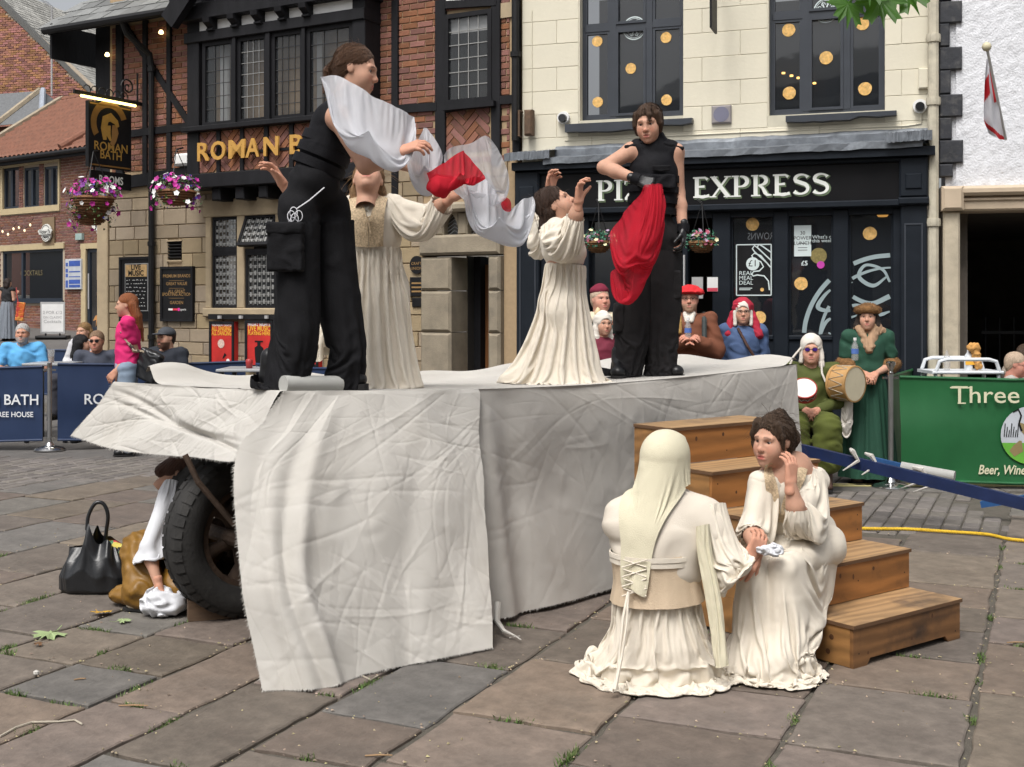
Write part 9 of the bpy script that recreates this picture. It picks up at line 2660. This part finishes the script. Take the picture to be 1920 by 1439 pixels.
# overhanging maple twig
M_mleaf = mat('maple_leaf',(.045,.125,.015),.5,.25,8,bump=.3,bscale=14)
b_ = M_mleaf.node_tree;N_,L_2 = b_.nodes,b_.links;tr2 = N_.new('ShaderNodeBsdfTranslucent');tr2.inputs[0].default_value = (.12,.30,.02,1);mxs = N_.new('ShaderNodeMixShader');mxs.inputs[0].default_value = .35
L_2.new(N_['Principled BSDF'].outputs[0],mxs.inputs[1]);L_2.new(tr2.outputs[0],mxs.inputs[2]);L_2.new(mxs.outputs[0],N_['Material Output'].inputs['Surface'])
tw_ = thing('maple_branch','green maple leaves hanging into the top of the view','tree branch',tuple(P(1650,-70,4.6)))
to = Vector(tw_.location)
b = MB();b.tube([P(1800,-160,4.6)-to,P(1700,-90,4.6)-to,P(1620,-60,4.55)-to],[.008,.006,.003],6);b.build('twig',M_oldwood,tw_)
for k,(x,y,sz,sp_,nn) in enumerate(((1590,8,.20,2.9,(.3,-.8,.5)),(1650,-2,.24,3.2,(-.1,-.85,.5)),(1700,-14,.2,3.6,(-.3,-.8,.5)),(1625,-30,.22,3.0,(.1,-.7,.7)),(1575,-25,.18,2.6,(.4,-.8,.4)),(1740,-50,.2,3.8,(-.2,-.8,.5)))):
 maple('leaf',None,P(x,y,4.55+.03*(k%3))-to,sz,M_mleaf,nn,sp_,.25,parent=tw_)
 # ================================================================ onlookers
STAND = dict(pelvis=(0,0,.95),waist=(0,0,1.09),chest=(0,.0,1.27),neck=(0,.015,1.415),head=(0,-.015,1.555),sh=(.175,.015,1.375),hip=(.09,0,.90),kn=(.10,-.015,.48),an=(.10,.02,.09))
SIT = dict(pelvis=(0,.05,.54),waist=(0,.06,.68),chest=(0,.05,.87),neck=(0,.045,1.01),head=(0,.01,1.145),sh=(.18,.045,.975),hip=(.09,.03,.52),kn=(.13,-.38,.52),an=(.13,-.36,.09))
ARMS = {'down':((.215,.03,-.29),(.225,-.04,-.52)),'clasp':((.225,.0,-.27),(.035,-.20,-.33)),'lap':((.235,-.02,-.27),(.05,-.24,-.33)),'table':((.25,-.06,-.25),(.06,-.28,-.27)),'cross':((.24,-.06,-.24),(-.02,-.22,-.2)),'hold':((.23,-.02,-.28),(.02,-.26,-.18))}
def crowd(label,x,y,Y,yaw,pose='stand',arms='down',top=(.1,.1,.1),sleeve='short',bottom=None,bcol=(.05,.05,.06),skin=SKIN,kind='man',hair=None,hcol=(.1,.07,.05),hx=(),beard=None,look=(0,-1,0),s=1.0,build=1.0,hemlen=.12,extra=None,face=(.060,.080,.082,.012),flush=.15,h=.013,floor=None,vol=1.0):
 T = STAND if pose=='stand' else SIT
 hw = px(x,y,Y)
 ya = R(yaw);c,sn = cos(ya),sin(ya);Rz = np.array([[c,-sn,0],[sn,c,0],[0,0,1]])
 org = hw-Rz@(np.array(T['head'])*s)
 if floor is not None:org[2] = floor
 W = lambda p:org+Rz@(np.asarray(p,float)*s)
 root = person(label,(org[0],org[1],max(org[2],0)))
 J = {k:W(T[k]) for k in ('pelvis','waist','chest','neck')}
 A = arms if isinstance(arms,tuple) else (arms,arms)
 for S_,sg,ar in (('L',1,A[0]),('R',-1,A[1])):
  sh = np.array(T['sh'])*[sg,1,1];J['sh'+S_] = W(sh*[build**.5,1,1])
  e,w_ = ARMS[ar] if isinstance(ar,str) else ar
  J['el'+S_] = W((sg*e[0]*build**.5,T['sh'][1]+e[1],T['sh'][2]+e[2]));J['wr'+S_] = W((sg*w_[0],T['sh'][1]+w_[1],T['sh'][2]+w_[2]))
  for k in ('hip','kn','an'):J[k+S_] = W(np.array(T[k])*[sg,1,1])
 hd_ = W(T['head']);J['head'] = hd_
 lk = Rz@nv(look)
 hands = []
 for S_,lf in (('L',True),('R',False)):
  f = J['wr'+S_]-J['el'+S_];bk = Rz@np.array([0,-.6,.8]) if abs(nv(f)[2])<.7 else Rz@np.array([1 if lf else -1,-.3,0]);hands.append(('relaxed',J['wr'+S_],f,bk,lf,s,.005))
 Jb = {k:v for k,v in J.items() if k!='head'}
 _,Rm,hp,hs_ = make_body(root,Jb,(hd_,lk),hands,skin,s,h,kind,hcol,beard,.0048,True,None,flush)
 rot = Rz
 m_top = mat('cloth_%.2f_%.2f_%.2f'%top,top,.85,.1,8,bump=.2,bscale=120)
 b2 = build
 prims = [('e',J['chest'],np.array([.165*b2,.125*b2,.15])*s,rot),('e',(J['chest']+J['waist'])/2,np.array([.158*b2,.128*b2,.16])*s,rot),('e',J['waist']-[0,0,.02],np.array([.160*b2,.135*b2,.12])*s,rot)]
 if hemlen:prims.append(('e',J['pelvis'],np.array([.172*b2,.135*b2,hemlen])*s,rot))
 for S_ in 'LR':
  sh,el,wr = J['sh'+S_],J['el'+S_],J['wr'+S_]
  prims.append(('c',J['neck']-[0,0,.05*s],sh,.066*s,.068*s))
  if sleeve in ('short','long','wide'):
   e1 = el if sleeve!='short' else sh*.35+el*.65
   prims.append(('c',sh,e1,.068*s,(.062 if sleeve!='wide' else .085)*s))
   if sleeve!='short':prims.append(('c',el,el*.12+wr*.88,(.06 if sleeve!='wide' else .085)*s,(.042 if sleeve!='wide' else .06)*s))
 garment(root,'top',m_top,prims,h*.8,None,.007,seed=int(x))
 m_b = mat('cloth_%.2f_%.2f_%.2f'%bcol,bcol,.88,.15,8,bump=.2,bscale=120)
 fl = org[2]
 if bottom=='trousers':
  garment(root,'trousers',m_b,[('e',J['pelvis']-[0,0,.03],np.array([.165,.13,.12])*s,rot)]+[q for S_ in 'LR' for q in (('c',J['hip'+S_],J['kn'+S_],.10*s,.078*s),('c',J['kn'+S_],J['an'+S_],.078*s,.07*s))],h,None,.007,seed=int(y))
  for S_ in 'LR':boot(root,J['an'+S_],J['an'+S_]+Rz@np.array([0,-.16,0]),fl+.002,chunky=False)
 elif bottom=='skirt':
  if pose=='stand':
   pth = [J['waist']-[0,0,.04],J['pelvis']-[0,0,.08],W((0,0,.5)),W((0,0,.06))]
   sweep(root,'skirt',m_b,pth,[.155*b2*s,.19*b2*s,.23*s,.27*s],[.135*s,.17*s,.21*s,.25*s],Rz@np.array([1.,0,0]),110,40,pleats(int(x),.004,.02))
  else:
   garment(root,'skirt',m_b,[('e',J['pelvis'],np.array([.19,.16,.13])*s,rot)]+[q for S_ in 'LR' for q in (('c',J['hip'+S_],J['kn'+S_],.12*s,.115*s),('c',J['kn'+S_],J['kn'+S_]*.35+J['an'+S_]*.65,.115*s,.12*s))],h,None,.010,seed=int(y))
  for S_ in 'LR':boot(root,J['an'+S_],J['an'+S_]+Rz@np.array([0,-.16,0]),fl+.002,mat('brown_shoe',(.06,.03,.02),.6),chunky=False)
 if hair is not None:hair_shape(root,Rm,hp,hs_,m_hair(hair,hcol),hx,face,int(x),.006,vol=vol,flow=(0,-.08,-.25) if hx else None,nlay=160)
 def hpart(name,m,prims_,amp=0.0,cuts=(),hh=.006,f=8):
  lo = np.min([np.minimum(np.asarray(q[1]),np.asarray(q[2]) if q[0]=='c' else q[1]) for q in prims_],0)-.14;hi = np.max([np.maximum(np.asarray(q[1]),np.asarray(q[2]) if q[0]=='c' else q[1]) for q in prims_],0)+.14
  F = Field(lo,hi,hh)
  for q in prims_:
   if q[0]=='c':F.cap(q[1],q[2],q[3],q[4],.02)
   elif q[0]=='e':F.ell(q[1],q[2],None,.02)
   else:F.ell(q[1],q[2],None,.012,sub=True)
  if amp:F.bumps(wrinkle(int(x)+3,f),amp)
  for n_,off in cuts:F.cut(n_,off)
  V,Q = F.mesh(); return obj(name,raw_mesh(name,(V*hs_)@Rm.T+hp-np.array(root.location),Q,True),m,root)
 def glasses(m,dark=True,lens=None):
  b = MB();to = lambda p:Vector((np.asarray(p)*hs_)@Rm.T+hp-np.array(root.location))
  for sx in (-1,1):
   ring = [to((sx*.031+.021*cos(a),.098-.006*abs(cos(a)*(cos(a)*sx>0)),.004+.015*sin(a))) for a in np.linspace(0,6.28,16)]
   b.tube(ring,.0022,5,False);b.tube([to((sx*.052,.094,.008)),to((sx*.076,.02,.006))],.002,4)
  b.tube([to((-.011,.102,.006)),to((.011,.102,.006))],.002,4);g_ = b.build('glasses',m,root)
  if lens is not None:
   for sx in (-1,1):
    q = MB();n = 14;q.add([to((sx*.031+.021*cos(a),.0985,.004+.015*sin(a))) for a in np.linspace(0,6.28,n,endpoint=False)],[tuple(range(n))]);q.build('lens',lens,g_)
 return root,J,Rm,hp,hs_,hpart,glasses,W,Rz
M_dlens = mat('dark_lens',(.012,.010,.012),.12);M_gold_r = mat('thin_frame',(.05,.04,.03),.4)
# pub terrace
r = crowd('smiling long-haired woman in bright pink T-shirt walking past the pub terrace',237,575,13.2,-78,'stand',(((.10,.06,-.28),(.12,-.12,-.50)),'down'),(.60,.015,.14),'short','trousers',(.20,.26,.34),kind='woman',hair='auburn',hcol=(.19,.062,.022),hx=[[(.05,-.06,.0,.05),(.05,-.10,-.12,.048),(.04,-.13,-.26,.03),(.03,-.15,-.38,.012)],[(-.05,-.06,.0,.05),(-.05,-.10,-.12,.045),(-.04,-.12,-.24,.025)],[(.062,.03,.03,.02),(.07,.03,-.08,.018),(.06,.0,-.2,.01)]],s=1.06,build=.98,hemlen=.2,floor=0,look=(0,-1,-.03))
bgp = r[1]['pelvis']+np.array([.26,-.10,-.02])
sb = thing('shoulder_bag','black shoulder bag with patterned strap worn by the woman in pink','bag',tuple(bgp))
bag_box(sb,'bag_body',np.asarray(sb.location),.14,.05,.17,R(-20),M_hide,.03,tilt=.35)
b = MB();b.tube([Vector(r[1]['shR']+np.array([0,-.06,.07])-bgp),Vector(r[1]['chest']+np.array([-.02,-.16,0])-bgp),Vector(r[1]['waist']+np.array([.12,-.17,0])-bgp),Vector((0,0,.14))],.018,6);b.build('strap',multi_mat('strap_print',[(.4,.33,.25),(.03,.02,.02),(.35,.28,.2)],60),sb)
r = crowd('grey-bearded man in sky blue T-shirt sitting with clasped hands',42,626,15.2,8,'sit','table',(.10,.36,.66),'short','trousers',(.03,.03,.04),hair='grey',hcol=(.36,.35,.34),beard=(.42,.40,.38),s=1.06,build=1.05,kind='oldman',look=(.05,-1,.05),skin=(.48,.25,.17))
r = crowd('man in dark sunglasses and grey polo shirt behind the navy banner',181,640,14.9,6,'sit','lap',(.045,.052,.075),'short','trousers',(.03,.03,.04),hair='sandy',hcol=(.16,.10,.06),s=1.07,build=1.06,look=(-.05,-1,0),skin=(.46,.23,.16));r[6](M_blackm,True,M_dlens)
r = crowd('woman with long straight black hair and white sleeves, seated facing away',154,645,15.4,118,'sit','table',(.55,.55,.58),'long','trousers',(.03,.03,.04),kind='woman',hair='black',hcol=(.008,.007,.008),hx=[[(.05,-.05,.0,.06),(.05,-.08,-.15,.06),(.05,-.09,-.32,.05),(.05,-.1,-.45,.03)],[(-.05,-.05,.0,.06),(-.05,-.08,-.15,.06),(-.05,-.09,-.32,.05)]],s=.98)
r = crowd('blonde person half hidden behind the black-haired woman',157,622,16.6,-20,'sit','table',(.5,.5,.52),'long','trousers',(.03,.03,.04),kind='woman',hair='blond',hcol=(.34,.20,.08),hx=[[(.05,-.05,.0,.05),(.06,-.06,-.1,.03)],[(-.05,-.05,.0,.05),(-.06,-.06,-.1,.03)]],s=1.04)
r = crowd('bearded man in grey baseball cap and navy T-shirt leaning by the pub wall',311,634,13.9,-22,'sit','cross',(.012,.016,.026),'short','trousers',(.03,.03,.04),hair='dark',hcol=(.03,.02,.015),beard=(.05,.03,.02),s=1.05,build=1.08,look=(-.2,-1,.0))
r[5]('baseball_cap',mat('grey_cap',(.045,.05,.06),.85,.1,10),[('e',(0,-.015,.05),(.088,.105,.075)),('e',(0,.11,.045),(.062,.07,.010))],.001,[((0,0,-1),-.036)])
r = crowd('dark-haired woman in black top and long grey skirt, back turned, far left',15,545,31.0,165,'stand',('down',((.2,.0,-.28),(.16,-.18,-.1))),(.012,.012,.014),'none','skirt',(.17,.19,.22),kind='woman',hair='near_black',hcol=(.02,.012,.01),hx=[[(.04,-.06,.0,.06),(.03,-.08,-.1,.06)],[(-.04,-.06,.0,.06),(-.03,-.08,-.1,.05)]],s=.96,floor=terrain(0,31.0),hemlen=0)
ob = thing('orange_bag','orange and red tote bag at the side of the woman in the grey skirt','bag',(P(38,578,30.9).x,30.9,P(38,592,30.9).z));bag_box(ob,'bag_body',np.asarray(ob.location)+[0,0,.1],.10,.06,.24,.3,multi_mat('orange_print',[(.55,.13,.02),(.5,.05,.03),(.6,.25,.05)],9),.02,tilt=.12)
b = MB();b.tube([(-.05,0,.3),(-.1,0,.6),(-.12,.05,.72)],.014,5);b.build('strap',mat('red_strap',(.3,.03,.03)),ob)
r = crowd('member of bar staff in black standing inside the bar doorway',187,512,35.2,-15,'stand','clasp',(.012,.012,.013),'short','trousers',(.01,.01,.011),kind='woman',hair='dark',hcol=(.03,.02,.015),hx=[[(0,-.08,.0,.05),(0,-.1,-.05,.03)]],s=1.0,floor=terrain(0,35.2)-.0)
# costumed players by the restaurant
PZ = .05
r = crowd('old man in maroon cap eating ice cream, behind the standing woman in black',1126,559,11.8,12,'stand',(((.2,-.1,-.25),(.03,-.2,-.06)),((.2,-.06,-.26),(.06,-.22,-.08))),(.02,.06,.05),'long','skirt',(.16,.012,.03),hair='white',hcol=(.5,.38,.28),s=1.08,look=(.15,-1,.1),kind='oldman',floor=.02,skin=(.52,.27,.2),hemlen=.05)
r[5]('felt_cap',mat('maroon_felt',(.16,.008,.03),.9,.1,10),[('e',(0,-.02,.085),(.085,.098,.055)),('e',(0,.0,.12),(.05,.05,.03))],.002,[((0,0,-1),-.062)])
r[5]('collar',mat('cream_wool',(.6,.52,.38),.9),[('c',(-.1,-.0,-.16),(.1,-.0,-.16),.05,.05),('c',(-.07,.05,-.18),(.07,.05,-.18),.05,.05)],.006)
ic = thing('ice_cream','vanilla ice cream cone in the raised hand of the old man in maroon','ice cream',tuple(px(1121,590,11.52)))
b = MB();b.lathe([(.006,-.11),(.03,0),(.0,.0)],12);b.build('cone',mat('wafer',(.45,.25,.09),.8),ic);b = MB();b.lathe([(.032,0),(.034,.02),(.02,.055),(.004,.07)],12);smooth_by_angle(b.build('scoop',mat('vanilla',(.62,.48,.28),.5),ic),60)
r = crowd('smaller figure in white hood and maroon robe, mostly hidden behind the dark trouser leg',1131,610,11.5,20,'stand','clasp',(.14,.012,.03),'long','skirt',(.14,.012,.03),kind='woman',hair='dark',hcol=(.05,.03,.02),s=.93,floor=.02)
M_linen = mat('white_linen',(.62,.58,.52),.9,.06,8,bump=.2,bscale=150)
r[5]('hood',M_linen,[('e',(0,-.02,.04),(.094,.112,.102)),('c',(-.07,-.02,-.02),(-.08,0,-.16),.035,.04),('c',(.07,-.02,-.02),(.08,0,-.16),.035,.04),('s',(0,.09,-.03),(.062,.09,.085))],.004)
r = crowd('man in red brimmed hat and rust brown jacket holding a water bottle',1293,555,11.8,-8,'stand','hold',(.165,.055,.026),'wide','trousers',(.012,.012,.012),hair='grey',hcol=(.25,.2,.16),beard=(.34,.22,.15),s=1.08,build=1.05,look=(-.05,-1,.08),floor=.02,skin=(.5,.26,.19),hemlen=.05);r[6](M_gold_r)
M_rfelt = mat('red_felt',(.52,.012,.018),.85,.1,10)
r[5]('felt_hat',M_rfelt,[('e',(0,-.015,.085),(.105,.115,.055)),('e',(0,.0,.062),(.135,.14,.022)),('c',(-.1,.06,.07),(.1,.06,.07),.028,.028)],.004,[((0,0,-1),-.045)])
r[5]('shirt_collar',M_linen,[('c',(-.03,.03,-.13),(-.02,.08,-.20),.03,.02),('c',(.03,.03,-.13),(.02,.08,-.20),.03,.02)],.003)
for sg in (-1,1):b = MB();b.tube([Vector(r[7]((sg*.13,-.13,1.2))-np.array(r[0].location)),Vector(r[7]((sg*.13,-.10,1.36))-np.array(r[0].location)),Vector(r[7]((sg*.13,.05,1.43))-np.array(r[0].location))],.024,6);b.build('rucksack_strap',mat('grey_green_web',(.04,.05,.05)),r[0])
def bottle(label,p):
 t_ = thing('water_bottle',label,'bottle',tuple(p));b = MB();b.lathe([(.03,0),(.033,.03),(.031,.06),(.033,.09),(.03,.13),(.013,.17),(.013,.185)],14);smooth_by_angle(b.build('bottle_wall',glass_mat('drink_glass'),t_),40)
 b = MB();b.lathe([(.034,.06),(.034,.105)],14,cap=False);b.build('bottle_label',mat('label_blue',(.08,.16,.45),.5),t_);b = MB();b.lathe([(.015,.18),(.015,.205)],10);b.build('cap',M_white,t_)
bottle('clear water bottle with blue label held by the man in the red hat',px(1290,636,11.50))
b = tag(bag_box(thing('straw_bag','tan straw bag at the hip of the man in the red hat','bag',tuple(px(1268,622,11.6))),'bag_body',px(1268,610,11.6),.05,.05,.09,0,mat('straw',(.42,.26,.08),.9,.3,40),.02))
r = crowd('woman in blue tunic and red veil with round glasses',1393,590,11.9,-4,'stand',('down','down'),(.055,.095,.20),'long','skirt',(.055,.095,.20),kind='woman',hair='grey',hcol=(.4,.38,.36),s=1.0,build=1.0,look=(-.08,-1,.05),floor=.02);r[6](M_gold_r)
M_veil = mat('red_veil',(.36,.012,.035),.85,.15,6,bump=.2,bscale=80)
r[5]('wimple',M_linen,[('e',(0,-.015,.045),(.092,.108,.098)),('c',(-.075,.02,.0),(-.078,.03,-.12),.022,.02),('c',(.075,.02,0),(.078,.03,-.12),.022,.02),('s',(0,.10,-.03),(.063,.09,.088))],.002)
r[5]('veil',M_veil,[('e',(0,-.03,.05),(.106,.118,.106)),('c',(-.09,-.02,-.02),(-.15,.0,-.22),.04,.05),('c',(.09,-.02,-.02),(.15,.0,-.22),.04,.05),('c',(0,-.1,-.05),(0,-.12,-.24),.08,.1),('s',(0,.12,-.04),(.082,.13,.11))],.006)
hoop(r[0],'belt',r[1]['waist']-np.array([0,0,.05]),np.array([0,0,1.]),np.array([1.,0,0]),.185,.158,.05,mat('tan_belt',(.24,.10,.03),.6),.008)
b = MB();b.tube([Vector(r[7]((-.06,-.10,1.40))-np.array(r[0].location)),Vector(r[7]((.03,-.165,1.22))-np.array(r[0].location)),Vector(r[7]((.15,-.15,1.03))-np.array(r[0].location))],.014,6);b.build('leather_strap',mat('dark_strap',(.06,.025,.015)),r[0])
hoop(r[0],'neck_trim',r[1]['neck']-np.array([0,.02,.045]),nv([0,-.35,1]),np.array([1.,0,0]),.098,.085,.02,M_veil,.004)
r = crowd('grinning man in white coif, sunglasses and moss green tunic, seated with small drum',1521,657,11.0,-14,'sit','lap',(.062,.075,.012),'long','skirt',(.075,.09,.012),hair=None,s=1.06,build=1.02,look=(.0,-1,.05),kind='oldman',skin=(.52,.28,.2));r[6](M_blackm,True,mat('violet_lens',(.05,.02,.16),.12))
r[5]('coif',M_linen,[('e',(0,-.02,.045),(.094,.112,.105)),('c',(-.075,.0,.0),(-.085,.01,-.13),.026,.028),('c',(.075,.0,0),(.085,.01,-.10),.026,.02),('s',(0,.10,-.03),(.066,.09,.09))],.003)
to_ = lambda p:Vector((np.asarray(p)*r[4])@r[2].T+r[3]-np.array(r[0].location))
b = MB();b.tube([to_((.085,.03,.02)),to_((.15,.05,-.06)),to_((.19,.06,-.16)),to_((.205,.06,-.24))],.010,6);b.build('coif_tie',M_linen,r[0]);b = MB();b.tube([to_((-.085,.03,-.1)),to_((-.09,.06,-.2)),to_((-.12,.07,-.27))],.010,6);b.build('coif_tie',M_linen,r[0])
sd = r[0]
def drum(label,c,axis,r_,L_,shell,head_m,rim_m,rope=True):
 t_ = thing('drum',label,'drum',tuple(c));t_.rotation_mode = 'QUATERNION';t_.rotation_quaternion = Vector(axis).to_track_quat('Z','Y')
 b = MB();b.lathe([(r_,-L_/2),(r_,L_/2)],36,cap=False);smooth_by_angle(b.build('shell',shell,t_),40)
 for sg in (-1,1):
  b = MB();b.lathe([(r_*.97,sg*(L_/2+.004)),(r_*.5,sg*(L_/2+.005)),(.002,sg*(L_/2+.005))],36,cap=False);smooth_by_angle(b.build('drum_skin',head_m,t_),60)
  b = MB();b.lathe([(r_*1.0,sg*(L_/2-.022)),(r_*1.05,sg*(L_/2-.02)),(r_*1.05,sg*(L_/2+.006)),(r_*.97,sg*(L_/2+.008))],36,cap=False);smooth_by_angle(b.build('hoop',rim_m,t_),40)
 if rope:
  b = MB();n = 12
  for k in range(n):
   a0,a1 = 2*pi*k/n,2*pi*(k+.5)/n;a2 = 2*pi*(k+1)/n
   f = lambda a,z:(r_*1.02*cos(a),r_*1.02*sin(a),z)
   b.tube([f(a0,L_/2-.02),f(a1,-L_/2+.02),f(a2,L_/2-.02)],.004,5)
  b.build('tension_rope',M_twine,t_)
 return t_
M_skin_d = mat('drum_skin',(.56,.50,.36),.7,.08,8);M_hoopw = mat('drum_wood',(.42,.24,.09),.5,.2,6)
drum('small red-rimmed drum in the lap of the man in the coif',px(1508,733,10.55),(-.15,-.75,.65),.105,.075,mat('drum_dark',(.08,.05,.04),.6),mat('drum_skin_white',(.66,.64,.60),.7),mat('drum_red',(.35,.02,.015),.5))
drum('large wooden drum with pale skin held by the woman in the fur hat',px(1586,719,10.85),(.62,-.78,-.02),.158,.19,M_hoopw,M_skin_d,M_hoopw)
stl = thing('stool','dark low stool under the seated man in the coif','stool',(sd.location.x,sd.location.y+.05,0));b = MB();b.lathe([(.17,.42),(.17,.45)],20);b.build('seat',M_blackm,stl)
for k in range(4):a = k*pi/2+.6;b = MB();b.tube([(.12*cos(a),.12*sin(a),.42),(.19*cos(a),.19*sin(a),0)],.014,6);b.build('leg',M_blackm,stl)
r = crowd('woman in fur hat, tan scarf and long green gown with fur cuffs',1627,600,11.15,-6,'stand',(((.24,.0,-.26),(.04,-.20,-.34)),((.22,.0,-.26),(.06,-.20,-.34))),(.012,.062,.036),'short','skirt',(.012,.062,.036),kind='woman',hair='dark',hcol=(.022,.012,.010),hx=[[(.06,-.03,.0,.045),(.085,-.02,-.08,.045),(.10,-.03,-.15,.03)],[(-.06,-.03,.0,.045),(-.08,-.02,-.08,.04),(-.09,-.02,-.15,.025)]],s=.985,build=1.0,look=(-.25,-1,.05),floor=.0,vol=1.05)
M_fur = mat('brown_fur',(.20,.10,.035),.95,.5,30,bump=1.0,bscale=120)
def fur(F_root,name,V,Q,m,n=900,l=.018,seed=1):
 o = obj(name,raw_mesh(name,V,Q,True),m,F_root);g = random.Random(seed);q = MB()
 c = V.mean(0)
 for _ in range(n):
  p = Vector(V[g.randrange(len(V))]);d = (p-Vector(c)).normalized()+Vector((g.gauss(0,.5),g.gauss(0,.5),g.gauss(0,.5)));t_ = Vector((g.gauss(0,1),g.gauss(0,1),g.gauss(0,1))).normalized()*.0022
  q.add([p-t_,p+t_,p+d.normalized()*l*g.uniform(.5,1)],[(0,1,2)])
 tag(q.build('fur_pile',m,o),kind='stuff'); return o
F = Field((-.16,-.17,.0),(.16,.16,.18),.006)
for k in range(20):a0,a1 = 2*pi*k/20,2*pi*(k+1)/20;F.cap((.088*cos(a0),-.012+.098*sin(a0),.072),(.088*cos(a1),-.012+.098*sin(a1),.072),.034,.034,.01)
F.ell((0,-.015,.09),(.085,.095,.05),k=.02)
V,Q = F.mesh();fur(r[0],'fur_hat',(V*r[4])@r[2].T+r[3]-np.array(r[0].location),Q,M_fur,1500)
for S_ in 'LR':
 e,w_ = r[1]['el'+S_],r[1]['wr'+S_];c = e*.9+w_*.1;F = Field(c-.13,c+.13,.007);F.cap(c-nv(w_-e)*.03,c+nv(w_-e)*.04,.072,.075);V,Q = F.mesh();fur(r[0],'fur_cuff',V-np.array(r[0].location),Q,M_fur,700)
garment(r[0],'scarf',mat('tan_scarf',(.34,.215,.13),.9,.12,8,bump=.3,bscale=60),[('c',r[1]['neck']+np.array([-.07,-.03,.03]),r[1]['neck']+np.array([-.03,-.13,-.14]),.045,.035),('c',r[1]['neck']+np.array([.07,-.03,.04]),r[1]['neck']+np.array([-.02,-.14,-.15]),.055,.035),('c',r[1]['neck']+np.array([-.07,.03,.03]),r[1]['neck']+np.array([.08,.03,.04]),.05,.055),('c',r[1]['neck']+np.array([.07,-.03,.03]),r[1]['shL']+np.array([-.02,0,.04]),.055,.045)],.009,wrinkle(91,12,(.6,0,.7),.5),.010,seed=91)
bottle('clear water bottle with blue label in the hands of the woman in the fur hat',px(1603,676,10.88))
sheet_grid('linen_bag','cream linen pouch hanging beside the green gown below the drum',[[(1578,745,10.9),(1590,744,10.85),(1601,745,10.9)],[(1577,790,10.9),(1588,790,10.84),(1599,788,10.9)],[(1580,815,10.9),(1587,822,10.88),(1592,812,10.9)]],M_linen,30,40,77,.006,'pouch')
r = crowd('white-haired man with glasses seated behind the green banner, at the right edge',1906,684,11.9,60,'sit','table',(.35,.33,.3),'short','trousers',(.03,.03,.04),hair='white',hcol=(.50,.49,.48),kind='oldman',s=1.0,skin=(.52,.24,.18),look=(0,-1,-.15));r[6](M_gold_r)
r = crowd('dark-haired person behind the white-haired man at the right edge',1925,668,12.3,120,'sit','table',(.3,.26,.22),'short','trousers',(.03,.03,.04),hair='brown_dark',hcol=(.07,.045,.03),kind='woman',s=1.02)
